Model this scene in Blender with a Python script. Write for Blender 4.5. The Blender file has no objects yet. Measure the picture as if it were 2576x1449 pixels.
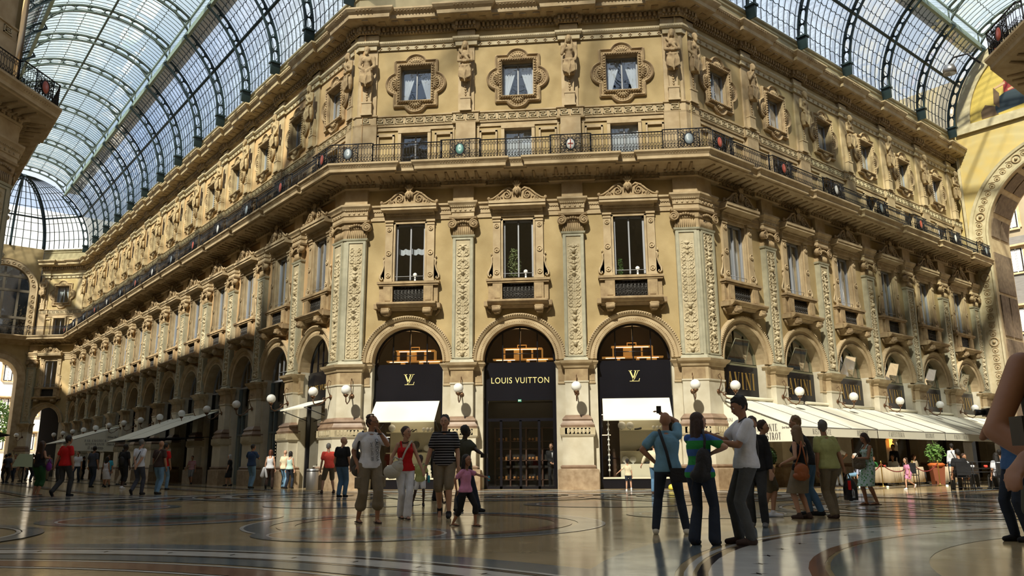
# gallery arcade seen from its octagon
EXPO=-0.1; SKY=1.2; SUN=13.0; SUNDIR=(.17,.72,-.72)
import bpy, math, random
import numpy as np
from mathutils import Vector, Matrix
PI=math.pi; rad=math.radians; r2=2**-.5
W=7.38; BF=4.63; BL=4.2765; BR=4.5527; SL=2.54; SR=2.73; LL=56.0; LR=28.6
COL=bpy.context.scene.collection
rnd=random.Random(7)
# ---------------------------------------------------------------- materials
MATS={}
def mat(name,col=(.5,.5,.5),rough=.6,metal=0,col2=None,scale=4,bump=0,bscale=30,emit=None,es=1,spec=.5,detail=5,stretch=None):
    if name in MATS: return MATS[name]
    m=bpy.data.materials.new(name); m.use_nodes=True; nt=m.node_tree; N=nt.nodes; L=nt.links
    b=N['Principled BSDF']; b.inputs['Roughness'].default_value=rough; b.inputs['Metallic'].default_value=metal
    b.inputs['Base Color'].default_value=(*col,1); b.inputs['Specular IOR Level'].default_value=spec
    if emit: b.inputs['Emission Color'].default_value=(*emit,1); b.inputs['Emission Strength'].default_value=es
    if col2 or bump:
        tc=N.new('ShaderNodeTexCoord'); src=tc.outputs['Object']
        if stretch:
            mp=N.new('ShaderNodeMapping'); mp.inputs['Scale'].default_value=stretch; L.new(src,mp.inputs[0]); src=mp.outputs[0]
    if col2:
        n=N.new('ShaderNodeTexNoise'); n.inputs['Scale'].default_value=scale; n.inputs['Detail'].default_value=detail
        L.new(src,n.inputs['Vector'])
        r=N.new('ShaderNodeValToRGB'); r.color_ramp.elements[0].position=.33; r.color_ramp.elements[1].position=.68
        r.color_ramp.elements[0].color=(*col,1); r.color_ramp.elements[1].color=(*col2,1)
        L.new(n.outputs['Fac'],r.inputs[0]); L.new(r.outputs[0],b.inputs['Base Color'])
    if bump:
        n=N.new('ShaderNodeTexNoise'); n.inputs['Scale'].default_value=bscale; n.inputs['Detail'].default_value=6
        L.new(src,n.inputs['Vector']); bp=N.new('ShaderNodeBump'); bp.inputs['Strength'].default_value=bump; bp.inputs['Distance'].default_value=.02
        L.new(n.outputs['Fac'],bp.inputs['Height']); L.new(bp.outputs[0],b.inputs['Normal'])
    MATS[name]=m; return m
def glassmat(name,tint,refl,diff=None,dfac=0,rough=.02,rip=0):
    """pane: clear transmission + mirror reflection (+ a film of dirt)"""
    m=bpy.data.materials.new(name); m.use_nodes=True; nt=m.node_tree; N=nt.nodes; L=nt.links
    for n in list(N): N.remove(n)
    out=N.new('ShaderNodeOutputMaterial'); t=N.new('ShaderNodeBsdfTransparent'); t.inputs[0].default_value=(*tint,1)
    g=N.new('ShaderNodeBsdfGlossy'); g.inputs['Roughness'].default_value=rough; g.inputs[0].default_value=(.95,.97,1,1)
    mx=N.new('ShaderNodeMixShader'); lw=N.new('ShaderNodeLayerWeight'); lw.inputs[0].default_value=.5
    mr=N.new('ShaderNodeMapRange'); mr.inputs['To Min'].default_value=refl; mr.inputs['To Max'].default_value=min(1,refl+.55)
    L.new(lw.outputs['Facing'],mr.inputs[0]); L.new(mr.outputs[0],mx.inputs[0]); L.new(t.outputs[0],mx.inputs[1]); L.new(g.outputs[0],mx.inputs[2])
    if rip:
        tc=N.new('ShaderNodeTexCoord'); n=N.new('ShaderNodeTexNoise'); n.inputs['Scale'].default_value=1.3; L.new(tc.outputs['Object'],n.inputs['Vector'])
        bp=N.new('ShaderNodeBump'); bp.inputs['Strength'].default_value=rip; bp.inputs['Distance'].default_value=.1
        L.new(n.outputs['Fac'],bp.inputs['Height']); L.new(bp.outputs[0],g.inputs['Normal'])
    last=mx
    if dfac:
        d=N.new('ShaderNodeBsdfDiffuse'); d.inputs[0].default_value=(*diff,1)
        tl=N.new('ShaderNodeBsdfTranslucent'); tl.inputs[0].default_value=(*diff,1)
        a=N.new('ShaderNodeMixShader'); a.inputs[0].default_value=.7; L.new(d.outputs[0],a.inputs[1]); L.new(tl.outputs[0],a.inputs[2])
        x=N.new('ShaderNodeMixShader'); x.inputs[0].default_value=dfac; L.new(mx.outputs[0],x.inputs[1]); L.new(a.outputs[0],x.inputs[2]); last=x
    L.new(last.outputs[0],out.inputs[0]); MATS[name]=m; return m
STUCCO=mat('ochre_stucco',(.37,.27,.125),.85,col2=(.47,.355,.18),scale=1.1,bump=.25,bscale=25)
STUCCO2=mat('peach_stucco',(.50,.31,.15),.85,col2=(.58,.39,.20),scale=.9,bump=.25,bscale=25)
STONE=mat('warm_limestone',(.39,.285,.16),.8,col2=(.52,.405,.25),scale=2.2,bump=.35,bscale=40)
STONED=mat('weathered_limestone',(.29,.20,.11),.85,col2=(.46,.34,.19),scale=3,bump=.5,bscale=50)
CARVE=mat('pale_carved_stone',(.44,.36,.22),.75,col2=(.54,.46,.31),scale=3,bump=.3,bscale=60)
FRAMEG=mat('grey_green_marble',(.33,.31,.22),.55,col2=(.42,.39,.28),scale=4)
MARBLE=mat('white_pier_marble',(.52,.46,.34),.5,col2=(.66,.61,.49),scale=1.6,detail=9,bump=.1,bscale=12)
GRANITE=mat('pink_granite',(.26,.18,.11),.5,col2=(.40,.30,.20),scale=5,detail=9)
PINKM=mat('pink_moulding_marble',(.20,.125,.08),.45,col2=(.30,.205,.14),scale=3)
IRON=mat('wrought_iron',(.022,.022,.026),.45,.6)
BRONZE=mat('aged_bronze',(.16,.085,.045),.45,.7)
BLACK=mat('black_shopfront_lacquer',(.006,.006,.010),.25)
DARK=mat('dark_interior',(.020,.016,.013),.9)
DARKW=mat('dark_wood',(.06,.03,.016),.5,col2=(.10,.05,.025),scale=3,stretch=(1,1,.2))
WOODG=mat('glowing_honey_wood',(.62,.33,.10),.5,emit=(1,.45,.10),es=.35)  # shelf wood emits: the warm shop lighting is put into its colour
GOLD=mat('gold_lettering',(.80,.62,.22),.35,.3)
GOLDB=mat('bright_gold_lettering',(.86,.74,.32),.4)
GOLDD=mat('dull_gold_lettering',(.30,.19,.05),.4,.3)
WHITEF=mat('cream_awning_canvas',(.84,.81,.68),.8)
GREYP=mat('grey_painted_wood',(.34,.35,.38),.5)
CURT=mat('white_curtain',(.82,.83,.84),.9)
CREAM=mat('cream_display_panel',(.74,.68,.52),.7)
STEEL=mat('brushed_steel',(.45,.45,.46),.35,.8)
LEAF=mat('green_leaf',(.07,.16,.03),.6,col2=(.16,.30,.06),scale=8)
LEAFP=mat('pale_variegated_leaf',(.42,.45,.20),.6,col2=(.22,.30,.10),scale=10)
GLOBE=mat('opal_lamp_glass',(.88,.87,.84),.12)
TXT=mat('grey_awning_print',(.12,.10,.09),.8)
PANE=glassmat('window_pane',(.84,.88,.92),.14,rip=.15)
SHOPG=glassmat('shop_glass',(.93,.94,.93),.07)
# ---------------------------------------------------------------- mesh builder
class M:
    def __init__(s): s.v=[];s.f=[];s.m=[];s.s=[]
    def add(s,vs,fs,mi=0,sm=False):
        o=len(s.v); s.v.extend([tuple(map(float,p)) for p in vs]); s.f.extend([tuple(i+o for i in f) for f in fs]); s.m.extend([mi]*len(fs)); s.s.extend([sm]*len(fs)); return s
    def box(s,x0,x1,y0,y1,z0,z1,mi=0):
        return s.add([(x0,y0,z0),(x1,y0,z0),(x1,y1,z0),(x0,y1,z0),(x0,y0,z1),(x1,y0,z1),(x1,y1,z1),(x0,y1,z1)],
          [(0,3,2,1),(4,5,6,7),(0,1,5,4),(1,2,6,5),(2,3,7,6),(3,0,4,7)],mi)
    def quad(s,a,b,c,d,mi=0): return s.add([a,b,c,d],[(0,1,2,3)],mi)
    def rings(s,R,mi=0,sm=True,cap=True,closed=True,loop=False):
        n=len(R[0]); vs=[p for r in R for p in r]; fs=[]; k=len(R)
        for i in range(k if loop else k-1):
            a=i*n;b=((i+1)%k)*n
            for j in range(n if closed else n-1):
                j2=(j+1)%n; fs.append((a+j,a+j2,b+j2,b+j))
        s.add(vs,fs,mi,sm)
        if cap and not loop:
            o=len(s.v)-len(vs); s.f.append(tuple(o+j for j in reversed(range(n)))); s.f.append(tuple(o+(k-1)*n+j for j in range(n))); s.m+=[mi]*2; s.s+=[False]*2
        return s
    def tube(s,pts,r,n=8,mi=0,cap=True,loop=False):
        pts=[Vector(p) for p in pts]; rs=r if hasattr(r,'__len__') else [r]*len(pts); R=[]
        up=None
        for i,p in enumerate(pts):
            if loop: t=pts[(i+1)%len(pts)]-pts[i-1]
            else: t=pts[min(i+1,len(pts)-1)]-pts[max(i-1,0)]
            t=t.normalized() if t.length>1e-9 else Vector((0,0,1))
            if up is None: up=Vector((0,0,1)) if abs(t.z)<.9 else Vector((1,0,0))
            a=(up-t*up.dot(t)); a=a.normalized() if a.length>1e-6 else t.orthogonal().normalized(); up=a; b=t.cross(a)
            R.append([p+(a*math.cos(2*PI*k/n)+b*math.sin(2*PI*k/n))*rs[i] for k in range(n)])
        return s.rings(R,mi,True,cap,True,loop)
    def lathe(s,prof,c=(0,0,0),n=16,mi=0,sm=True,sx=1,sy=1):
        return s.rings([[(c[0]+r*sx*math.cos(2*PI*k/n),c[1]+r*sy*math.sin(2*PI*k/n),c[2]+z) for k in range(n)] for r,z in prof],mi,sm)
    def ell(s,c,rx,ry=None,rz=None,n=12,m=8,mi=0,rot=None):
        ry=rx if ry is None else ry; rz=rx if rz is None else rz; c=Vector(c)
        R=[]
        for i in range(m+1):
            a=-PI/2+PI*i/m; ring=[]
            for k in range(n):
                p=Vector((rx*max(math.cos(a),1e-3)*math.cos(2*PI*k/n),ry*max(math.cos(a),1e-3)*math.sin(2*PI*k/n),rz*math.sin(a)))
                if rot: p=rot@p
                ring.append(c+p)
            R.append(ring)
        return s.rings(R,mi,True)
    def cone(s,p0,r0,p1,r1,n=12,mi=0):
        """rounded tapered limb piece"""
        p0=Vector(p0);p1=Vector(p1);t=(p1-p0); 
        if t.length<1e-5: return s.ell(p0,max(r0,r1))
        t.normalize(); pts=[p0-t*r0*.95,p0-t*r0*.7,p0-t*r0*.3,p0,p1,p1+t*r1*.3,p1+t*r1*.7,p1+t*r1*.95]
        rs=[r0*.3,r0*.72,r0*.95,r0,r1,r1*.95,r1*.72,r1*.3]
        return s.tube(pts,rs,n,mi)
    def prism(s,poly,y0,y1,mi=0,sm=False):
        """poly in (x,z), extruded in y"""
        n=len(poly); s.add([(x,y0,z) for x,z in poly]+[(x,y1,z) for x,z in poly],
          [tuple(range(n)),tuple(reversed(range(n,2*n)))],mi)
        return s.add([(x,y0,z) for x,z in poly]+[(x,y1,z) for x,z in poly],[(i,(i+1)%n,n+(i+1)%n,n+i) for i in range(n)],mi,sm)
    def sweep(s,path,prof,mi=0,cap=True,sm=False):
        """path: 2-D points, outward = right-hand side; prof: (outward, z)"""
        n=len(path); mv=[]
        for i in range(n):
            ns=[]
            for a,b in ((i-1,i),(i,i+1)):
                if a<0 or b>=n: continue
                d=Vector((path[b][0]-path[a][0],path[b][1]-path[a][1])).normalized(); ns.append(Vector((d.y,-d.x)))
            if len(ns)==1: mv.append(ns[0])
            else:
                m=ns[0]+ns[1]; mv.append(m/max(.2,m.dot(ns[0])) )
        R=[[(path[i][0]+mv[i].x*o,path[i][1]+mv[i].y*o,z) for o,z in prof] for i in range(n)]
        return s.rings(R,mi,sm,cap)
    def xf(s,mt,start=0):
        for i in range(start,len(s.v)): s.v[i]=tuple(mt@Vector(s.v[i]))
        return s
    def merge(s,o,mt=None,mi=None):
        vs=[tuple(mt@Vector(p)) for p in o.v] if mt else o.v; k=len(s.v)
        s.v.extend(vs); s.f.extend([tuple(i+k for i in f) for f in o.f]); s.m.extend(o.m if mi is None else [mi]*len(o.f)); s.s.extend(o.s); return s
    def mesh(s,name,mats):
        me=bpy.data.meshes.new(name); me.from_pydata(s.v,[],s.f)
        for m in (mats if isinstance(mats,(list,tuple)) else [mats]): me.materials.append(m)
        me.polygons.foreach_set('material_index',s.m); me.polygons.foreach_set('use_smooth',s.s); me.update(); return me
    def obj(s,name,mats,parent=None,loc=None,rz=0):
        return link(name,s.mesh(name,mats),parent,loc,rz)
def link(name,data,parent=None,loc=None,rz=0):
    o=bpy.data.objects.new(name,data); COL.objects.link(o)
    if parent: o.parent=parent
    if loc is not None: o.location=loc
    o.rotation_euler=(0,0,rz); return o
def tag(o,label,cat,group=None,kind=None):
    o['label']=label; o['category']=cat
    if group: o['group']=group
    if kind: o['kind']=kind
    return o
def empty(name,loc=(0,0,0),rz=0): return link(name,None,None,loc,rz)
def kids(o): return [c for c in COL.objects if c.parent is o]
KC={}
def dup(o,loc=None,rz=None,sc=None):
    if o.name not in KC: KC[o.name]=[(c,[g for g in COL.objects if g.parent is c]) for c in COL.objects if c.parent is o]
    r=o.copy(); COL.objects.link(r)
    if loc is not None: r.location=loc
    if rz is not None: r.rotation_euler=(0,0,rz)
    if sc: r.scale=sc
    for c,gs in KC[o.name]:
        d=c.copy(); COL.objects.link(d); d.parent=r
        for g in gs: e=g.copy(); COL.objects.link(e); e.parent=d
    r['_']=0; del r['_']; return r
ORD='first second third fourth fifth sixth seventh eighth ninth tenth eleventh twelfth thirteenth fourteenth fifteenth'.split()
# ---------------------------------------------------------------- carved relief
def spiral(cx,cz,r,turns=1.6,a0=0,d=1,w=.02,n=22):
    P=[];R=[]
    for i in range(n+1):
        t=i/n; rr=r*(1-t)**.8+.004; a=a0+d*turns*2*PI*t; P.append((cx+rr*math.cos(a),cz+rr*math.sin(a))); R.append(w*(1-.55*t))
    return P,R
def leaf(x,z,a,l,w,curl=0):
    P=[];R=[]
    for i in range(9):
        t=i/8; P.append((x,z)); R.append(max(.004,w*math.sin(PI*min(1,.15+.85*t))**.8)); x+=l/8*math.cos(a); z+=l/8*math.sin(a); a+=curl/8
    return P,R
def mirror(st): return st+[([(-x,z) for x,z in P],R) for P,R in st]
def field(w,h,strokes,res=.013,k=1.0,z0=0):
    nx=max(4,int(w/res));nz=max(4,int(h/res)); X=np.linspace(-w/2,w/2,nx);Z=np.linspace(z0,z0+h,nz); H=np.zeros((nz,nx))
    for P,R in strokes:
        for i in range(len(P)-1):
            (x0,a0),(x1,a1)=P[i],P[i+1]; rr=max(R[i],R[i+1])
            i0=max(0,int((min(x0,x1)-rr+w/2)/w*(nx-1)));i1=min(nx,int((max(x0,x1)+rr+w/2)/w*(nx-1))+2)
            j0=max(0,int((min(a0,a1)-rr-z0)/h*(nz-1)));j1=min(nz,int((max(a0,a1)+rr-z0)/h*(nz-1))+2)
            if i1<=i0 or j1<=j0: continue
            gx=X[i0:i1][None,:];gz=Z[j0:j1][:,None]; dx=x1-x0;dz=a1-a0;l2=dx*dx+dz*dz+1e-9
            t=np.clip(((gx-x0)*dx+(gz-a0)*dz)/l2,0,1); d2=(gx-x0-t*dx)**2+(gz-a0-t*dz)**2; r=R[i]+(R[i+1]-R[i])*t
            H[j0:j1,i0:i1]=np.maximum(H[j0:j1,i0:i1],np.sqrt(np.maximum(0,r*r-d2))*k)
    return X,Z,H
def relief(mb,w,h,strokes,y=0,z0=0,res=.013,k=1.0,mi=0,cx=0):
    X,Z,H=field(w,h,strokes,res,k,z0); nz,nx=H.shape
    vs=[(X[i]+cx,y-H[j,i],Z[j]) for j in range(nz) for i in range(nx)]
    return mb.add(vs,[(j*nx+i,j*nx+i+1,(j+1)*nx+i+1,(j+1)*nx+i) for j in range(nz-1) for i in range(nx-1)],mi,True)
def candelabra(h,w,seed):
    """stacked grotesque ornament: scroll pairs, palmettes, vases, masks"""
    q=random.Random(seed); st=[]; z=.06; hw=w/2-.02; S=.8
    while z<h-.3:
        n0=len(st); z0_=z
        t=q.choice('vspmvsbs'); 
        if t=='v':
            st+=mirror([leaf(.02,z,.5,.16,.03,1.2),leaf(0,z+.05,1.2,.2,.035,.5)]); st+=[([(0,z),(0,z+.1)],[.05,.08]),([(0,z+.1),(0,z+.2)],[.08,.03])]; st+=mirror([([(.05,z+.2),(.14,z+.22)],[.02,.02])]); z+=.3
        elif t=='s':
            r=hw*.42; st+=mirror([spiral(hw*.52,z+r+.04,r,1.5,-PI/2,1,.026),spiral(hw*.5,z+2.7*r+.05,r*.75,1.4,PI/2,-1,.022),leaf(hw*.2,z,1.1,.18,.022,-.9)]); st+=[([(0,z),(0,z+.36)],[.024,.016])]; z+=.42
        elif t=='p':
            for a in (-1.1,-.6,0,.6,1.1): st.append(leaf(0,z+.02,PI/2+a,.2-.03*abs(a),.026,-a*.6))
            st.append(([(0,z),(0,z+.04)],[.04,.05])); z+=.27
        elif t=='m':
            st+=[([(0,z+.08),(0,z+.14)],[.075,.085])]; st+=mirror([leaf(.06,z+.18,.5,.12,.025,1),spiral(.14,z+.05,.05,1.3,2,1,.016)]); st+=[leaf(0,z+.2,PI/2,.1,.03)]; z+=.33
        else:
            st+=mirror([leaf(.0,z,.25,hw*.95,.022,1.5),leaf(.0,z+.1,.1,hw*.9,.02,-1.2)]); st+=[([(0,z),(0,z+.2)],[.05,.02])]; z+=.24
        st+=mirror([leaf(hw*.55,z0_+.02,q.uniform(.3,1.5),.13,.016,q.uniform(-1.5,1.5)),leaf(hw*.8,z0_+.12,q.uniform(1.2,2.4),.1,.014,q.uniform(-1,1))])
        z=z0_+(z-z0_)*S; st[n0:]=[([(x,z0_+(a-z0_)*S) for x,a in P],Rr) for P,Rr in st[n0:]]
    return st
def frieze(w,h,seed=0):
    st=[]; q=random.Random(seed); st+=mirror([spiral(w*.26,h*.5,h*.32,1.5,PI,1,h*.055),leaf(.02,h*.3,.8,h*.6,h*.06,-.6),leaf(w*.40,h*.15,1.4,h*.6,h*.05,.5)])
    st+=[([(0,h*.35),(0,h*.6)],[h*.2,h*.16]),leaf(0,h*.7,PI/2,h*.22,h*.07)]; return st
LL=56.45; ES=3.3
class Wall:
    def __init__(s,key,o,ang,xa,xb,bays,hw,pil,ca=False,cb=False,name=''):
        s.key=key;s.o=Vector((o[0],o[1],0));s.ang=rad(ang);s.xa=xa;s.xb=xb;s.bays=bays;s.hw=hw;s.pil=pil;s.ca=ca;s.cb=cb;s.name=name
        s.X=Vector((math.cos(s.ang),math.sin(s.ang),0)); s.Y=Vector((-s.X.y,s.X.x,0))
    def P(s,x,y=0,z=0): return s.o+s.X*x+s.Y*y+Vector((0,0,z))
    def mt(s): return Matrix.Translation(s.o)@Matrix.Rotation(s.ang,4,'Z')
_A=(-W-LL*r2,LL*r2); _B=(_A[0]-4.65,_A[1])
WD=Wall('diag',_B,0,0,4.65,[2.32],1.9,[.42,4.2],name='corner bay at the far end of the left wing')
WL=Wall('left',(-W,0),-45,-LL,0,[-(SL+BL*k) for k in range(13)],BL/2,[-(.4+BL*k) for k in range(14)],name='left wing')
WF=Wall('front',(0,0),0,-W,W,[-BF,0,BF],BF/2,[-6.95,-BF/2,BF/2,6.95],name='front facade')
WR=Wall('right',(W,0),45,0,LR,[SR+BR*k for k in range(6)],BR/2,[.45+BR*k for k in range(7)],name='right wing')
WNL=Wall('near_left',(-17,-8.05),90,-17,0,[-2.75-BF*k for k in range(2)],BF/2,[-.44,-5.07,-9.7],name='building at the left edge')
WNR=Wall('near_right',(17,-8.05),-90,0,17,[2.75+BF*k for k in range(2)],BF/2,[.44,5.07,9.7],name='building at the right edge')
CH=[WD,WL,WF,WR]
def upto(v,s): return v
def ipath(walls,base,e,ph,pre=None,post=None):
    """world path at outward offset base, breaking forward by e around every pilaster"""
    pts=[]
    if pre: pts+=pre
    for wi,w in enumerate(walls):
        L=[];
        for i,p in enumerate(sorted(w.pil)):
            a,b=p-ph,p+ph
            if e==0: continue
            if a<=w.xa+.6: L.append(('s',e))
            else: L+=[(a,0),(a,e)]
            if b>=w.xb-.6: L.append(('e',e))
            else: L+=[(b,e),(b,0)]
        so=e if L and L[0][0]=='s' else 0; eo=e if L and L[-1][0]=='e' else 0
        L=[l for l in L if l[0] not in('s','e')]
        prev=walls[wi-1] if wi else None; nxt=walls[wi+1] if wi+1<len(walls) else None
        def corner(w1,w2,off):
            n1=-w1.Y;n2=-w2.Y;m=n1+n2; m=m/m.dot(n1); return w2.P(w2.xa)+m*off
        if prev is None: pts.append(w.P(w.xa,-(base+so)) if not pre else w.P(w.xa,-(base+so)))
        for x,o in L: pts.append(w.P(x,-(base+o)))
        if nxt: pts.append(corner(w,nxt,base+eo))
        else: pts.append(w.P(w.xb,-(base+eo)))
    if post: pts+=post
    out=[]
    for p in pts:
        if not out or (Vector(p[:2])-Vector(out[-1])).length>1e-3: out.append((p[0],p[1]))
    return out
def along(path,step,skip=.1):
    """positions + angle along a path"""
    R=[]
    for a,b in zip(path[:-1],path[1:]):
        d=Vector((b[0]-a[0],b[1]-a[1])); l=d.length
        if l<step*1.2: continue
        n=max(1,int(l/step)); d.normalize(); an=math.atan2(d.y,d.x)
        for i in range(n): t=(i+.5)*l/n; R.append((a[0]+d.x*t,a[1]+d.y*t,an))
    return R
# ---------------------------------------------------------------- walls with openings
def arcpts(c,z,r,n=20): return [(c-r*math.cos(PI*i/n),z+r*math.sin(PI*i/n)) for i in range(n+1)]
AR=1.48; AZ=5.1
def build_wall(w,upper=True):
    m=M(); q=lambda x0,x1,z0,z1,y,mi: m.quad((x0,y,z0),(x1,y,z0),(x1,y,z1),(x0,y,z1),mi) if x1-x0>1e-4 else None
    def reveal(x0,x1,z0,z1,y,d,mi,bot=True):
        m.quad((x0,y,z0),(x0,y,z1),(x0,y+d,z1),(x0,y+d,z0),mi); m.quad((x1,y,z0),(x1,y+d,z0),(x1,y+d,z1),(x1,y,z1),mi)
        m.quad((x0,y,z1),(x1,y,z1),(x1,y+d,z1),(x0,y+d,z1),mi)
        if bot: m.quad((x0,y,z0),(x0,y+d,z0),(x1,y+d,z0),(x1,y,z0),mi)
    bs=sorted(w.bays); edges=[w.xa]
    U=.4; ext=.5
    for c in bs:
        a,b=c-w.hw,c+w.hw
        if a>edges[-1]+.001:
            q(edges[-1],a,0,5.05,0,1);q(edges[-1],a,5.05,13.3,0,0);q(edges[-1]-(.17 if edges[-1]==w.xa else 0),a,13,21.4,U,0)
        edges.append(b)
        q(a,c-AR,0,5.1,0,1);q(c+AR,b,0,5.1,0,1)
        P=arcpts(c,AZ,AR); n=len(P)-1
        for i in range(n):
            t0,t1=a+(b-a)*i/n,a+(b-a)*(i+1)/n
            m.quad((P[i][0],0,P[i][1]),(P[i+1][0],0,P[i+1][1]),(t1,0,7.2),(t0,0,7.2),0)
            m.quad((P[i][0],0,P[i][1]),(P[i][0],.5,P[i][1]),(P[i+1][0],.5,P[i+1][1]),(P[i+1][0],0,P[i+1][1]),2)
        m.add([(a,0,5.1),(c-AR,0,5.1),(a,0,7.2)],[(0,1,2)],0); m.add([(b,0,5.1),(b,0,7.2),(c+AR,0,5.1)],[(0,1,2)],0)
        m.quad((c-AR,0,0),(c-AR,0,5.1),(c-AR,.5,5.1),(c-AR,.5,0),1);m.quad((c+AR,0,0),(c+AR,.5,0),(c+AR,.5,5.1),(c+AR,0,5.1),1)
        q(a,b,7.2,8.45,0,0);q(a,c-.64,8.45,11.1,0,0);q(c+.64,b,8.45,11.1,0,0);q(a,b,11.1,13.3,0,0);reveal(c-.64,c+.64,8.45,11.1,0,.4,2)
        q(a,c-.6,13,15.4,U,0);q(c+.6,b,13,15.4,U,0);q(a,b,15.4,16.98,U,0);reveal(c-.6,c+.6,13,15.4,U,.3,2)
        q(a,c-.7,16.98,18.64,U,0);q(c+.7,b,16.98,18.64,U,0);q(a,b,18.64,21.4,U,0);reveal(c-.7,c+.7,16.98,18.64,U,.35,2)
    if w.xb>edges[-1]+.001:
        x=w.xb; q(edges[-1],x,0,5.05,0,1);q(edges[-1],x,5.05,13.3,0,0);q(edges[-1],x+(.17 if w.key in('left','front','near_left') else -.0),13,21.4,U,0)
    m.quad((w.xa,0,13.3),(w.xb,0,13.3),(w.xb,U,13.3),(w.xa,U,13.3),2)
    nm={'diag':'wall_far_corner','left':'wall_left','front':'wall_front','right':'wall_right','near_left':'wall_near_left','near_right':'wall_near_right'}[w.key]
    o=m.obj(nm,[STUCCO2 if w.key=='left' else STUCCO,MARBLE,STONE],None,w.o,w.ang)
    tag(o,{'front':'ochre stucco facade wall of three arched bays facing the octagon','left':'long peach stucco wall of the left wing receding to the far arch','right':'ochre stucco wall of the right wing above the long awnings','diag':'slanted ochre wall bay at the far end of the left wing','near_left':'dark ochre wall of the building cut by the left edge','near_right':'dark wall of the building cut by the upper right edge'}[w.key],'wall',kind='structure')
    # rooms behind: dark linings so that openings look into depth
    k=M(); g=1.6
    a,b=w.xa+g,w.xb-g
    if w.key in('left',): a=w.xa
    if w.key=='diag': a,b=w.xa,w.xb
    if w.key=='right': b=w.xb
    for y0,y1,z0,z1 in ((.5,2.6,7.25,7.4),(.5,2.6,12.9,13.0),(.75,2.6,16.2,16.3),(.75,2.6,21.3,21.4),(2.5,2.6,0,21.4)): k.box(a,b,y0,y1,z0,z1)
    for c in [x for i,x in enumerate(bs)][:-1]: k.box(c+w.hw-.05,c+w.hw+.05,.5,2.6,0,21.3)
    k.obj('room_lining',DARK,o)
    return o
wallobj={w.key:build_wall(w) for w in (WD,WL,WF,WR,WNL,WNR)}
# ---------------------------------------------------------------- long mouldings
def ptm(x,y,a): return Matrix.Translation((x,y,0))@Matrix.Rotation(a,4,'Z')
def eggs(path,off,z,r,step,mb,mi=0,rz=None):
    rz=rz or r
    base=[(r,0,0),(0,r,0),(-r,0,0),(0,-r*1.1,0),(0,0,rz),(0,0,-rz)]; F=[(0,1,4),(1,2,4),(2,3,4),(3,0,4),(1,0,5),(2,1,5),(3,2,5),(0,3,5)]
    for x,y,a in along(path,step):
        c,s=math.cos(a),math.sin(a); ox,oy=x+s*off,y-c*off
        mb.add([(ox+p[0]*c-p[1]*s,oy+p[0]*s+p[1]*c,z+p[2]) for p in base],F,mi,True)
def blocks(path,o0,o1,z0,z1,wd,step,mb,mi=0):
    for x,y,a in along(path,step):
        c,s=math.cos(a),math.sin(a); q=[]
        for z in (z0,z1):
            for u,o in ((-wd/2,o1),(wd/2,o1),(wd/2,o0),(-wd/2,o0)): q.append((x+u*c+s*o,y+u*s-c*o,z))
        mb.add(q,[(0,3,2,1),(4,5,6,7),(0,1,5,4),(1,2,6,5),(2,3,7,6),(3,0,4,7)],mi)
def offpath(path,o):
    return M_off(path,o)
TR=[0]
def trim(label,cat='moulding'):
    TR[0]+=1; o=empty('trim_%d'%TR[0]); tag(o,label,cat,kind='structure'); return o
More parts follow.
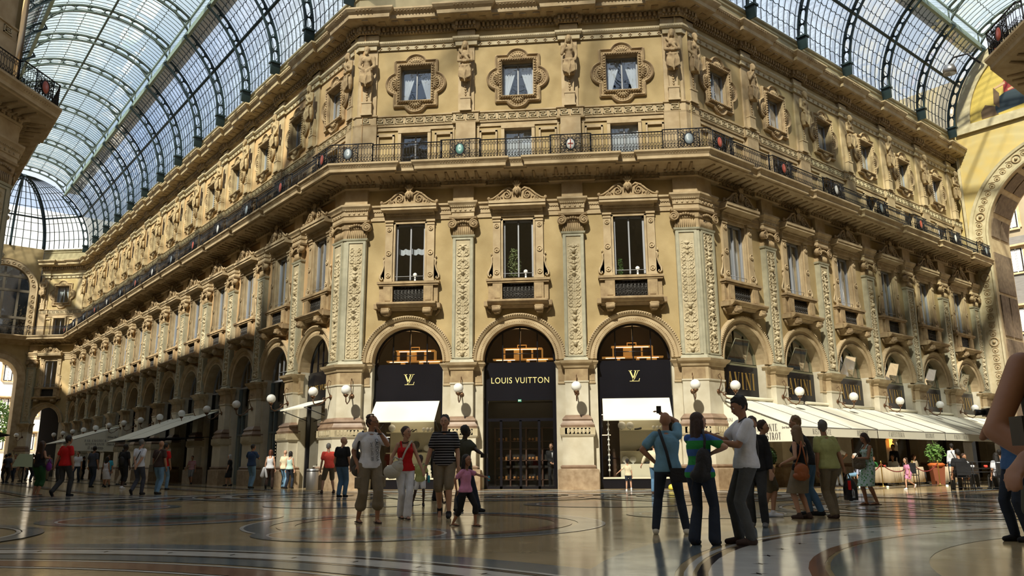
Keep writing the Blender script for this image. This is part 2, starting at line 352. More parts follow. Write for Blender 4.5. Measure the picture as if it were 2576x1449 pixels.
def mouldings(chain,where,back):
    # top cornice
    t=trim('heavy projecting top cornice with dentils along '+where,'cornice')
    p=ipath(chain,-.4,.2,.5); m=M()
    m.sweep(p,[(back,20.8),(.12,20.62),(.3,20.66),(.66,20.7),(.72,20.74),(.74,20.9),(.84,21.0),(.92,21.1),(.92,21.18),(back,21.2)])
    m.obj('cornice',STONE,t); e=M(); eggs(p,.86,21.04,.06,.15,e); e.obj('egg_moulding',STONED,t)
    d=M(); d.sweep(p,[(back,20.3),(.06,20.3),(.1,20.4),(.14,20.4),(.14,20.62),(back,20.62)]); blocks(p,.13,.26,20.42,20.6,.11,.2,d); blocks(p,.07,.17,20.31,20.4,.07,.14,d)
    d.obj('dentils',STONED,t)
    s=M(); blocks(p,.32,.62,20.64,20.69,.3,.55,s); s.obj('soffit_coffers',STONED,t)
    # cross band under it
    t=trim('narrow string course with little crosses above the statues along '+where); p2=ipath(chain,-.4,.12,.42); m=M()
    m.sweep(p2,[(back,19.52),(.07,19.52),(.08,19.72),(.13,19.74),(.19,19.82),(.19,19.92),(back,19.94)]); m.obj('band',CARVE,t)
    k=M(); eggs(p2,.17,19.84,.04,.1,k); blocks(p2,.07,.1,19.6,19.65,.16,.42,k); blocks(p2,.07,.1,19.55,19.7,.05,.42,k); k.obj('beading',STONED,t)
    # greek key
    t=trim('frieze band carved with a Greek key pattern above the balcony along '+where,'frieze'); p3=ipath(chain,-.4,.1,.5); m=M()
    m.sweep(p3,[(back,15.74),(.1,15.74),(.12,15.82),(.07,15.84),(.07,16.2),(.12,16.22),(.12,16.28),(back,16.3)]); m.obj('band',STONE,t)
    k=M(); u=.42
    for x,y,a in along(p3,u):
        c,s=math.cos(a),math.sin(a)
        for (x0,z0,x1,z1) in ((-.21,15.87,.21,15.90),(-.21,15.87,-.175,16.14),(-.21,16.11,.13,16.14),(.095,15.95,.13,16.14),(-.11,15.95,.13,15.98),(-.11,15.95,-.075,16.05),(-.11,16.03,.03,16.06)):
            q=[]
            for z in (z0,z1):
                for uu,o in ((x0,.115),(x1,.115),(x1,.07),(x0,.07)): q.append((x+uu*c+s*o,y+uu*s-c*o,z))
            k.add(q,[(0,3,2,1),(4,5,6,7),(0,1,5,4),(1,2,6,5),(2,3,7,6),(3,0,4,7)])
    k.obj('greek_key',CARVE,t)
    # balcony slab
    t=trim('continuous stone balcony ledge carried on carved consoles along '+where,'balcony'); p4=ipath(chain,0,.17,.85); m=M()
    m.sweep(p4,[(-.3,12.6),(.1,12.6),(.14,12.66),(.1,12.68),(.12,12.82),(.3,12.9),(.34,12.92),(.98,13.0),(1.0,13.06),(1.08,13.08),(1.08,13.2),(1.13,13.28),(1.2,13.36),(1.2,13.44),(-.3,13.45)]); m.obj('ledge',STONE,t)
    k=M(); eggs(p4,1.12,13.3,.045,.11,k); blocks(p4,.1,.17,12.7,12.8,.14,.24,k); blocks(p4,.15,.3,12.83,12.89,.08,.16,k); k.obj('ledge_beading',STONED,t)
    s=M()
    for x,y,a in along(p4,.42):
        mt=ptm(x,y,a); q=M(); q.tube([(0,-.3,12.9),(0,-.42,12.9),(0,-.62,12.94),(0,-.84,12.97)],[.08,.075,.06,.055],6); s.merge(q,mt)
    s.obj('console_brackets',STONED,t)
    # string course at capital height
    t=trim('string course level with the pilaster capitals along '+where); p5=ipath(chain,0,0,0); m=M()
    m.sweep(p5,[(-.1,11.22),(.05,11.22),(.05,11.4),(.08,11.42),(.08,11.58),(.12,11.62),(.12,11.72),(.2,11.8),(.2,11.88),(-.1,11.9)]); blocks(p5,.08,.12,11.6,11.66,.05,.1,m); m.obj('band',STONE,t)
mouldings(CH,'the main facades',-.3)
for w,k in ((WNL,'the building at the left edge'),(WNR,'the building at the right edge')):
    if w is WNL: arm=Wall('x',w.o,135,0,62,[],1,[.44],name='')
    else: arm=Wall('x',w.o-Vector((-r2,-r2,0))*0+Vector((r2*30,r2*30,0)),-135,0,30,[],1,[29.56],name='')
    ch=[w,arm] if w is WNL else [arm,w]; mouldings(ch,k,-.3)
    m=M(); m.quad((arm.xa,0,0),(arm.xb,0,0),(arm.xb,0,22),(arm.xa,0,22)); 
    tag(m.obj('wall_arm_'+w.key,STUCCO,None,arm.o,arm.ang),'plain flank wall of '+k,'wall',kind='structure')
# ---------------------------------------------------------------- pilasters
def fpath(path,p,ext,ib=.1):
    """closed footprint polygon around a wall path (list of 2-D pts, outward right)"""
    P=[Vector(a) for a in path]; d0=(P[1]-P[0]).normalized(); d1=(P[-1]-P[-2]).normalized()
    P[0]=P[0]-d0*ext; P[-1]=P[-1]+d1*ext; F=[];Bk=[]
    for i in range(len(P)):
        ns=[]
        for a,b in ((i-1,i),(i,i+1)):
            if a<0 or b>=len(P): continue
            d=(P[b]-P[a]).normalized(); ns.append(Vector((d.y,-d.x)))
        n=ns[0] if len(ns)==1 else (ns[0]+ns[1])/((ns[0]+ns[1]).dot(ns[0]))
        F.append(P[i]+n*p); Bk.append(P[i]-n*ib)
    return F+Bk[::-1]
def stack(m,path,lv,mi=0,ib=.1):
    R=[[(q.x,q.y,z) for q in fpath(path,p,e,ib)] for z,p,e in lv]
    return m.rings(R,mi,False)
PANELS={}
def facemt(a,b):
    a=Vector(a);b=Vector(b); d=(b-a); an=math.atan2(d.y,d.x); c=(a+b)/2; return Matrix.Translation((c.x,c.y,0))@Matrix.Rotation(an,4,'Z'),d.length
def pilaster(path,seeds,hip):
    """lower order, origin on the wall plane; path local"""
    t=empty('pilaster')
    m=M(); stack(m,path,[(0,.52,.36),(.74,.52,.36),(.78,.46,.28)]); m.obj('plinth',GRANITE,t)
    m=M(); stack(m,path,[(.78,.42,.17),(1.98,.42,.17),(2.02,.46,.21),(2.08,.5,.25)]); m.obj('pedestal',MARBLE,t); m=M(); stack(m,path,[(2.85,.27,.02),(4.12,.27,.02),(4.15,.31,.05),(4.2,.31,.05)]); m.obj('pier_shaft',MARBLE,t)
    m=M(); stack(m,path,[(.78,.45,.22),(.86,.49,.26),(.92,.43,.2)]); m.obj('pedestal_moulding',PINKM,t); m=M(); stack(m,path,[(2.36,.44,.2),(2.46,.47,.23),(2.54,.42,.17),(2.62,.38,.12),(2.68,.42,.16),(2.76,.36,.1),(2.85,.27,.02)]); m.obj('base_moulding',PINKM,t)
    m=M(); stack(m,path,[(2.08,.5,.25),(2.36,.5,.25)]); 
    n=len(path)-1
    for i in range(n):
        a,b=Vector(path[i]),Vector(path[i+1]); d=(b-a).normalized(); nn=Vector((d.y,-d.x)); mt,l=facemt(a+nn*.5,b+nn*.5)
        r=M(); st=[]
        for u in np.arange(-l/2+.08,l/2-.02,.15): st.append(([(u,2.16),(u,2.28)],[.045,.045])); st.append(spiral(u+.07,2.22,.05,1,0,1,.012,8))
        relief(r,l+.1,.24,st,-.0,2.1,.015,.5); m.merge(r,mt)
    m.obj('carved_band',CARVE,t)
    m=M(); stack(m,path,[(4.2,.28,.02),(4.7,.28,.02),(4.72,.33,.06),(4.78,.35,.08),(4.84,.38,.11),(4.9,.46,.18),(5.0,.5,.22),(5.03,.3,.04)]); stack(m,path,[(4.1,.03,hip),(4.14,.05,hip+.02),(4.18,.03,hip),(4.7,.04,hip),(4.84,.1,hip+.06),(4.96,.2,hip+.14),(5.0,.2,hip+.14),(5.03,.05,hip)]); m.obj('impost',STONE,t)
    m=M()
    for i in range(n):
        a,b=Vector(path[i]),Vector(path[i+1]); d=(b-a).normalized(); nn=Vector((d.y,-d.x)); mt,l=facemt(a+nn*.282,b+nn*.282)
        r=M(); relief(r,l,.46,frieze(l,.46),0,4.22,.013,1.6); m.merge(r,mt)
    for e,sg in ((Vector(path[0]),-1),(Vector(path[-1]),1)):
        a,b=(Vector(path[0]),Vector(path[1])) if sg<0 else (Vector(path[-2]),Vector(path[-1])); d=(b-a).normalized(); nn=Vector((d.y,-d.x)); c=e+d*sg*hip*.55+nn*.042
        if hip>.1: r=M(); relief(r,hip*.8,.46,frieze(hip*.8,.46),0,4.22,.015,1.5); m.merge(r,Matrix.Translation((c.x,c.y,0))@Matrix.Rotation(math.atan2(d.y,d.x),4,'Z'))
    m.obj('frieze_carving',STONED,t)
    m=M(); stack(m,path,[(5.03,.3,.06),(5.12,.27,.03),(5.18,.2,0),(10.32,.2,0),(10.34,.25,.05),(10.42,.27,.07),(10.44,.2,0)]); 
    m.obj('shaft',FRAMEG,t)
    m=M(); f=M()
    for i in range(n):
        a,b=Vector(path[i]),Vector(path[i+1]); d=(b-a).normalized(); nn=Vector((d.y,-d.x)); mt,l=facemt(a+nn*.2,b+nn*.2); w=l-.3
        r=M(); relief(r,w,5.02,candelabra(5.0,w,seeds[i]) if False else [(P,R) for P,R in shiftz(candelabra(5.0,w,seeds[i]),5.22)],-.01,5.22,.0135,1.7); m.merge(r,mt)
        h=l/2-.02; hi=w/2+.02
        for x0,x1,z0,z1 in ((-h,-hi,5.2,10.3),(hi,h,5.2,10.3),(-hi,hi,5.18,5.24),(-hi,hi,10.22,10.3)):
            g=M(); g.box(x0,x1,-.045,.01,z0,z1); f.merge(g,mt)
    f.obj('panel_frame',FRAMEG,t); m.obj('carved_panel',CARVE,t)
    # capital
    m=M(); stack(m,path,[(10.44,.2,0),(10.8,.19,-.01),(10.86,.24,.05),(11.1,.26,.07),(11.12,.34,.14),(11.2,.36,.16),(11.22,.3,.1)])
    for i in range(n):
        a,b=Vector(path[i]),Vector(path[i+1]); d=(b-a).normalized(); nn=Vector((d.y,-d.x)); mt,l=facemt(a+nn*.2,b+nn*.2); r=M()
        for u in np.arange(-l/2+.05,l/2,.085): r.tube([(u,-.005,10.46),(u,-.005,10.78)],.026,5)
        for u in np.arange(-l/2+.16,l/2-.1,.1): r.ell((u,-.1,10.95+.05*math.cos(u*7)),.055,.05,.06,6,4)
        for sg in (-1,1):
            if n>1 and ((i==0 and sg>0) or (i==1 and sg<0)): continue
            cx=sg*(l/2+.03); P,R=spiral(0,0,.2,2.1,PI/2,sg,.035,30)
            r.tube([(cx+x,-.13-.03*i_/30,10.9+z) for i_,(x,z) in enumerate(P)],[max(.012,q) for q in R],6); r.lathe([(.0,-.09),(.17,-.09),(.18,0),(.17,.12),(0,.12)],(0,0,0),14)
            k=len(r.v)-14*5; mt2=Matrix.Translation((cx,-.02,10.9))@Matrix.Rotation(PI/2,4,'X')
            r.xf(mt2,k)
        m.merge(r,mt)
    m.obj('capital',STONED,t)
    m=M(); stack(m,path,[(11.22,.3,.04),(11.4,.28,.03),(11.42,.32,.06),(11.6,.32,.06),(11.64,.36,.1),(11.72,.4,.13),(11.8,.46,.19),(11.88,.46,.19),(11.92,.24,0),(12.68,.24,0)])
    for i in range(n):
        a,b=Vector(path[i]),Vector(path[i+1]); d=(b-a).normalized(); nn=Vector((d.y,-d.x)); mt,l=facemt(a+nn*.32,b+nn*.32); r=M()
        for u in np.linspace(-l/2+.12,l/2-.12,4): r.ell((u,-.01,11.5),.05,.03,.05,8,4)
        for u in np.arange(-l/2-.03,l/2+.04,.08): r.box(u-.02,u+.02,-.06,0,11.63,11.7)
        m.merge(r,mt)
    m.obj('entablature',STONE,t)
    return t
def shiftz(st,z): return [([(x,a+z) for x,a in P],R) for P,R in st]
# corner paths (world coordinates), straight ones local
proto=[]
for sd in (3,11,23): proto.append(pilaster([(-.44,0),(.44,0)],[sd],.36 if sd==3 else .3))
usedp=[False]*3
def place_pil(w,x,i,label,group=None):
    k=i%3
    if not usedp[k]: o=proto[k]; usedp[k]=True; o.location=w.P(x); o.rotation_euler=(0,0,w.ang)
    else: o=dup(proto[k],w.P(x),w.ang)
    tag(o,label,'pilaster',group or 'carved stone pilasters'); return o
for i,x in enumerate((-BF/2,BF/2)): place_pil(WF,x,i,'carved pilaster on the front facade, %s of the middle doorway'%('left','right')[i])
for k in range(1,14): place_pil(WL,-(.4+BL*k),k,'carved pilaster on the left wing, %s from the octagon corner'%ORD[k-1] if k<13 else 'last carved pilaster at the far end of the left wing')
for k in range(1,7): place_pil(WR,.45+BR*k,k+1,'carved pilaster on the right wing, %s from the octagon corner'%ORD[k-1])
for k,x in enumerate((.42,)): place_pil(WD,x,1,'carved pilaster beside the far great arch at the left')
for k,x in enumerate((-5.07,)): place_pil(WNL,x,2,'carved pilaster on the dark building at the left edge')
def cornerpath(w1,w2,l=.88):
    C=w2.P(w2.xa); a=C-w1.X*l; b=C+w2.X*l; return [(a.x,a.y),(C.x,C.y),(b.x,b.y)]
def corner_pil(w1,w2,seeds,label):
    o=pilaster(cornerpath(w1,w2),seeds,.3); tag(o,label,'pilaster','folded corner pilasters')
corner_pil(WL,WF,[5,6],'folded corner pilaster between the left wing and the front facade')
corner_pil(WF,WR,[8,9],'folded corner pilaster between the front facade and the right wing')
arml=Wall('x',WNL.o,135,0,30,[],1,[],name=''); corner_pil(WNL,arml,[12,13],'dark folded corner pilaster at the left edge of the picture')
# upper strips behind statues
def upper_strip(m,path):
    stack(m,path,[(13.4,.2,.02),(15.74,.2,.02)],0,.3); stack(m,path,[(16.28,.08,-.06),(19.52,.08,-.06)],0,.3); stack(m,path,[(19.92,.14,-.02),(20.32,.14,-.02)],0,.3)
    stack(m,path,[(20.3,.2,.02),(20.62,.24,.06)],0,.3)
strip=None
def recess(w,x,hw=.42): return [(x-hw,.4),(x+hw,.4)]
sm=M(); upper_strip(sm,[(-.42,0),(.42,0)]); smesh=sm.mesh('attic_pilaster',MARBLE if False else STONE)
for w in (WL,WF,WR,WD,WNL):
    for i,x in enumerate(sorted(w.pil,key=abs)):
        if (w.key=='front' and abs(x)>6) or (w.key in('left','right','near_left') and i==0): continue
        o=link('attic_pilaster',smesh,None,w.P(x,.4),w.ang); tag(o,'flat upper pilaster strip behind a statue on the '+w.name,'pilaster','upper pilaster strips of the '+w.name,'structure')
for w1,w2,nm in ((WL,WF,'left front corner'),(WF,WR,'right front corner'),(WNL,arml,'building at the left edge')):
    C=w2.P(w2.xa); n=-(w1.Y)-(w2.Y); n=n/n.dot(-w1.Y); Cp=C-n*.4; a=Cp-w1.X*.85; b=Cp+w2.X*.85
    m=M(); upper_strip(m,[(a.x,a.y),(Cp.x,Cp.y),(b.x,b.y)]); tag(m.obj('attic_pilaster',STONE),'folded upper pilaster strip at the '+nm,'pilaster',None,'structure')
# ---------------------------------------------------------------- first-floor windows (origin: bay centre on wall plane)
def spiral3(m,cx,cz,r,y,w,turns=1.7,a0=0,d=1,n=24,mi=0):
    P,R=spiral(cx,cz,r,turns,a0,d,w,n); m.tube([(x,y-.02*i/n,z) for i,(x,z) in enumerate(P)],R,6,mi)
def crown(t):
    m=M(); y=-.4; S=Matrix.Translation((0,0,11.79))@Matrix.Scale(1.24,4,(0,0,1))@Matrix.Scale(1.06,4,(1,0,0))@Matrix.Translation((0,0,-11.98))
    prof=[(-1.18,11.98),(-1.18,12.02),(-.95,12.05),(-.7,12.18),(-.52,12.34),(-.3,12.42),(-.16,12.40),(-.1,12.62),(.1,12.62),(.16,12.40),(.3,12.42),(.52,12.34),(.7,12.18),(.95,12.05),(1.18,12.02),(1.18,11.98)]
    m.prism(prof,y+.02,y+.14)
    for s in (-1,1):
        m.tube([(s*1.15,y,12.04),(s*.95,y,12.09),(s*.72,y,12.22),(s*.52,y,12.38),(s*.3,y,12.45),(s*.16,y,12.36)],[.03,.035,.04,.045,.04,.03],6)
        spiral3(m,s*.4,12.2,.16,y-.02,.035,1.8,PI/2,s); spiral3(m,s*.78,12.08,.07,y-.02,.022,1.4,PI/2,s); m.ell((s*1.13,y,12.08),.07,.06,.07,8,6)
        m.tube([(s*.25,y,12.03),(s*.55,y,12.02),(s*.9,y,12.02)],[.04,.03,.02],6)
        for k in range(3): m.tube([(s*(.6+.1*k),y,12.1-.02*k),(s*(.66+.1*k),y-.02,12.16-.04*k)],[.03,.01],5)
    m.xf(S); m.obj('scrolled_pediment',STONED,t)
    f=M(); f.ell((0,y-.06,12.32),.105,.1,.145,12,10); f.ell((0,y-.155,12.31),.022,.04,.035,6,5); f.ell((0,y-.06,12.22),.06,.06,.05); 
    for s in (-1,1):
        f.tube([(s*.03,y-.05,12.47),(s*.13,y-.06,12.36),(s*.13,y-.04,12.18)],[.04,.045,.02],6); f.ell((s*.04,y-.145,12.35),.022,.015,.012,6,4)
    for a in (-.9,-.45,0,.45,.9):
        f.tube([(.06*math.sin(a),y-.04,12.47),(.17*math.sin(a),y-.05,12.47+.2*math.cos(a)),(.2*math.sin(a)*1.15,y-.06,12.47+.24*math.cos(a))],[.03,.04,.012],6)
    f.xf(S); f.obj('carved_mask',STONED,t)
def first_window():
    t=empty('window_1'); m=M()
    # casing and pilasters
    for s in (-1,1):
        m.box(*sorted((s*.64,s*.72)),-.07,.02,8.5,11.12); m.box(*sorted((s*.74,s*1.06)),-.12,0,8.62,11.14); m.box(*sorted((s*.72,s*1.08)),-.15,0,8.48,8.62); m.box(*sorted((s*.71,s*1.09)),-.17,0,11.12,11.2)
        m.box(*sorted((s*.73,s*1.07)),-.15,0,10.98,11.04)
        for z,r in ((9.75,.12),(8.78,.11),(10.8,.1)):
            m.lathe([(.0,0),(r,0),(r,.03),(r*.8,.05),(r*.75,.02),(r*.3,.02),(r*.25,.06),(0,.07)],(0,0,0),14); k=len(m.v)-14*8; m.xf(Matrix.Translation((s*.9,-.12,z))@Matrix.Rotation(PI/2,4,'X'),k)
        # side console scroll
        m.tube([(s*1.08,-.06,9.5),(s*1.12,-.06,9.4),(s*1.1,-.06,9.25),(s*1.16,-.06,9.0),(s*1.26,-.06,8.8),(s*1.27,-.06,8.68),(s*1.2,-.06,8.6),(s*1.14,-.06,8.66),(s*1.17,-.06,8.72)],[.03,.045,.035,.035,.045,.045,.04,.03,.02],6)
        m.tube([(s*1.09,-.06,9.52),(s*1.15,-.06,9.58),(s*1.12,-.06,9.65)],[.03,.03,.015],6)
        m.add([(s*1.06,-.02,9.4),(s*1.26,-.02,8.62),(s*1.06,-.02,8.62)],[(0,1,2),(2,1,0)])
    m.box(-.72,.72,-.07,0,11.06,11.2)
    m.sweep([(-1.06,0),(1.06,0)],[(-.02,11.2),(.14,11.2),(.14,11.4),(.2,11.45),(.24,11.5),(.42,11.54),(.46,11.58),(.46,11.67),(.52,11.74),(.52,11.8),(-.02,11.8)],0)
    for u in np.arange(-1.0,1.01,.09): m.box(u-.03,u+.03,-.22,-.1,11.41,11.46)
    for u in np.linspace(-.9,.9,9): m.ell((u,-.14,11.31),.03,.02,.03,6,4)
    m.box(-1.2,1.2,-.5,-.02,11.56,11.68); m.box(-1.2,1.2,-.54,-.02,11.68,11.8)
    m.obj('stone_surround',STONE,t)
    crown(t)
    m=M(); m.box(-1.33,1.33,-.3,0,8.38,8.48); m.box(-1.28,1.28,-.26,0,8.3,8.38)
    for s in (-1,1):
        m.box(*sorted((s*.66,s*1.06)),-.24,0,7.55,8.3);m.box(*sorted((s*1.06,s*1.25)),-.15,0,7.55,8.3); m.box(*sorted((s*.74,s*.98)),-.26,0,7.66,8.2)
        # brackets
        m.prism([(s*.68,7.28),(s*1.08,7.28),(s*1.04,7.18),(s*1.0,7.02),(s*.78,7.0),(s*.72,7.1)] if s>0 else [(s*1.08,7.28),(s*.68,7.28),(s*.72,7.1),(s*.78,7.0),(s*1.0,7.02),(s*1.04,7.18)],-.5,0)
        m.box(*sorted((s*.72,s*1.04)),-.56,-.3,7.15,7.3); m.tube([(s*.7,-.5,7.14),(s*1.05,-.5,7.14)],.09,8); m.tube([(s*1.28,-.1,7.3),(s*1.3,-.1,7.2),(s*1.22,-.1,7.12),(s*1.15,-.1,7.02)],[.06,.06,.05,.03],6)
    m.box(-.66,.66,-.12,0,7.5,7.62)
    m.sweep([(-1.24,0),(1.24,0)],[(-.02,7.24),(.3,7.24),(.34,7.3),(.5,7.36),(.56,7.42),(.6,7.46),(.6,7.52),(.5,7.56),(-.02,7.6)]); m.box(-1.4,1.4,-.42,-.02,7.3,7.5)
    m.obj('sill_and_apron',STONED,t)
    g=M(); g.box(-.65,.65,-.03,.0,7.62,8.3,1)
    for i in range(9):
        u=-.6+i*.15
        g.tube([(u,-.1,7.64),(u,-.1,8.28)],.011,4)
        for z in (7.75,7.95,8.15): g.tube([(u+.05*math.cos(a),-.1,z+.06*math.sin(a)) for a in np.linspace(0,2*PI,9)[:-1]],.012,4,loop=True)
    for z in (7.64,7.85,8.05,8.28): g.tube([(-.65,-.1,z),(.65,-.1,z)],.014,4)
    for i in range(18): u=-.62+i*.073; g.tube([(u,-.09,7.64),(u+.07,-.09,7.84),(u,-.09,8.05),(u+.07,-.09,8.28)],.009,4)
    g.obj('iron_grille',[mat('grey_cast_iron',(.10,.095,.09),.4,.5),DARK],t)
    f=M()
    for x0,x1,z0,z1 in ((-.64,-.56,8.46,11.08),(.56,.64,8.46,11.08),(-.64,.64,11.0,11.08),(-.64,.64,8.46,8.54),(-.03,.03,8.5,11.05)): f.box(x0,x1,.12,.22,z0,z1)
    f.tube([(-.62,-.02,8.74),(.62,-.02,8.74)],.014,6); f.obj('window_frame',GREYP,t)
    p=M(); p.quad((-.6,.18,8.5),(.6,.18,8.5),(.6,.18,11.04),(-.6,.18,11.04)); p.obj('pane',PANE,t)
    return t
def curtain(t,kind,z0,z1,hw,y):
    m=M(); 
    if kind=='swag':
        n=24
        R=[]
        for j,zf in enumerate((1,.5,.12,0)):
            R.append([(-hw+2*hw*i/n,y+.03*math.sin(i*2.1),z1-(z1-z0)*(1-zf)*.42-(.06*abs(math.sin(i/n*PI*4)) if j>=2 else 0)-(0,0,0,.12)[j]*1) for i in range(n+1)])
        m.rings(R[2:],0,True,False,False)
    elif kind=='sides':
        for s in (-1,1):
            n=10;R=[]
            for j in range(7):
                zf=j/6; w=hw*(.95-.62*min(1,zf*1.15)); R.append([(s*(hw-w*i/n),y+.025*math.sin(i*2.4+j*.3),z1-(z1-z0)*zf) for i in range(n+1)])
            m.rings(R,0,True,False,False)
    else:
        n=26; R=[[(-hw+2*hw*i/n,y+.03*math.sin(i*1.9),z) for i in range(n+1)] for z in (z0,z1)]; m.rings(R,0,True,False,False)
    m.obj('curtain',CURT,t)
w1=first_window(); NWIN=[0]
def winname(o): NWIN[0]+=1; o.name='window_%d'%NWIN[0]
def put(protoobj,used,w,x,y=0):
    if not used[0]: used[0]=1; o=protoobj; o.location=w.P(x,y); o.rotation_euler=(0,0,w.ang); return o
    return dup(protoobj,w.P(x,y),w.ang)
PROTO_USED={}
w1.location=WF.P(0); KC.clear(); kids_w1=w1
def lbay(w,i):
    if w.key=='front': return ('left','middle','right')[i]+' bay of the front facade'
    if w.key=='diag': return 'slanted corner bay at the far left end'
    if w.key in('near_left','near_right'): return '%s bay of the %s'%(ORD[i],w.name)
    return '%s bay of the %s from the corner'%(ORD[i],w.name)
allb=[(w,i,c) for w in (WF,WL,WR,WD,WNL) for i,c in enumerate(w.bays if w.key!='near_left' else w.bays[:1])]
first=[]
for w,i,c in allb:
    o=dup(w1,w.P(c),w.ang) ; winname(o); tag(o,'tall window with carved mask pediment and iron apron grille, '+lbay(w,i),'window',kind='structure'); first.append((w,i,o))
for o in [c for c in COL.objects if c.parent is w1]+[w1]: bpy.data.objects.remove(o)
for w,i,o in first:
    if w.key=='front' and i==0: curtain(o,'swag',8.5,11,.56,.4)
    if w.key in('left','right') : curtain(o,'full' if (i%3!=1 or w.key=='left') else 'sides',8.55,10.98,.56,.35)
# ---------------------------------------------------------------- quatrefoil windows (upper wall plane)
def qr(a,g):
    """outline radius at angle a, grown by g"""
    c,s=math.cos(a),math.sin(a); hx,hz,lr=1.02+g,1.16+g,.56+g
    r=min(hx/max(1e-6,abs(c)),hz/max(1e-6,abs(s)))
    for cx,cz in ((.84,0),(-.84,0),(0,.9),(0,-.9)):
        b=c*cx+s*cz; disc=b*b-(cx*cx+cz*cz)+lr*lr
        if disc>0:
            q=b+math.sqrt(disc)
            if q>r: r=q
    return r
def openr(a,g=0):
    c,s=math.cos(a),math.sin(a); return min((.7+g)/max(1e-6,abs(c)),(.83+g)/max(1e-6,abs(s)))
def quatrefoil():
    t=empty('window_1'); ZC=17.81; N=144
    A=[2*PI*i/N for i in range(N)]
    m=M(); prof=[(0,0),(0,-.1),(-.05,-.15),(-.1,-.1),(-.12,-.07),(-.24,-.07),(-.26,-.11),(-.31,-.11),(-.33,-.05)]
    R=[[(qr(a,g)*math.cos(a),y,ZC+qr(a,g)*math.sin(a)) for a in A] for g,y in prof]
    R+=[[(openr(a,g)*math.cos(a),y,ZC+openr(a,g)*math.sin(a)) for a in A] for g,y in ((.14,-.05),(.12,-.14),(.03,-.16),(0,-.12),(0,.02))]
    R=[r[::-1] for r in R]
    m.rings(R,0,False,False); 
    for i in range(0,N,2):
        a=A[i]; r=qr(a,-.18); m.ell((r*math.cos(a),-.075,ZC+r*math.sin(a)),.028,.03,.028,5,4)
    for (cx,cz,a0) in ((.9,0,0),(-.9,0,PI),(0,1.02,PI/2),(0,-1.02,-PI/2)):
        bx,bz=(cx-.18*math.cos(a0)),(ZC+cz-.18*math.sin(a0))
        for k in range(-4,5):
            a=a0+k*.36; m.tube([(bx+.03*math.cos(a),-.1,bz+.03*math.sin(a)),(bx+.24*math.cos(a),-.13,bz+.24*math.sin(a)),(bx+.33*math.cos(a),-.1,bz+.33*math.sin(a))],[.015,.035,.05],6)
    # rope moulding round the opening
    for (x0,z0,x1,z1) in ((-.77,-.9,.77,-.9),(.77,-.9,.77,.9),(.77,.9,-.77,.9),(-.77,.9,-.77,-.9)):
        n=14
        for i in range(n):
            u=(i+.5)/n; m.ell((x0+(x1-x0)*u,-.16,ZC+z0+(z1-z0)*u),.05,.05,.05,6,4)
    m.obj('quatrefoil_surround',STONED,t)
    f=M()
    for x0,x1,z0,z1 in ((-.7,-.63,-.83,.83),(.63,.7,-.83,.83),(-.7,.7,.76,.83),(-.7,.7,-.83,-.76),(-.03,.03,-.8,.8)): f.box(x0,x1,.2,.28,ZC+z0,ZC+z1)
    f.obj('window_frame',GREYP,t)
    p=M(); p.quad((-.66,.24,ZC-.8),(.66,.24,ZC-.8),(.66,.24,ZC+.8),(-.66,.24,ZC+.8)); p.obj('pane',PANE,t)
    curtain(t,'sides',ZC-.8,ZC+.8,.64,.34)
    return t
q1=quatrefoil(); KC.clear()
for w,i,c in allb:
    o=dup(q1,w.P(c,.4),w.ang); winname(o); tag(o,'square upper window in a carved quatrefoil surround, '+lbay(w,i),'window',kind='structure')
    if w.key=='front' and i>0:
        m=M(); 
        for u in ((-.2,.12) if i==1 else (-.16,)):
            m.lathe([(0,0),(.12,0),(.13,.02),(.09,.1),(.05,.12)],(0,0,0),14); m.xf(Matrix.Translation((u,.42,17.16))@Matrix.Rotation(PI/2,4,'X'),len(m.v)-70)
        q=m.obj('desk_speakers',DARK,o)
for o in [c for c in COL.objects if c.parent is q1]+[q1]: bpy.data.objects.remove(o)
# mezzanine doors and sunk panels behind the railing
def mezz():
    t=empty('window_1'); m=M()
    for s in (-1,1):
        m.box(*sorted((s*.6,s*.74)),-.12,0,13.45,15.5); m.box(*sorted((s*.92,s*1.0)),-.1,0,13.45,15.35); m.box(*sorted((s*1.62,s*1.7)),-.1,0,13.45,15.35); m.box(*sorted((s*.92,s*1.7)),-.1,0,15.27,15.4); m.box(*sorted((s*1.72,s*1.8)),-.05,0,13.45,15.55)
    m.box(-.74,.74,-.14,0,15.4,15.54); m.box(-1.82,1.82,-.06,0,15.56,15.72)
    m.obj('stone_surround',STONE,t)
    f=M()
    for x0,x1,z0,z1 in ((-.6,-.54,13.45,15.4),(.54,.6,13.45,15.4),(-.6,.6,15.33,15.4),(-.025,.025,13.45,15.4)): f.box(x0,x1,.16,.22,z0,z1)
    f.obj('door_frame',GREYP,t); p=M(); p.quad((-.57,.19,13.45),(.57,.19,13.45),(.57,.19,15.36),(-.57,.19,15.36)); p.obj('pane',PANE,t)
    return t
q1=mezz(); KC.clear()
for w,i,c in allb:
    o=dup(q1,w.P(c,.4),w.ang); winname(o); tag(o,'low balcony door window between sunk panels, '+lbay(w,i),'window',kind='structure')
    if w.key=='front' and i>0: curtain(o,'full',13.5,15.35,.55,.24)
for o in [c for c in COL.objects if c.parent is q1]+[q1]: bpy.data.objects.remove(o)
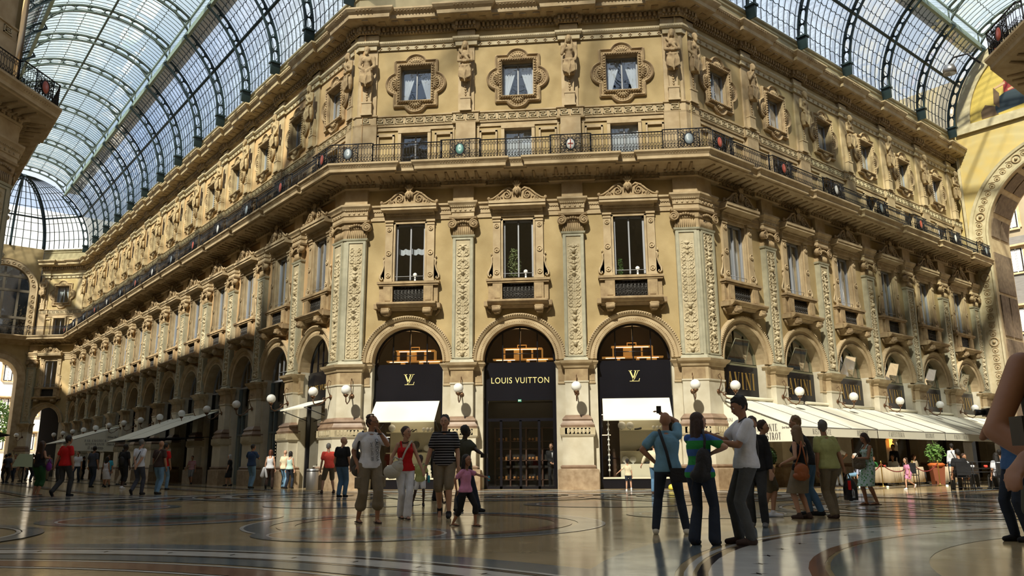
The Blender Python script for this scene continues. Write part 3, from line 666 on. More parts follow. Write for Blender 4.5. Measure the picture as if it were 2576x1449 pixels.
# ---------------------------------------------------------------- archivolts
def archivolt():
    m=M(); R=[]
    prof=[(1.48,0),(1.48,-.1),(1.56,-.12),(1.58,-.08),(1.74,-.08),(1.76,-.14),(1.84,-.2),(1.92,-.2),(1.92,0)]
    N=40
    for i in range(N+1):
        a=PI*i/N; R.append([(r*math.cos(a),y,AZ+r*math.sin(a)) for r,y in prof])
    m.rings(R,0,False,True); 
    for i in range(62):
        a=PI*(i+.5)/62; m.ell((1.88*math.cos(a),-.21,AZ+1.88*math.sin(a)),.04,.035,.04,5,4)
    for i in range(70):
        a=PI*(i+.5)/70; m.ell((1.6*math.cos(a),-.09,AZ+1.6*math.sin(a)),.022,.03,.022,4,4)
    return m.mesh('arch_moulding',STONE)
am=archivolt()
for w,i,c in allb:
    TR[0]+=1; o=link('trim_%d'%TR[0],am,None,w.P(c),w.ang); tag(o,'beaded stone arch moulding over the shopfront, '+lbay(w,i),'arch moulding',kind='structure')
# ---------------------------------------------------------------- statues
def remesh(mb,vox,smooth=3,fac=.5):
    me=mb.mesh('tmp',[]) ; o=bpy.data.objects.new('tmp',me); COL.objects.link(o)
    r=o.modifiers.new('r','REMESH'); r.mode='VOXEL'; r.voxel_size=vox; r.use_smooth_shade=True
    if smooth: s=o.modifiers.new('s','SMOOTH'); s.iterations=smooth; s.factor=fac
    dg=bpy.context.evaluated_depsgraph_get(); ev=o.evaluated_get(dg); out=bpy.data.meshes.new_from_object(ev)
    bpy.data.objects.remove(o); bpy.data.meshes.remove(me); out.polygons.foreach_set('use_smooth',[True]*len(out.polygons)); return out
def statue(kind):
    """herm caryatid: half figure on a tapering pillar; origin upper wall plane"""
    t=empty('caryatid_statue'); y=-.42; m=M()
    m.ell((0,y-.16,19.32),.13,.15,.18); m.ell((0,y-.1,19.4),.17,.16,.16); m.cone((0,y-.05,19.15),.08,(0,y-.1,19.25),.075)
    m.ell((0,y-.3,19.3),.025,.04,.045)
    m.cone((0,y,18.95),.2,(0,y,18.6),.18); m.cone((-.2,y,19.02),.12,(.2,y,19.02),.12); m.ell((0,y-.02,18.85),.27,.2,.24); m.ell((0,y-.02,18.5),.21,.17,.2)
    if kind==0: 
        for s in (-1,1): m.ell((s*.11,y-.19,18.82),.09,.09,.09); m.cone((s*.31,y,19.0),.1,(s*.36,y-.05,18.62),.08); m.cone((s*.36,y-.05,18.62),.08,(-s*.05,y-.27,18.5),.055); 
        m.cone((-.28,y-.16,19.08),.06,(.22,y-.22,18.55),.07)
        for s in (-1,1): m.tube([(s*.1,y-.1,19.45),(s*.16,y-.12,19.2),(s*.17,y-.12,18.98)],[.06,.055,.03],6)
    elif kind==1:
        for s in (-1,1): m.ell((s*.12,y-.17,18.86),.13,.08,.1); m.cone((s*.34,y,19.0),.115,(s*.4,y-.02,18.6),.09); m.cone((s*.4,y-.02,18.6),.085,(s*.12,y-.24,18.36),.06); m.ell((s*.1,y-.26,18.35),.06,.06,.07)
        m.ell((0,y-.22,19.2),.09,.08,.12)
    else:
        m.cone((.31,y,19.0),.1,(.38,y-.04,18.62),.08);m.cone((.38,y-.04,18.62),.08,(.32,y-.2,18.3),.06); m.cone((-.31,y,19.0),.1,(-.36,y-.1,18.65),.08); m.cone((-.36,y-.1,18.65),.08,(-.14,y-.24,18.98),.055); m.ell((-.13,y-.26,19.02),.06,.06,.07)
        for s in (-1,1): m.ell((s*.1,y-.18,18.85),.09,.08,.08); m.tube([(s*.1,y-.1,19.45),(s*.17,y-.1,19.15),(s*.16,y-.14,18.9)],[.06,.055,.03],6)
    # drapery
    m.lathe([(.05,0),(.24,0),(.31,.25),(.29,.5),(.23,.75),(.05,.76)],(0,y,17.66),20,0,True,1.15,.8)
    q=random.Random(kind)
    for k in range(9):
        u=-.3+.075*k; m.tube([(u*.7,y-.2,18.38),(u*.95,y-.27,18.05),(u*1.05,y-.24,17.62+.12*abs(u)*4)],[.03,.045,.03],6)
    m.tube([(-.3,y-.1,18.35),(-.1,y-.25,18.28),(.12,y-.26,18.3),(.3,y-.1,18.4)],.055,6); m.tube([(.0,y-.27,18.3),(.05,y-.3,18.05),(-.02,y-.3,17.8),(.02,y-.28,17.5)],[.05,.06,.06,.03],6)
    me=remesh(m,.024,1); me.materials.append(STONED); link('figure',me,t)
    m=M(); m.prism([(-.17,16.28),(.17,16.28),(.25,17.75),(-.25,17.75)],-.22,0); m.box(-.26,.26,-.26,0,16.28,16.85); m.box(-.28,.28,-.29,0,16.85,16.93); m.box(-.3,.3,-.3,0,16.28,16.36); 
    m.obj('tapering_pillar',STONE,t)
    m=M()
    for k in range(5): m.ell((0,-.24,17.55-.13*k),.08-.012*k,.05,.06,8,5); m.tube([(-.1+.012*k,-.23,17.58-.13*k),(0,-.27,17.52-.13*k),(.1-.012*k,-.23,17.58-.13*k)],[.012,.02,.012],5)
    m.ell((0,-.28,17.7),.11,.08,.1); m.obj('carved_garland',STONED,t); return t
sts=[statue(k) for k in range(3)]; KC.clear(); sused=[0,0,0]
def put_statue(w,x,k,label,dx=0,rot=0):
    if not sused[k]: o=sts[k]; sused[k]=1; o.location=w.P(x,.31); o.rotation_euler=(0,0,w.ang+rot); o.scale=(.86,.72,1)
    else: o=dup(sts[k],w.P(x,.31),w.ang+rot,(.86,.72,1))
    o.location+=Vector((0,0,0)); tag(o,label,'statue','caryatid statues')
K=['draped woman with crossed arms','bare-chested bearded man','woman with one hand raised']
put_statue(WF,-BF/2,0,'stone statue of a draped woman on the front facade, left of the middle window'); put_statue(WF,BF/2,2,'stone statue of a woman with one raised hand, right of the middle window')
put_statue(WF,-6.82,1,'bare-chested stone statue at the left front corner'); put_statue(WL,-.62,0,'veiled stone statue beside the bare-chested one, left front corner')
put_statue(WF,6.82,0,'stone statue of a woman with crossed arms at the right front corner'); put_statue(WR,.62,1,'bearded stone statue at the right front corner')
for k in range(1,14): put_statue(WL,-(.4+BL*k),(1,0,2)[k%3],'stone statue on the left wing, %s from the corner, a %s'%(ORD[k-1],K[(1,0,2)[k%3]]))
for k in range(1,7): put_statue(WR,.45+BR*k,(0,2,1)[k%3],'stone statue on the right wing, %s from the corner, a %s'%(ORD[k-1],K[(0,2,1)[k%3]]))
put_statue(WD,.42,1,'stone statue beside the far arched window at the left'); 
# ---------------------------------------------------------------- balcony railings
RB=13.45; RT=14.33
def railing(path,med=None):
    m=M(); P3=[(x,y) for x,y in path]
    for z,r in ((RB+.05,.018),(RB+.26,.01),(RT-.12,.01),(RT-.01,.026)): m.tube([(x,y,z) for x,y in P3],r,5)
    for x,y,a in along(P3,.125):
        c,s=math.cos(a),math.sin(a); m.tube([(x,y,RB+.05),(x,y,RT)],.0105,4)
        P=lambda u,z: (x+u*c,y+u*s,z)
        m.tube([P(-.055,RB+.3),P(-.05,RB+.38),P(0,RB+.42),P(.05,RB+.38),P(.055,RB+.3),P(.02,RB+.28)],.009,4)
        m.tube([P(-.06,RB+.07),P(-.02,RB+.15),P(-.05,RB+.22),P(0,RB+.25),P(.05,RB+.22),P(.02,RB+.15),P(.06,RB+.07)],.012,4)
        m.tube([P(-.06,RT-.14),P(-.04,RT-.22),P(0,RT-.24),P(.04,RT-.22),P(.06,RT-.14)],.01,4)
    for x,y in (P3[0],P3[-1]): m.tube([(x,y,RB),(x,y,RT+.03)],.025,6); m.ell((x,y,RT+.05),.03,.03,.03,6,4)
    return m
def medpanel():
    m=M()
    for sx in (-1,1):
        for cz,r in ((RB+.22,.1),(RB+.62,.1),(RB+.42,.12)): 
            P,R=spiral(sx*.27,cz,r,1.7,0,sx,.016,18); m.tube([(x,-.0,z) for x,z in P],R,5)
        m.tube([(sx*.42,0,RB+.05),(sx*.42,0,RT)],.02,5)
        for k in range(7): m.tube([(sx*.42,0,RB+.08+.12*k),(sx*.3,0,RB+.12+.12*k),(sx*.2,0,RB+.06+.12*k)],.012,4)
    m.tube([(.19*math.cos(a),-.02,RB+.43+.25*math.sin(a)) for a in np.linspace(0,2*PI,21)[:-1]],.028,6,loop=True)
    for k in range(10): a=2*PI*k/10; m.ell((.24*math.cos(a),-.01,RB+.43+.3*math.sin(a)),.035,.02,.035,6,4)
    return m
def med(mi=1):
    m=M(); m.lathe([(0,-.02),(.16,-.02),(.17,0),(.16,.015),(.1,.03),(0,.035)],(0,0,0),20); m.xf(Matrix.Translation((0,-.02,RB+.43))@Matrix.Scale(1.4,4,(0,0,1))@Matrix.Rotation(PI/2,4,'X'))
    return m
MC=[mat('medallion_teal',(.10,.24,.22),.4),mat('medallion_white',(.62,.62,.60),.4),mat('medallion_grey',(.20,.24,.27),.4),mat('medallion_red',(.40,.08,.05),.4)]
RR=1.06; bump=.17; hb=.85
rmesh={}
def rail_piece(w,xa,xb,label,bumped):
    L=xb-xa; key=(round(L,2),bumped)
    if key not in rmesh:
        path=[(-L/2,0),(L/2,0)] if not bumped else [(-L/2,bump),(-L/2,0),(L/2,0),(L/2,bump)]
        rmesh[key]=railing(path).mesh('railing',IRON)
    o=link('balcony_railing',rmesh[key],None,w.P((xa+xb)/2,-(RR+(bump if bumped else 0))),w.ang); return tag(o,label,'railing','wrought iron balcony railings')
pm=medpanel().mesh('scroll_panel',IRON); mm=[med().mesh('medallion',c) for c in MC]
def add_med(o,k,x=0,y=0,rz=0,cross=False):
    p=link('scroll_panel',pm,o,(x,y,0),rz); d=link('medallion',mm[k],p); 
    if k!=2: d['label']=('teal enamel oval shield','white enamel oval shield','','red enamel oval shield')[k]
    if cross:
        m=M(); m.box(-.025,.025,-.07,-.05,RB+.24,RB+.62); m.box(-.11,.11,-.07,-.05,RB+.41,RB+.46); c=m.obj('red_cross',MC[3],p)
n=0
for w in (WL,WF,WR,WNL):
    ps=sorted(w.pil)
    for i,x in enumerate(ps):
        corner=(w.key=='front' and abs(x)>6) or (w.key=='left' and i==len(ps)-1) or (w.key=='right' and i==0) or (w.key=='near_left' and i==len(ps)-1)
        if not corner:
            j=i if w.key!='left' else len(ps)-1-i
            o=rail_piece(w,x-hb+.03,x+hb-.03,'bowed iron railing with oval shield, %s'%({'front':('','left of the middle bay','right of the middle bay','')[min(i,3)],'left':'%s on the left wing from the corner'%ORD[min(j,14)-1] if j else '','right':'%s on the right wing from the corner'%ORD[j-1] if j else '','near_left':'%s on the dark building at the left edge'%ORD[i]}[w.key]),True)
            n+=1; add_med(o,0 if (w.key=='front' and i==1) else 1 if (w.key=='front') else (2,3,1)[n%3],cross=(w.key=='front' and i==2))
        if i<len(ps)-1:
            x2=ps[i+1]; a=x+hb; b=x2-hb
            j=i if w.key!='left' else len(ps)-2-i
            rail_piece(w,a,b,'straight iron railing between the bowed panels, '+({'front':('left','middle','right')[min(i,2)]+' bay of the front facade','left':'%s bay of the left wing'%ORD[j] if j<15 else '','right':'%s bay of the right wing'%ORD[i],'near_left':'%s bay of the left edge building'%ORD[i]}[w.key]),False)
def corner_rail(w1,w2,label,ms):
    C=w2.P(w2.xa); n=-(w1.Y)-(w2.Y); n=n/n.dot(-w1.Y); d=RR+bump; Cp=C+n*d; x1=.43+hb
    a=C-w1.X*x1-w1.Y*d; b=C+w2.X*x1-w2.Y*d; a0=C-w1.X*x1-w1.Y*RR; b0=C+w2.X*x1-w2.Y*RR
    o=railing([(p.x,p.y) for p in (a0,a,Cp,b,b0)]).obj('balcony_railing',IRON); tag(o,label,'railing','wrought iron balcony railings')
    m1=C-w1.X*.25-w1.Y*(d+.01); m2=C+w2.X*.25-w2.Y*(d+.01); add_med(o,ms[0],m1.x,m1.y,w1.ang); add_med(o,ms[1],m2.x,m2.y,w2.ang)
corner_rail(WL,WF,'angled iron railing with two oval shields at the left front corner',(3,2)); corner_rail(WF,WR,'angled iron railing with two oval shields at the right front corner',(2,3))
corner_rail(WNL,arml,'dark angled iron railing at the left edge of the picture',(3,3))
armr=Wall('x',WNR.o+Vector((r2*30,r2*30,0)),-135,0,30,[],1,[],name='')

corner_rail(armr,WNR,'dark angled iron railing at the upper right edge of the picture',(3,3))
rail_piece(WD,.3,4.3,'straight iron railing on the slanted far bay at the left',False)
for a,b in ((28.0-.4-0,28.6),): pass
# ---------------------------------------------------------------- wall lamps
def lamp(side):
    """side -1: arm swings to the viewer's left, 0 straight out, 1 right; origin on the pilaster face (y=-.27)"""
    t=empty('wall_lamp'); m=M(); m.lathe([(0,0),(.1,0),(.1,.03),(.06,.05),(0,.06)],(0,0,0),12); m.xf(Matrix.Translation((0,0,3.72))@Matrix.Rotation(PI/2,4,'X'))
    P=[(0,-.05,3.72),(0,-.2,3.66),(0,-.38,3.46),(0,-.6,3.36),(0,-.76,3.44),(0,-.8,3.62)]
    m.tube(P,[.03,.025,.022,.022,.022,.025],7); m.tube([(0,-.03,3.75),(0,-.12,3.95),(0,-.2,4.25),(0,-.12,4.42),(0,-.03,4.35)],[.02,.018,.016,.016,.012],6)
    m.tube([(0,-.28-.1*math.cos(a)*(1-a/9),3.6+.1*math.sin(a)*(1-a/9)) for a in np.linspace(0,7.5,22)],.014,5); m.lathe([(0,0),(.05,.0),(.1,.06),(.115,.1),(.1,.1),(0,.1)],(0,-.8,3.62),12)
    m.obj('scroll_bracket',BRONZE,t); g=M(); g.ell((0,-.8,3.9),.2,.2,.2,24,16); g.obj('globe',GLOBE,t); return t
l0=lamp(0); KC.clear(); lu=[0]
def put_lamp(w,x,label,cat='lamp'):
    o=put(l0,lu,w,x,-.27); tag(o,label,'wall lamp','globe wall lamps')
for k,(x,nm) in enumerate(((-6.85,'left corner pier'),(-BF/2,'pier left of the shop doorway'),(BF/2,'pier right of the shop doorway'),(6.85,'right corner pier'))): put_lamp(WF,x,'white globe lamp on the front facade, '+nm)
for k in range(14): put_lamp(WL,-(.4+BL*k),'white globe lamp on the left wing, %s from the octagon corner'%ORD[k])
for k in range(7): put_lamp(WR,.45+BR*k,'white globe lamp on the right wing, %s from the octagon corner'%ORD[k] )
put_lamp(WD,.42,'white globe lamp beside the far great arch at the left')
# ---------------------------------------------------------------- lettering
def glyphs():
    T,t=.15,.045; I=lambda x:[('l',x,0,x,1,T),('l',x-.14,.02,x+.14,.02,.04),('l',x-.14,.98,x+.14,.98,.04)]
    G={'I':(.32,I(.16)),
     'A':(.78,[('l',.40,1,.14,.0,t),('l',.40,1,.66,0,T),('l',.24,.34,.56,.34,t),('l',.02,.02,.26,.02,.04),('l',.52,.02,.8,.02,.04)]),
     'V':(.78,[('l',.12,1,.40,0,T),('l',.66,1,.40,0,t),('l',.0,.98,.27,.98,.04),('l',.54,.98,.78,.98,.04)]),
     'N':(.82,[('l',.14,0,.14,1,t),('l',.14,1,.68,0,T),('l',.68,0,.68,1,t),('l',.0,.98,.2,.98,.04),('l',.02,.02,.27,.02,.04),('l',.55,.98,.82,.98,.04)]),
     'S':(.6,[('a',.3,.74,.2,.24,30,270,.07,.15),('a',.3,.25,.22,.25,90,-150,.15,.07),('l',.49,.7,.49,.97,.035),('l',.08,.03,.08,.3,.035)]),
     'B':(.66,I(.14)+[('a',.3,.75,.22,.23,90,-90,.05,.05),('a',.3,.26,.28,.25,90,-90,.05,.05),('l',.14,.98,.32,.98,.04),('l',.14,.5,.32,.5,.04),('l',.14,.02,.32,.02,.04),('l',.5,.62,.5,.88,.1),('l',.56,.14,.56,.4,.1)]),
     'R':(.72,I(.14)+[('a',.3,.74,.22,.24,90,-90,.05,.05),('l',.14,.98,.32,.98,.04),('l',.14,.5,.32,.5,.04),('l',.5,.62,.5,.88,.1),('l',.36,.5,.6,.02,.13),('l',.58,.02,.72,.02,.04)]),
     'T':(.66,[('l',.33,0,.33,1,T),('l',.2,.02,.46,.02,.04),('l',.02,.98,.64,.98,.04),('l',.03,.98,.03,.76,.035),('l',.63,.98,.63,.76,.035)]),
     'O':(.8,[('a',.4,.5,.34,.49,0,360,.05,.05),('a',.4,.5,.31,.42,130,230,.13,.13),('a',.4,.5,.31,.42,-50,50,.13,.13)]),
     'C':(.72,[('a',.4,.5,.34,.49,45,315,.05,.05),('a',.4,.5,.31,.42,130,230,.13,.13),('l',.65,.66,.65,.98,.035)]),
     'E':(.62,I(.14)+[('l',.14,.98,.56,.98,.04),('l',.14,.5,.42,.5,.04),('l',.14,.02,.58,.02,.04),('l',.56,.98,.56,.76,.035),('l',.58,.02,.58,.26,.035)]),
     'F':(.58,I(.14)+[('l',.14,.98,.56,.98,.04),('l',.14,.5,.42,.5,.04),('l',.56,.98,.56,.76,.035)]),
     'P':(.64,I(.14)+[('a',.3,.74,.24,.24,90,-90,.05,.05),('l',.14,.98,.32,.98,.04),('l',.14,.5,.32,.5,.04),('l',.52,.62,.52,.88,.1)]),
     'L':(.58,I(.14)+[('l',.14,.02,.55,.02,.04),('l',.55,.02,.55,.26,.035)]),
     'M':(.92,[('l',.12,0,.12,1,t),('l',.12,1,.44,.05,T),('l',.44,.05,.78,1,t),('l',.78,1,.78,0,T),('l',.66,.02,.92,.02,.04),('l',0,.02,.24,.02,.04)]),
     '-':(.4,[('l',.05,.45,.35,.45,.05)]),' ':(.4,[])}
    return G
GL=glyphs()
def serif(txt,h,cx=0,z0=0,xs=1,gap=.12,bold=1):
    m=M(); w=sum(GL[c][0]*xs+gap for c in txt)-gap; x=-w/2
    def line(a,b,c,d,t,i):
        dx,dz=c-a,d-b; l=math.hypot(dx,dz) or 1; nx,nz=-dz/l*t*bold/2,dx/l*t*bold/2; y=-.001*(i%5)
        m.add([((a+nx)*h,y,(b+nz)*h),((a-nx)*h,y,(b-nz)*h),((c-nx)*h,y,(d-nz)*h),((c+nx)*h,y,(d+nz)*h)],[(0,1,2,3)])
    for c in txt:
        for i,g in enumerate(GL[c][1]):
            if g[0]=='l': line(x+g[1]*xs,g[2],x+g[3]*xs,g[4],g[5],i)
            else:
                _,ax,az,rx,rz,a0,a1,w0,w1=g; n=14
                for k in range(n):
                    p=rad(a0+(a1-a0)*k/n);q=rad(a0+(a1-a0)*(k+1.15)/n); line(x+(ax+rx*math.cos(p))*xs,az+rz*math.sin(p),x+(ax+rx*math.cos(q))*xs,az+rz*math.sin(q),w0+(w1-w0)*k/n,i)
        x+=GL[c][0]*xs+gap
    return m.xf(Matrix.Translation((cx,0,z0)))
def sans(txt,h,mt,name,material,parent,loc,xs=1,space=1,ex=.004):
    cu=bpy.data.curves.new('t','FONT'); cu.body=txt; cu.size=h/.72; cu.align_x='CENTER'; cu.extrude=ex; cu.space_character=space
    o=bpy.data.objects.new('t',cu); COL.objects.link(o); dg=bpy.context.evaluated_depsgraph_get(); me=bpy.data.meshes.new_from_object(o.evaluated_get(dg)); bpy.data.objects.remove(o); bpy.data.curves.remove(cu)
    me.transform(Matrix.Rotation(PI/2,4,'X')@Matrix.Scale(xs,4,(1,0,0))); me.materials.clear(); me.materials.append(material); 
    if mt: me.transform(mt)
    return link(name,me,parent,loc)
def monogram():
    m=M()
    for a,b,c,d,t in ((.12,1,.47,.12,.13),(.9,1,.47,.12,.05),(0,.98,.32,.98,.04),(.7,.98,1.02,.98,.04),(.66,.98,.36,.04,.1),(.5,.98,.8,.98,.035),(.08,.02,.98,.02,.045),(.9,.02,1.0,.27,.05)):
        l=math.hypot(c-a,d-b); nx,nz=-(d-b)/l*t/2,(c-a)/l*t/2; s=.44
        m.add([((a+nx-.5)*s,0,(b+nz)*s),((a-nx-.5)*s,0,(b-nz)*s),((c-nx-.5)*s,0,(d-nz)*s),((c+nx-.5)*s,0,(d+nz)*s)],[(0,1,2,3)])
    return m
# ---------------------------------------------------------------- shopfronts
def shopbox(w,x,nm,deep=2.4):
    pass
def halfdisc(m,c,z,r,y,mi=0,n=24):
    m.add([(px,y,pz) for px,pz in arcpts(c,z,r,n)],[tuple(range(n+1))],mi)
def fanlight(t,mull,frame,glass,y=.46,tilt=False):
    f=M(); R=[]
    for i in range(33):
        a=PI*i/32; R.append([(r*math.cos(a),yy,AZ+r*math.sin(a)) for r,yy in ((1.48,y-.05),(1.38,y-.05),(1.38,y+.03),(1.48,y+.03))])
    f.rings(R,0,False,True)
    for u in mull:
        z=AZ+math.sqrt(max(0,1.4**2-u*u)); f.box(u-.025,u+.025,y-.03,y+.02,5.0,z)
    f.box(-1.48,1.48,y-.05,y+.03,4.97,5.06); 
    if not tilt: f.tube([(-.72,y-.03,5.42),(.72,y-.03,5.42)],.018,5)
    f.obj('fanlight_frame',frame,t)
    g=M(); halfdisc(g,0,AZ,1.4,y); g.add([(-1.4,y,5.0),(1.4,y,5.0),(1.4,y,5.1),(-1.4,y,5.1)],[(0,1,2,3)]); g.obj('fanlight_glass',glass,t)
FG=glassmat('fanlight_clear_glass',(.85,.87,.88),.06); FGR=glassmat('fanlight_reflecting_glass',(.55,.6,.6),.28)
OLIVE=mat('dull_cream_blind',(.36,.33,.20),.9)
def sign(w,x,kind,label):
    t=empty('shop_sign',w.P(x,0),w.ang); m=M(); m.box(-1.46,1.46,.36,.42,3.62,4.97); m.obj('board',BLACK,t)
    if kind=='logo': o=monogram().obj('lettering',GOLDB,t,(0,.345,4.2))
    elif kind=='name': sans('LOUIS VUITTON',.25,None,'lettering',GOLDB,t,(0,.352,4.2),.86,1.12)
    elif kind=='name_dim': sans('LOUIS VUITTON',.27,None,'lettering',GOLDD,t,(0,.352,4.2),.95,1.12)
    elif kind=='savini': serif('SAVINI',.72,0,0,.72,.13,1.0).obj('lettering',GOLDD,t,(0,.35,3.98))
    tag(t,label,'sign'); return t
# boutique windows in bays 0 and 2
LEDM=mat('warm_strip_light',(1,.8,.5),.5,emit=(1,.72,.38),es=6)
LEDW=mat('soft_white_ceiling_light',(1,.9,.7),.5,emit=(1,.9,.72),es=9)
DISP=mat('cream_display_shelf',(.80,.75,.58),.6)
def shoe(m,x,y,z,s=1,heel=False,rz=0):
    q=M()
    if heel:
        q.tube([(0,0,.02),(.06,0,.03),(.13,0,.08),(.19,0,.12)],[.03,.035,.025,.03],7); q.tube([(.2,0,.12),(.205,0,0)],[.012,.006],5)
    else: q.tube([(0,0,.03),(.08,0,.035),(.17,0,.05),(.25,0,.07),(.29,0,.06)],[.03,.04,.04,.05,.035],8)
    q.xf(Matrix.Translation((x,y,z))@Matrix.Rotation(rz,4,'Z')@Matrix.Scale(s,4)); return m.merge(q)
NL=mat('black_leather',(.02,.018,.018),.35)
for bi,cx in ((0,-BF),(2,BF)):
    side='left' if bi==0 else 'right'
    t=empty('shopfront',(cx,0,0)); tag(t,'black framed shop window with cream display shelves, %s bay of the front facade'%side,'shopfront',kind='structure')
    f=M()
    for x0,x1,z0,z1 in ((-1.48,-1.36,0,3.62),(1.36,1.48,0,3.62),(-1.36,1.36,3.5,3.62),(-1.36,1.36,0,.38)): f.box(x0,x1,.3,.52,z0,z1)
    f.obj('frame',BLACK,t); f=M(); f.box(-1.36,1.36,.26,.5,.38,.44); f.obj('sill',CREAM,t)
    g=M(); g.quad((-1.36,.44,.44),(1.36,.44,.44),(1.36,.44,3.5),(-1.36,.44,3.5)); g.obj('pane',SHOPG,t)
    r=M(); r.box(-1.5,1.5,.5,2.3,.38,.44); r.box(-1.5,1.5,2.25,2.3,.4,4.9); r.box(-1.52,-1.48,.5,2.3,.4,4.9); r.box(1.48,1.52,.5,2.3,.4,4.9); r.box(-1.5,1.5,.5,2.3,3.62,3.7); r.obj('room_lining',DARKW,t)
    p=M(); p.box(-.65 if bi else -.9,1.1 if bi else .95,1.02,1.06,.44,3.3); p.box(-.65 if bi else -.9,1.1 if bi else .95,.62,1.0,.44,.95); 
    for z in (1.42,2.25): p.box(-.65 if bi else -1.0,1.1 if bi else 1.0,.72,1.02,z,z+.035)
    p.obj('display_wall',DISP,t); l=M(); l.box(-.8,.9,.7,.76,3.44,3.49); l.box(-1.35,-1.0,.8,.83,2.9,2.92); l.box(-1.35,-1.0,1.3,1.33,2.1,2.12); l.obj('strip_light',LEDM,t)
    la=bpy.data.lights.new('display_light','AREA'); la.shape='RECTANGLE'; la.size=1.8; la.size_y=.3; la.energy=11; la.color=(1,.86,.6); lo=bpy.data.objects.new('display_light',la); COL.objects.link(lo); lo.parent=t; lo.location=(0,.72,3.42); 
    for k,(x,z,hl) in enumerate([(-.05,2.285,0),(.0,1.455,1),(.12,1.455,1),(.35,1.455,0),(.3,.955,0)] if bi else [(-.1,2.285,1),(.05,2.285,1),(.2,1.455,0),(-.4,.955,1),(.55,.955,0)]):
        m=M(); shoe(m,0,0,0,1,bool(hl)); o=m.obj('shoe',NL,None,(cx+x,.85,z)); tag(o,'dark %s on the %s, %s shop window%s'%('high heeled shoe' if hl else 'flat leather shoe',{2.285:'upper shelf',1.455:'middle shelf',.955:'bottom ledge'}[z],side,', %s'%('nearer the left' if x<.02 else 'nearer the right')),'shoe','shoes in the shop windows')
    for k,(x,z,r) in enumerate([(-.55,2.5,.16),(-.22,2.5,.15),(.72,2.42,.07),(.88,2.42,.07),(1.02,2.42,.07),(-.45,1.02,.14),(-.15,1.02,.13)] if bi else [(-.8,2.5,.15),(.55,2.5,.08),(.72,2.5,.08),(.88,2.5,.08),(.7,1.62,.14),(-.5,1.62,.1)]):
        m=M(); m.ell((0,0,r),r,r*.6,r,18,12); m.lathe([(r*.5,-.03),(.02,-.02),(.02,.04)],(0,0,0),10); o=m.obj('display_lamp',GLOBE,None,(cx+x,.85,(2.31 if z>2 else 1.48 if z>1.3 else .98)+.005)); tag(o,'pale glass disc display, %s from the left in the %s shop window'%(ORD[k],side),'ornament','pale discs in the shop windows')
    m=M(); m.lathe([(0,-.03),(.1,-.03),(.15,0),(.16,.03),(.1,.05),(0,.04)],(0,0,0),18); m.xf(Matrix.Rotation(PI/2,4,'X')); m.tube([(0,0,-.3),(0,0,-.1)],.015,6); m.lathe([(0,-.31),(.08,-.31),(.06,-.28),(0,-.28)],(0,0,0),12)
    o=m.obj('table_fan',NL,None,(cx+(.95 if bi else .25),.8,1.77)); tag(o,'round black fan on the middle shelf of the %s shop window'%side,'fan')
    if bi:
        m=M(); m.tube([(0,0,.0),(0,0,2.3)],.02,8)
        for k in range(11): m.ell((0,0,.25+.2*k),.05,.05,.06,10,8)
        o=m.obj('glass_column',GLOBE,None,(cx-1.1,.75,.45)); tag(o,'vertical strand of glass balls at the left side of the right shop window','ornament')
# doorway bay 1
t=empty('door_1'); tag(t,'tall black framed glass shop doorway in the middle of the front facade','door',kind='structure'); f=M()
for x0,x1,z0,z1 in ((-1.48,-1.32,0,3.62),(1.32,1.48,0,3.62),(-1.32,1.32,3.5,3.62),(-1.32,1.32,2.66,2.78),(-.84,-.74,0,2.7),(-.05,.05,0,2.7),(.7,.8,0,2.7),(-1.32,1.32,0,.1)): f.box(x0,x1,.36,.5,z0,z1)
f.obj('frame',BLACK,t); g=M(); g.quad((-1.32,.44,.08),(1.32,.44,.08),(1.32,.44,3.5),(-1.32,.44,3.5)); g.obj('pane',SHOPG,t)
r=M(); r.box(-1.6,1.6,.5,5,-.0,.02); r.box(-1.62,-1.58,.5,5,0,3.6); r.box(1.58,1.62,.5,5,0,3.6); r.box(-1.6,1.6,4.9,5,0,2.4); r.box(-1.6,1.6,.5,5,3.62,3.7); r.obj('room_lining',mat('hall_plaster',(.30,.26,.19),.8),t)
r=M(); r.box(-1.3,1.45,2.6,2.7,0,2.45)
for x in (-1.28,-.62,.06,.75,1.42): r.box(x-.03,x+.03,2.3,2.6,0,2.5)
for z in (.3,.78,1.1,1.58,1.9,2.45): r.box(-1.3,1.45,2.3,2.6,z,z+.03)
r.obj('wall_shelves',mat('dark_cherry_wood',(.07,.03,.018),.5),t)
bm_=M(); 
for z in (.33,1.13,1.93):
    for x in (-1.1,-.45,.2): 
        for d in (0,.14): bm_.ell((x+d,2.42,z+.07),.06,.06,.065,10,8)
        bm_.box(x+.26,x+.34,2.35,2.45,z,z+.15)
bm_.obj('jars_and_boxes',mat('dim_orange_glass',(.35,.16,.05),.4),t)
m=M(); m.box(-.12,.02,.3,.34,3.44,3.54); o=m.obj('exit_sign',mat('exit_green',(.01,.10,.05),.4,emit=(.02,.35,.2),es=.5),None,(.03,0,0)); 
m=M(); m.box(-.1,-.055,.29,.3,3.46,3.52); m.tube([(-.04,.293,3.515),(-.04,.293,3.49),(-.05,.293,3.465)],.006,4); m.tube([(-.04,.293,3.49),(-.025,.293,3.468)],.006,4); m.box(-.01,.005,.29,.3,3.455,3.525); m.obj('running_figure_pictogram',mat('exit_white',(.8,.9,.8),.5),o); tag(o,'small green emergency exit sign above the shop doorway','sign')
ll=bpy.data.lights.new('hall_light','AREA'); ll.shape='RECTANGLE'; ll.size=2.4; ll.size_y=2; ll.energy=10; ll.color=(1,.82,.55); lo=bpy.data.objects.new('hall_light',ll); COL.objects.link(lo); lo.location=(0,1.7,3.55)
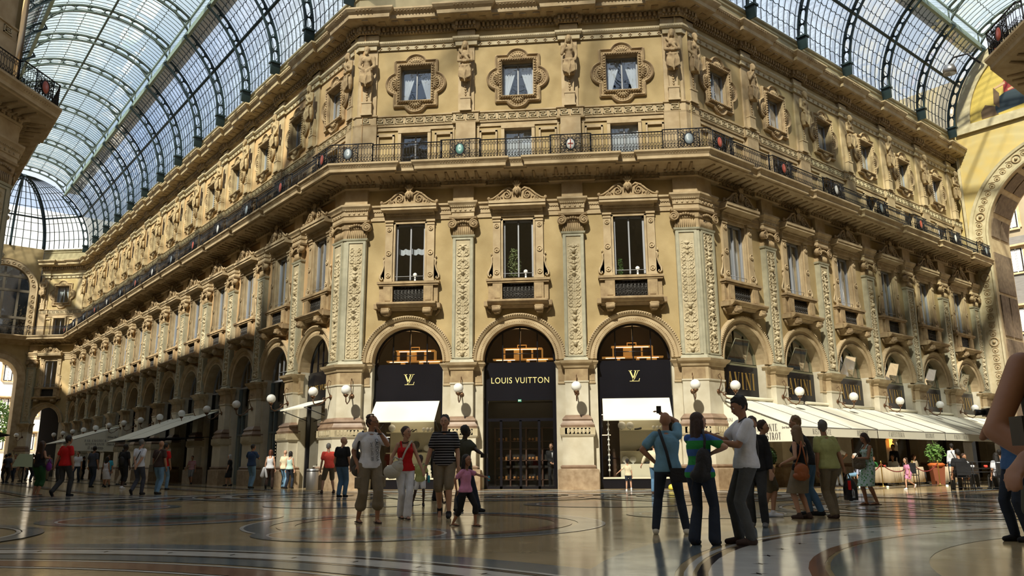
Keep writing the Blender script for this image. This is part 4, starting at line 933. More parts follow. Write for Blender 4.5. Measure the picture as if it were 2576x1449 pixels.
sign(WF,-BF,'logo','black sign board with gold monogram above the left shop window'); sign(WF,0,'name','black sign board with gold capitals above the middle doorway'); sign(WF,BF,'logo','black sign board with gold monogram above the right shop window')
# fanlights of the boutique with honey-coloured shelving, its warm glow put into the wood
for i,cx in enumerate((-BF,0,BF)):
    t=empty('window_1',(cx,0,0)); winname(t); tag(t,'half round fanlight with glowing honey coloured shelves behind, %s bay of the front facade'%('left','middle','right')[i],'window',kind='structure')
    fanlight(t,(-.72,0,.72),BLACK,FG)
    r=M(); r.box(-2,2,.5,2.3,4.92,5.0); r.box(-2.0,2.0,2.28,2.3,4.9,7.2); r.box(-2.0,-1.95,.5,2.3,4.9,7.2); r.box(1.95,2,.5,2.3,4.9,7.2); r.box(-2,2,.5,2.3,7.18,7.22); r.obj('room_lining',mat('chocolate_interior',(.05,.028,.014),.8),t)
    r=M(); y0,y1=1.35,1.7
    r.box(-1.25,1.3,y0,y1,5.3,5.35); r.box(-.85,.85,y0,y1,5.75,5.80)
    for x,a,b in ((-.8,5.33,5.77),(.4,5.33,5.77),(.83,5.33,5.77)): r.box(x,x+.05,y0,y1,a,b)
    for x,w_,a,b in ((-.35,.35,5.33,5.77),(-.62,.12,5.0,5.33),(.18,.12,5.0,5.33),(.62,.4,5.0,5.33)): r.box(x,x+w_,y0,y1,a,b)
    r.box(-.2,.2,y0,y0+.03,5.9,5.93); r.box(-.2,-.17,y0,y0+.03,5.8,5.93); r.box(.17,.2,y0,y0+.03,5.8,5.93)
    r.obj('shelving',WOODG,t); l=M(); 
    for x0,x1,z in ((-1.1,-.3,5.27),(.2,1.1,5.27),(-.7,.7,5.72)): l.box(x0,x1,y0-.02,y0,z,z+.02)
    l.obj('strip_light',LEDM,t)
    q=bpy.data.lights.new('shelf_light','POINT'); q.energy=14; q.color=(1,.6,.25); q.shadow_soft_size=.3; lo=bpy.data.objects.new('shelf_light',q); COL.objects.link(lo); lo.parent=t; lo.location=(0,1.0,6.2)
# awnings of the boutique
def awn(w,x,hw,y1,z0,z1,label,val=0):
    t=empty('awning',w.P(x),w.ang); m=M(); m.add([(-hw,.28,z0),(hw,.28,z0),(hw,y1,z1),(-hw,y1,z1)],[(0,1,2,3)]); m.add([(-hw,.28,z0-.02),(-hw,y1,z1-.02),(hw,y1,z1-.02),(hw,.28,z0-.02)],[(0,1,2,3)]); m.box(-hw,hw,y1-.02,y1,z1-.06-val,z1); m.obj('canopy',WHITEF,t)
    m=M(); 
    for s in (-1,1): m.tube([(s*(hw+.02),.3,z1-.45),(s*(hw+.02),y1+.02,z1-.02)],.018,6)
    m.tube([(-hw,y1,z1-.02),(hw,y1,z1-.02)],.02,6); m.obj('folding_arms',IRON,t); return tag(t,label,'awning')
awn(WF,-BF-.02,1.33,-.75,3.52,2.68,'cream box awning over the left shop window'); awn(WF,BF+.02,1.33,-.75,3.52,2.65,'cream box awning over the right shop window')
# left wing
awn(WL,-SL,1.2,-1.0,3.75,3.35,'narrow cream awning on the left wing nearest the corner')
for k in range(13):
    c=-(SL+BL*k); t=empty('shopfront',WL.P(c),WL.ang); tag(t,'dark glazed shopfront under a half round light, %s bay of the left wing'%ORD[k],'shopfront',kind='structure')
    fanlight(t,(-.75,-.25,.25,.75) ,BLACK if k<1 else GREYP,PANE)
    f=M(); 
    for x0,x1,z0,z1 in ((-1.48,-1.38,0,4.97),(1.38,1.48,0,4.97),(-1.38,1.38,3.55,3.65)): f.box(x0,x1,.36,.5,z0,z1)
    if k in(1,2): f.box(-.9,-.82,.36,.5,0,3.6); f.box(.3,.38,.36,.5,0,3.6); f.box(-1.38,1.38,.36,.5,2.5,2.58)
    f.obj('frame',mat('blue_grey_metal_frame',(.16,.20,.21),.4) if k in(1,2) else BLACK,t); g=M(); g.quad((-1.4,.45,0),(1.4,.45,0),(1.4,.45,4.97),(-1.4,.45,4.97)); g.obj('pane',SHOPG if k<4 else PANE,t)
    if k==0:
        r=M(); r.box(-1.3,1.2,1.0,1.05,.0,3.3); r.obj('display_wall',CREAM,t); q=bpy.data.lights.new('display_light','POINT'); q.energy=9; q.color=(1,.9,.7); lo=bpy.data.objects.new('display_light',q); COL.objects.link(lo); lo.parent=t; lo.location=(0,.75,3.0)
        m=M(); 
        for j in range(6): m.ell((-.75+.3*j,.8,1.08),.13,.1,.13)
        m.box(-1.2,1.2,.65,1,.9,.95); m.obj('pale_goods',GLOBE,t)
    if k in(1,2,3):
        m=M()
        for j in range(16): m.ell((-1.2,.65,.35+.15*j),.022,.022,.022,6,4)
        m.obj('string_of_lights',LEDM,t); m=M()
        for j in range(7): m.box(-1.0,-.2,.9,1.0,.5+.35*j,.62+.35*j)
        m.obj('shelf_goods',mat('orange_goods',(.45,.15,.03),.6),t)
sign(WL,-SL,'name_dim','dark sign board with dim gold capitals, first bay of the left wing')
AWN_SHADE=mat('shaded_awning_underside',(.07,.07,.06),.9)  # shade under the terrace awnings, put into the colour of their lower face
# left wing terrace awnings
def terrace(w,xa,xb,y1,z0,z1,label,dz=.0):
    t=empty('awning',w.P((xa+xb)/2),w.ang); h=(xb-xa)/2; m=M(); m.add([(-h,.1,z0),(h,.1,z0),(h,y1,z1),(-h,y1,z1)],[(0,1,2,3)]); m.add([(-h,.1,z0-.03),(-h,y1,z1-.03),(h,y1,z1-.03),(h,.1,z0-.03)],[(0,1,2,3)],1); m.obj('canopy',[WHITEF,AWN_SHADE],t); return t
def awframe(t,h,y1,z0,z1,val):
    m=M(); m.tube([(-h,.05,z0+.05),(h,.05,z0+.05)],.05,8); m.obj('roller',CREAM,t); m=M()
    for s in (-1,0,1): m.tube([(s*h*.97,.0,z1+.1),(s*h*.97,y1,z1-.04)],.02,5)
    m.tube([(-h,y1,z1-.03),(h,y1,z1-.03)],.025,6); m.obj('folding_arms',IRON,t)
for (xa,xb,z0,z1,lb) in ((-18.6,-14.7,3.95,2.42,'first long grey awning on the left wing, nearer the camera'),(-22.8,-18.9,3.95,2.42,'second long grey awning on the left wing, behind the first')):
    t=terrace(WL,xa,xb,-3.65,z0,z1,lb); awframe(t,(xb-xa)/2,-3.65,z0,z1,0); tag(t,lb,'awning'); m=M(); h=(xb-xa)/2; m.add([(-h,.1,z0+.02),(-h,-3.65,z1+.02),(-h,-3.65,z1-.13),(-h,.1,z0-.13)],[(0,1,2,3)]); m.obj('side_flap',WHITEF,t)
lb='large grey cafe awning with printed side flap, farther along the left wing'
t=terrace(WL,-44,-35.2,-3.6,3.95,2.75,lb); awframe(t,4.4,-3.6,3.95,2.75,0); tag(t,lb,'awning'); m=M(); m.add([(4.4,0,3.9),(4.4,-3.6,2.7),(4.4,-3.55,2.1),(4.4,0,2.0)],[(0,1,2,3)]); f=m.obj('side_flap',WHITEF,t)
for txt,h,z,u in (('BAR-ENOTECA',.17,2.72,-1.75),('RISTORANTE',.17,2.47,-1.75),):
    o=serif(txt,h,0,0,.9,.16).obj('lettering',TXT,f,(4.43,u,z)); o.rotation_euler=(0,0,PI/2)
for txt,h,z,u in (('Wine Bar',.16,3.0,-.6),('Dolci & Gelati',.14,2.48,-.5),('Panini & Piatti',.12,2.74,-.5),('il salotto',.25,2.18,-1.7)):
    o=sans(txt,h,Matrix.Shear('XZ',4,(.25,0)) if False else None,'lettering',TXT,f,(4.43,u,z),.85); o.rotation_euler=(0,0,PI/2)
# right wing: restaurant
for k in range(6):
    c=SR+BR*k; t=empty('window_1',WR.P(c),WR.ang); winname(t); tag(t,'half round restaurant light with slanting bars, %s bay of the right wing'%ORD[k],'window',kind='structure')
    f=M(); R=[]
    for i in range(33):
        a=PI*i/32; R.append([(r*math.cos(a),yy,AZ+r*math.sin(a)) for r,yy in ((1.48,.4),(1.38,.4),(1.38,.48),(1.48,.48))])
    f.rings(R,0,False,True); f.box(-1.48,1.48,.38,.48,4.97,5.06)
    for u in (-.72,0,.72): f.tube([(u,.44,5.05),(u*.95,.44,AZ+math.sqrt(1.38**2-u*u))],.028,5)
    f.obj('fanlight_frame',mat('olive_metal',(.20,.19,.12),.5),t)
    g=M(); halfdisc(g,0,AZ,1.4,.46); g.obj('fanlight_glass',FGR,t)
    tl=M(); z1=AZ+1.1; tl.add([(-.7,.4,5.1),(.68,.4,5.1),(.5,.02,z1-.15),(-.5,.02,z1-.15)],[(0,1,2,3)]); 
    o=tl.obj('tilted_pane',FGR,t); m=M(); 
    P=[(-.7,.4,5.1),(.68,.4,5.1),(.5,.02,z1-.15),(-.5,.02,z1-.15)]
    m.tube(P,.022,4,loop=True); m.obj('sash_bars',mat('olive_metal'),o)
    b=M(); halfdisc(b,0,AZ,1.6,1.2); b.box(-1.6,1.6,1.2,1.22,4.9,5.1); b.obj('blind',OLIVE,t)
    sign(WR,c,'savini','black sign board with thin gold serif capitals, %s bay of the right wing'%ORD[k])
    t=empty('shopfront',WR.P(c),WR.ang); tag(t,'dark restaurant opening under the awning, %s bay of the right wing'%ORD[k],'shopfront',kind='structure'); f=M()
    for x0,x1,z0,z1 in ((-1.48,-1.3,0,3.62),(1.3,1.48,0,3.62),(-.06,.06,0,3.6),(-1.3,1.3,2.4,2.5)): f.box(x0,x1,.4,.5,z0,z1)
    f.obj('frame',DARKW,t); g=M(); g.quad((-1.3,.45,0),(1.3,.45,0),(1.3,.45,3.6),(-1.3,.45,3.6)); g.obj('pane',PANE,t)
FRONT=-3.2
def bigawn(i,xa,xb,words):
    t=empty('awning',WR.P((xa+xb)/2),WR.ang); h=(xb-xa)/2; z0,z1=3.5,2.28
    m=M(); m.add([(-h,.02,z0),(h,.02,z0),(h,FRONT,z1),(-h,FRONT,z1)],[(0,1,2,3)]); m.add([(-h,.02,z0-.02),(-h,FRONT,z1-.02),(h,FRONT,z1-.02),(h,.02,z0-.02)],[(0,1,2,3)]); m.obj('canopy',WHITEF,t)
    v=M(); v.box(-h,h,FRONT-.015,FRONT,1.92,z1-.04); vo=v.obj('valance',WHITEF,t)
    for u,tx in words: serif(tx,.2,0,0,.8,.14).obj('lettering',TXT,vo,(u,FRONT-.02,2.0))
    m=M(); m.tube([(-h+.1,-.02,z0+.08),(h-.1,-.02,z0+.08)],.07,10); m.obj('roller',CREAM,t)
    m=M(); m.tube([(-h,FRONT,z1-.03),(h,FRONT,z1-.03)],.022,6)
    for s in (-.9,.9): m.tube([(s*h,-.0,2.2),(s*h*.9,FRONT+.2,z1-.05)],.025,6)
    m.obj('folding_arms',STEEL,t); m=M()
    for u in (-h+.02,-h*.28,h*.34,h-.02): m.tube([(u,.02,z0+.004),(u,FRONT,z1+.004)],.014,4)
    m.obj('seams',TXT,t)
    return tag(t,'wide cream restaurant awning with printed valance, %s along the right wing'%ORD[i],'awning')
edges=[.75,7.1,13.6,20.1,27.6]
for i,wd_ in enumerate(([(-1.2,'RISTORANTE'),(1.9,'BISTROT')],[(-1.6,'CAFFETTERIA'),(1.6,'BISTROT')],[(-1.6,'PASTICCERIA'),(1.6,'CAFFETTERIA')],[(-1.9,'BISTROT'),(1.5,'PASTICCERIA')])):
    bigawn(i,edges[i]+.05,edges[i+1]-.05,wd_)
m=M(); m.add([(0,0,3.45),(0,0,1.75),(0,FRONT,1.72),(0,FRONT,2.25)],[(0,1,2,3)]); m.add([(.01,0,3.45),(.01,FRONT,2.25),(.01,FRONT,1.72),(.01,0,1.75)],[(0,1,2,3)])
t=m.obj('awning_side_flap',WHITEF,None,WR.P(.72),WR.ang); tag(t,'triangular cream side flap with restaurant lettering at the right corner pier','awning flap')
for txt,h,u,z in (('SAVINI',.13,.45,2.55),('MILANO',.07,.5,2.28),('RISTORANTE',.26,2.0,2.12),('BISTROT',.26,2.32,1.8)):
    xs=.55 if h>.2 else .8
    q=serif(txt,h,0,0,xs,.1,.9 if h>.1 else 1.5); q.v=[(-0-.005,-(x),z_) for x,y,z_ in q.v]; 
    o=q.obj('lettering',TXT,t,(-.012,-u,z))
o=sans('2nd floor',.07,None,'lettering',TXT,t,(-.012,-2.95,2.2),.9); o.rotation_euler=(0,0,-PI/2)
# litter bin, planters etc
m=M(); m.lathe([(0,0),(.27,0),(.28,.03),(.28,.95),(.26,.98),(.2,.98),(.2,.9),(0,.9)],(0,0,0),24); o=m.obj('litter_bin',STEEL,None,(-8.3,-.4,0)); o.scale=(.85,.85,.85); m=M(); m.lathe([(.29,.86),(.29,.9),(.27,.9)],(0,0,0),24); m.obj('bin_rim',IRON,o); tag(o,'cylindrical brushed steel litter bin at the left corner pier','litter bin')
# ---------------------------------------------------------------- glass roof
RC=6.25; RZ=22.45; TB=rad(54); RI=mat('dark_green_iron',(.018,.035,.04),.5,.3); RIG=mat('pale_green_iron',(.075,.10,.088),.55); RIB_=mat('green_painted_beam',(.22,.28,.24),.55)
GLL=glassmat('vault_glass',(.86,.92,.97),.03,(.6,.66,.74),.12); GLT=glassmat('lantern_glass',(.90,1,.98),.02,(.8,.9,.9),.12)
def vp(th,r=RC,cz=RZ,x=0): return (x,-RC+r*math.cos(th),cz+r*math.sin(th))
def rib(t0,t1,cz,n,matn,feet=True):
    m=M(); 
    A=np.linspace(t0,t1,n+1)
    for rr,wd in ((RC-.06,.07),(RC-.46,.06)):
        R=[[vp(a,rr-.05,cz,-wd),vp(a,rr+.05,cz,-wd),vp(a,rr+.05,cz,wd),vp(a,rr-.05,cz,wd)] for a in A]; m.rings(R,0,False)
    k=max(2,int((t1-t0)*RC/.8))
    for j in range(k+1):
        a=t0+(t1-t0)*j/k; m.tube([vp(a,RC-.08,cz),vp(a,RC-.44,cz)],[.05,.05],5)
        for s in (-1,1):
            for ra,rb in ((RC-.1,RC-.24),(RC-.42,RC-.28)):
                b=a+s*.028; 
                if t0<b<t1: m.tube([vp(a,rb,cz),vp(a+s*.012,(ra+rb)/2,cz),vp(b+s*.012,ra,cz)],.026,4)
    if feet:
        for a,sg in ((t0,1),(t1,-1)):
            if a<.1 or a>3: y=0 if sg>0 else -2*RC; m.prism([(-.12,cz+.05),(.12,cz+.05),(.09,cz-.2),(.03,cz-.6),(-.03,cz-.6),(-.09,cz-.2)],y-sg*.5 if sg>0 else y,y if sg>0 else y+.5); m.box(-.2,.2,min(y,y-sg*.55),max(y,y-sg*.55),cz+.02,cz+.12)
    return m.mesh('rib',matn)
RIBM=rib(0,TB,RZ,26,RI); RIBM2=rib(PI-TB,PI,RZ,26,RI); RIBL=rib(TB,PI-TB,RZ+1.0,24,RIG,False)
def spand():
    m=M()
    for s in (0,1):
        f=lambda a,r,c: (vp(a,r,c) if s==0 else vp(PI-a,r,c))
        m.tube([f(TB,RC,RZ),f(TB,RC,RZ+1.0)],.05,5); B0=Vector(f(TB,RC-.05,RZ+.05)); T0=[Vector(f(TB+.02+.42*u,RC-.42,RZ+1)) for u in np.linspace(0,1,9)]
        crv=[B0+(T0[-1]-B0)*u+Vector((0,0,.55*math.sin(PI*u)*(1-u*.4))) for u in np.linspace(0,1,9)]
        m.tube(crv,.055,5)
        for a_,b_ in zip(crv,T0): m.tube([a_,b_],.03,4)
        for a_,b_ in zip(crv[:-1],T0[1:]): m.tube([a_,b_],.022,4)
    return m.mesh('spandrel',RIG)
SPM=spand()
def bars(L,nb,t0,t1,cz,hor,matl,r=RC+.02):
    m=M(); n=14
    for i in range(nb):
        x=-L/2+L*(i+.5)/nb; m.tube([vp(t0+(t1-t0)*j/n,r,cz,x) for j in range(n+1)],.023,4)
    for h in hor:
        k=max(1,int(L/.43))
        for i in range(k):
            x0=-L/2+L*i/k; x1=x0+L/k; m.tube([vp(h,r+.02,cz,x0),vp(h-.012,r+.02,cz,(x0+x1)/2),vp(h,r+.02,cz,x1)],.02,4)
    return m
def vault(w,name,xs,xa,xb,side,far=False):
    """w frame; xs rib positions"""
    root=empty('ceiling',w.o,w.ang); tag(root,'iron and glass barrel vault roof over the %s wing'%name,'glass roof',kind='structure')
    xs=sorted(xs); cache={}
    hor=[rad(a) for a in (6,12.5,19,25,35.5,42,48.5)]
    g=M()
    for lo,hi,cz,mi in ((0,TB,RZ,0),(PI-TB,PI,RZ,0),(TB,PI-TB,RZ+1,1)):
        n=14; R=[[vp(lo+(hi-lo)*j/n,RC+.05,cz,x) for j in range(n+1)] for x in (xa,xb)]; g.rings(R,mi,False,False,False)
    for a in (TB,PI-TB): p=vp(a,RC+.02); g.quad((xa,p[1],p[2]),(xb,p[1],p[2]),(xb,p[1],p[2]+1),(xa,p[1],p[2]+1),1)
    g.obj('roof_glass',[GLL,GLT],root)
    for x in xs:
        for me,nmn in ((RIBM,'rib'),(RIBM2,'rib'),(RIBL,'lantern_rib'),(SPM,'spandrel')): link(nmn,me,root,(x,0,0))
    for a,b in zip(xs[:-1],xs[1:]):
        L=round(b-a,3)
        if L not in cache:
            B=bars(L,9,0,TB,RZ,hor,RI); B.merge(bars(L,9,PI-TB,PI,RZ,[PI-h for h in hor],RI)); C=bars(L,10,TB,PI-TB,RZ+1,[rad(q) for q in (66,78,102,114)],RI)
            cache[L]=(B.mesh('glazing_bars',RI),C.mesh('lantern_bars',RIG))
        link('glazing_bars',cache[L][0],root,((a+b)/2,0,0)); link('lantern_bars',cache[L][1],root,((a+b)/2,0,0))
    for th,r,dz,mt_ in ((rad(29.3),.09,0,RI),(PI-rad(29.3),.09,0,RI),(PI/2,.07,1.0,RIG)):
        p=vp(th,RC-.05,RZ+dz); m=M(); m.tube([(xa,p[1],p[2]),(xb,p[1],p[2])],r,6); m.obj('purlin',mt_,root)
    for th in (TB,PI-TB):
        p=vp(th,RC-.02); m=M(); m.box(xa,xb,p[1]-.09,p[1]+.09,p[2]-.2,p[2]+.16); m.box(xa,xb,p[1]-.05,p[1]+.05,p[2]+.9,p[2]+1.02); m.obj('edge_beam',RIB_,root)
        m=M(); q=vp(th-.07 if th<2 else th+.07,RC+.55); m.box(xa,xb,q[1]-.45,q[1]+.45,q[2],q[2]+.08); m.obj('gangway',GREYP,root)
    return root
xsL=[-(.4+BL*k) for k in range(14)]; vault(WL,'left',xsL,-56.0,2.0,-1)
xsR=[.45+BR*k for k in range(7)]; vault(WR,'right',xsR,-2.0,28.6,1)
# faceted glass end above the far left arch
S0=56.0; S1=59.75
pl=[(S0,0),(S1,3.3),(S1,9.2),(S0,12.5)]; cx_,cy_=S0,6.25
root=empty('ceiling',WL.o,WL.ang); tag(root,'faceted half dome of glass closing the left wing roof above the far arch','glass roof',kind='structure'); g=M(); b=M(); h=M(); n=12
def fp(i,u,th,r=1): 
    s=pl[i][0]+(pl[i+1][0]-pl[i][0])*u; o=pl[i][1]+(pl[i+1][1]-pl[i][1])*u; k=math.cos(th)*r
    return (-(cx_+(s-cx_)*k),-(cy_+(o-cy_)*k),RZ+RC*math.sin(th)*r)
for i in range(3):
    g.rings([[fp(i,u,PI/2*j/n*.99) for u in (0,1)] for j in range(n+1)],0,False,False,False)
    k=9
    for q_ in range(1,k): b.tube([fp(i,q_/k,PI/2*j/n*.98) for j in range(n+1)],.035,4)
    for th in (8,16,24,32,40,48,56,64): b.tube([fp(i,u,rad(th)) for u in (0,.5,1)],.03,4)
    b.tube([fp(i,u,rad(29.3)) for u in (0,1)],.09,5)
for i,u in ((0,1),(1,.5),(2,0),(2,1)):
    h.tube([fp(i,u,PI/2*j/24*.98) for j in range(25)],.12,6); h.tube([fp(i,u,PI/2*j/24*.98,.94) for j in range(25)],.07,5)
    for j in range(1,24): h.tube([fp(i,u,PI/2*j/24*.98,.94),fp(i,u,PI/2*j/24*.98)],.05,4)
g.obj('roof_glass',GLL,root); b.obj('glazing_bars',RI,root); h.obj('rib',RI,root)
# attic bands under the glass
t=trim('plain panelled attic band between cornice and glass roof','attic'); m=M(); p=[(q.x,q.y) for q in (WL.P(-LL,.35)+Vector((-3.6,0,0))*0,)]
p=ipath(CH,-.12,0,0); m.sweep(p,[(-.35,21.1),(0,21.1),(0,21.3),(.06,21.34),(.0,21.4),(0,22.05),(.06,22.1),(.06,22.2),(0,22.24),(.1,22.32),(.1,22.42),(-.35,22.45)]); m.obj('band',mat('olive_attic_stone',(.26,.22,.13),.8,col2=(.33,.28,.17),scale=2),t)
m=M(); p=ipath([WF],-.55,0,0); m.sweep(p,[(-.3,22.4),(0,22.4),(0,29),(-.3,29)]); m.sweep(p,[(0,22.6),(.06,22.6),(.06,23.0),(0,23.0)]); t=m.obj('wall_drum',mat('orange_fresco',(.45,.22,.09),.8,col2=(.30,.26,.20),scale=1.5)); tag(t,'painted lunette wall above the front facade cornice','wall',kind='structure')
# ---------------------------------------------------------------- end walls
def archwall(m,x0,x1,z0,z1,c,r,spring,mi=0,n=40,depth=0,dmi=1,y=0):
    m.quad((x0,y,z0),(c-r,y,z0),(c-r,y,spring),(x0,y,spring),mi); m.quad((c+r,y,z0),(x1,y,z0),(x1,y,spring),(c+r,y,spring),mi)
    P=arcpts(c,spring,r,n); 
    for i in range(n):
        t0,t1=x0+(x1-x0)*i/n,x0+(x1-x0)*(i+1)/n; m.quad((P[i][0],y,P[i][1]),(P[i+1][0],y,P[i+1][1]),(t1,y,z1),(t0,y,z1),mi)
        if depth: m.quad((P[i][0],y,P[i][1]),(P[i][0],y+depth,P[i][1]),(P[i+1][0],y+depth,P[i+1][1]),(P[i+1][0],y,P[i+1][1]),dmi)
    m.add([(x0,y,spring),(c-r,y,spring),(x0,y,z1)],[(0,1,2)],mi); m.add([(x1,y,spring),(x1,y,z1),(c+r,y,spring)],[(0,1,2)],mi)
    if depth:
        for s in (-1,1): m.quad((c+s*r,y,z0),(c+s*r,y,spring),(c+s*r,y+depth,spring),(c+s*r,y+depth,z0),dmi)
def archring(m,c,spring,prof,z0=0,n=48,mi=0):
    """prof: (radius,y); runs up both jambs and over the arch"""
    R=[[(c-r,y,z0) for r,y in prof]]
    for i in range(n+1): a=PI-PI*i/n; R.append([(c+r*math.cos(a),y,spring+r*math.sin(a)) for r,y in prof])
    R.append([(c+r,y,z0) for r,y in prof]); m.rings(R,mi,False,True)
ER=Wall('endR',WR.P(LR),-45,0,12.5,[],1,[])
m=M(); m.quad((-.7,0,12.9),(.01,0,12.9),(.01,0,22.5),(-.7,0,22.5),0); archwall(m,0,12.5,0,21.9,6.25,5.0,14.8,0,40,3.4,1); m.add([(x,0,z) for x,z in arcpts(6.25,21.9,6.3,40)],[tuple(range(41))],0)
root=m.obj('wall_right_end',[mat('ochre_end_wall',(.55,.39,.13),.85,col2=(.50,.40,.20),scale=1.2),STONE],None,ER.o,ER.ang); tag(root,'end wall of the right wing pierced by a huge round arch','wall',kind='structure')
m=M(); archring(m,6.25,14.8,[(5.0,0),(5.0,-.12),(5.1,-.16),(5.16,-.08),(5.9,-.08),(5.94,-.16),(6.1,-.2),(6.12,0)]); 
m.box(0,.12,-.12,0,0,21.9);m.box(0,.05,-.2,0,14,21.9); m.obj('arch_moulding',CARVE,root)
m=M(); AP=[(6.25-5.53,z) for z in np.arange(2.5,14.8,.52)]+[(6.25-5.53*math.cos(a),14.8+5.53*math.sin(a)) for a in np.arange(0,PI,.094)]
for i,(x,z) in enumerate(AP):
    if i%8==3: m.tube([(x+.26*math.cos(a),-.1,z+.26*math.sin(a)) for a in np.linspace(0,2*PI,15)[:-1]],.04,5,loop=True); m.ell((x,-.12,z),.1,.08,.1,8,6)
    else:
        m.tube([(x+.16*math.cos(a),-.09,z+.16*math.sin(a)) for a in np.linspace(0,2*PI,9)[:-1]],.03,4,loop=True); m.ell((x,-.1,z),.07,.05,.07,6,4); m.tube([(x-.2,-.09,z+.2),(x,-.1,z+.24),(x+.2,-.09,z+.2)],.02,4)
m.obj('rosette_band',STONED,root)
# coffered soffit
m=M(); k=26
def sof(a,y,dr=0): return (6.25-(5.0-dr)*math.cos(a),y,14.8+(5.0-dr)*math.sin(a))
def soft(m,ga,z_or_a,y0,y1,dr):
    pass
segs=[('j',z,z+2.6) for z in (.2,3.0,5.8,8.6,11.4)]+[('a',rad(3+j*18),rad(3+j*18+14)) for j in range(10)]
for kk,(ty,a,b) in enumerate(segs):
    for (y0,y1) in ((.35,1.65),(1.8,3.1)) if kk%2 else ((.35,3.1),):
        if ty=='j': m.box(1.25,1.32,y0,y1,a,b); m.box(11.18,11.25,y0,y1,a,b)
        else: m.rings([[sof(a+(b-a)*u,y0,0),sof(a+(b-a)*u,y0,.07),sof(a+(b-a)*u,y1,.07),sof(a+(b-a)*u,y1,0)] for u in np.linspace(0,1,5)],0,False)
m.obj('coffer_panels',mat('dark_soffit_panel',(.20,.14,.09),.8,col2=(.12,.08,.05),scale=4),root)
# mosaic lunette above the arch
L0=22.7; t=empty('mosaic',ER.P(6.25,-.06),ER.ang); tag(t,'gold ground mosaic lunette with a seated figure above the right arch','mosaic')
m=M(); m.add([(5.1*math.cos(PI-PI*i/40),0,L0+5.1*math.sin(PI-PI*i/40)) for i in range(41)],[tuple(range(41))]); m.obj('gold_ground',mat('gold_tesserae',(.48,.34,.07),.5,col2=(.62,.46,.12),scale=30),t)
m=M(); m.rings([[((r)*math.cos(PI-PI*i/40),y,L0+r*math.sin(PI-PI*i/40)) for r,y in ((5.1,-.02),(5.1,-.12),(5.9,-.12),(5.95,0))] for i in range(41)],0,False); m.box(-6,6,-.14,0,L0-.55,L0); m.box(-1.75,-1.35,-.1,0,L0,L0+4.9); m.box(1.35,1.75,-.1,0,L0,L0+4.9); m.obj('stone_frame',CARVE,t)
def blob(pts,y,c,nm): m=M(); m.add([(x,y,L0+z) for x,z in pts],[tuple(range(len(pts)))]); m.obj(nm,c,t)
MD=mat('mosaic_dark_blue',(.02,.035,.05),.6); MR=mat('mosaic_red',(.30,.03,.03),.6); MS=mat('mosaic_skin',(.50,.30,.17),.6); MB_=mat('mosaic_brown',(.12,.07,.035),.6)
blob([(-3.5,.2),(-1.8,.35),(-1.8,1.3),(-2.2,1.6),(-2.8,1.5),(-3.4,1.2),(-3.55,.6)],-.012,MD,'dark_robe'); blob([(-2.95,1.45),(-2.1,1.5),(-2.0,2.3),(-2.2,2.55),(-2.7,2.5),(-2.9,2.2)],-.014,MR,'red_tunic')
blob([(-2.6,2.5),(-2.35,2.5),(-2.25,2.75),(-2.35,3.0),(-2.6,3.0),(-2.7,2.75)],-.016,MS,'face'); blob([(-2.2,2.4),(-2.0,2.35),(-2.1,1.6),(-2.7,1.5),(-2.7,1.62),(-2.3,1.75)],-.018,MS,'arm'); blob([(-2.8,2.2),(-3.5,1.95),(-3.45,1.85),(-2.8,2.0)],-.018,MS,'arm')
blob([(-3.6,.9),(-3.3,.5),(-3.2,1.5),(-3.5,2.0)],-.02,MB_,'tablet'); blob([(-4.4,.1),(-3.4,.1),(-3.5,.7),(-4.1,1.0),(-4.4,.6)],-.01,MB_,'scattered_tools'); blob([(-2.75,3.0),(-2.2,3.0),(-2.3,3.15),(-2.6,3.15)],-.02,MD,'wreath'); blob([(-1.2,.2),(1.2,.2),(1.2,2.6),(.3,3.4),(-.9,2.9)],-.01,MD,'blue_figure')
# far left end wall
EL=Wall('endL',(_B[0]-5.9*r2,_B[1]-5.9*r2),45,0,5.9,[],1,[])
m=M(); archwall(m,0,5.9,0,13.3,3.1,1.9,9.3,0,24,2.2,1); archwall(m,0,5.9,13.3,22.45,2.9,2.25,18.2,0,24,.6,1)
root=m.obj('wall_left_end',[STUCCO,STONE],None,EL.o,EL.ang); tag(root,'far end wall of the left wing with a tall open archway and arched window','wall',kind='structure')
m=M(); archring(m,3.1,9.3,[(1.9,0),(1.9,-.15),(2.4,-.1),(2.6,-.2),(2.65,0)]); archring(m,2.9,18.2,[(2.25,0),(2.25,-.1),(2.75,-.1),(2.85,-.16),(2.85,0)],13.6); m.obj('arch_moulding',STONE,root)
m=M()
for a in np.arange(.15,PI,.2): x,z=2.9+2.5*math.cos(a),18.2+2.5*math.sin(a); m.tube([(x+.13*math.cos(b_),-.12,z+.13*math.sin(b_)) for b_ in np.linspace(0,2*PI,9)[:-1]],.03,4,loop=True)
for z in np.arange(14,18,.5): 
    for x in (.4,5.4): m.tube([(x+.13*math.cos(b_),-.12,z+.13*math.sin(b_)) for b_ in np.linspace(0,2*PI,9)[:-1]],.03,4,loop=True)
m.obj('rosette_band',STONED,root)
m=M(); 
for x in (1.6,2.9,4.2): m.box(x-.1,x+.1,.25,.4,13.5,20.3)
for z in (15.3,18.0,19.4): m.box(.65,5.15,.22,.42,z-.12,z+.12)
m.obj('window_mullions',mat('bronze_mullion',(.13,.11,.08),.5),root); m=M(); m.quad((.65,.35,13.4),(5.15,.35,13.4),(5.15,.35,20.4),(.65,.35,20.4)); m.obj('pane',PANE,root); m=M(); m.box(-1,7,2.6,2.7,13.3,23); m.obj('room_lining',DARK,root)
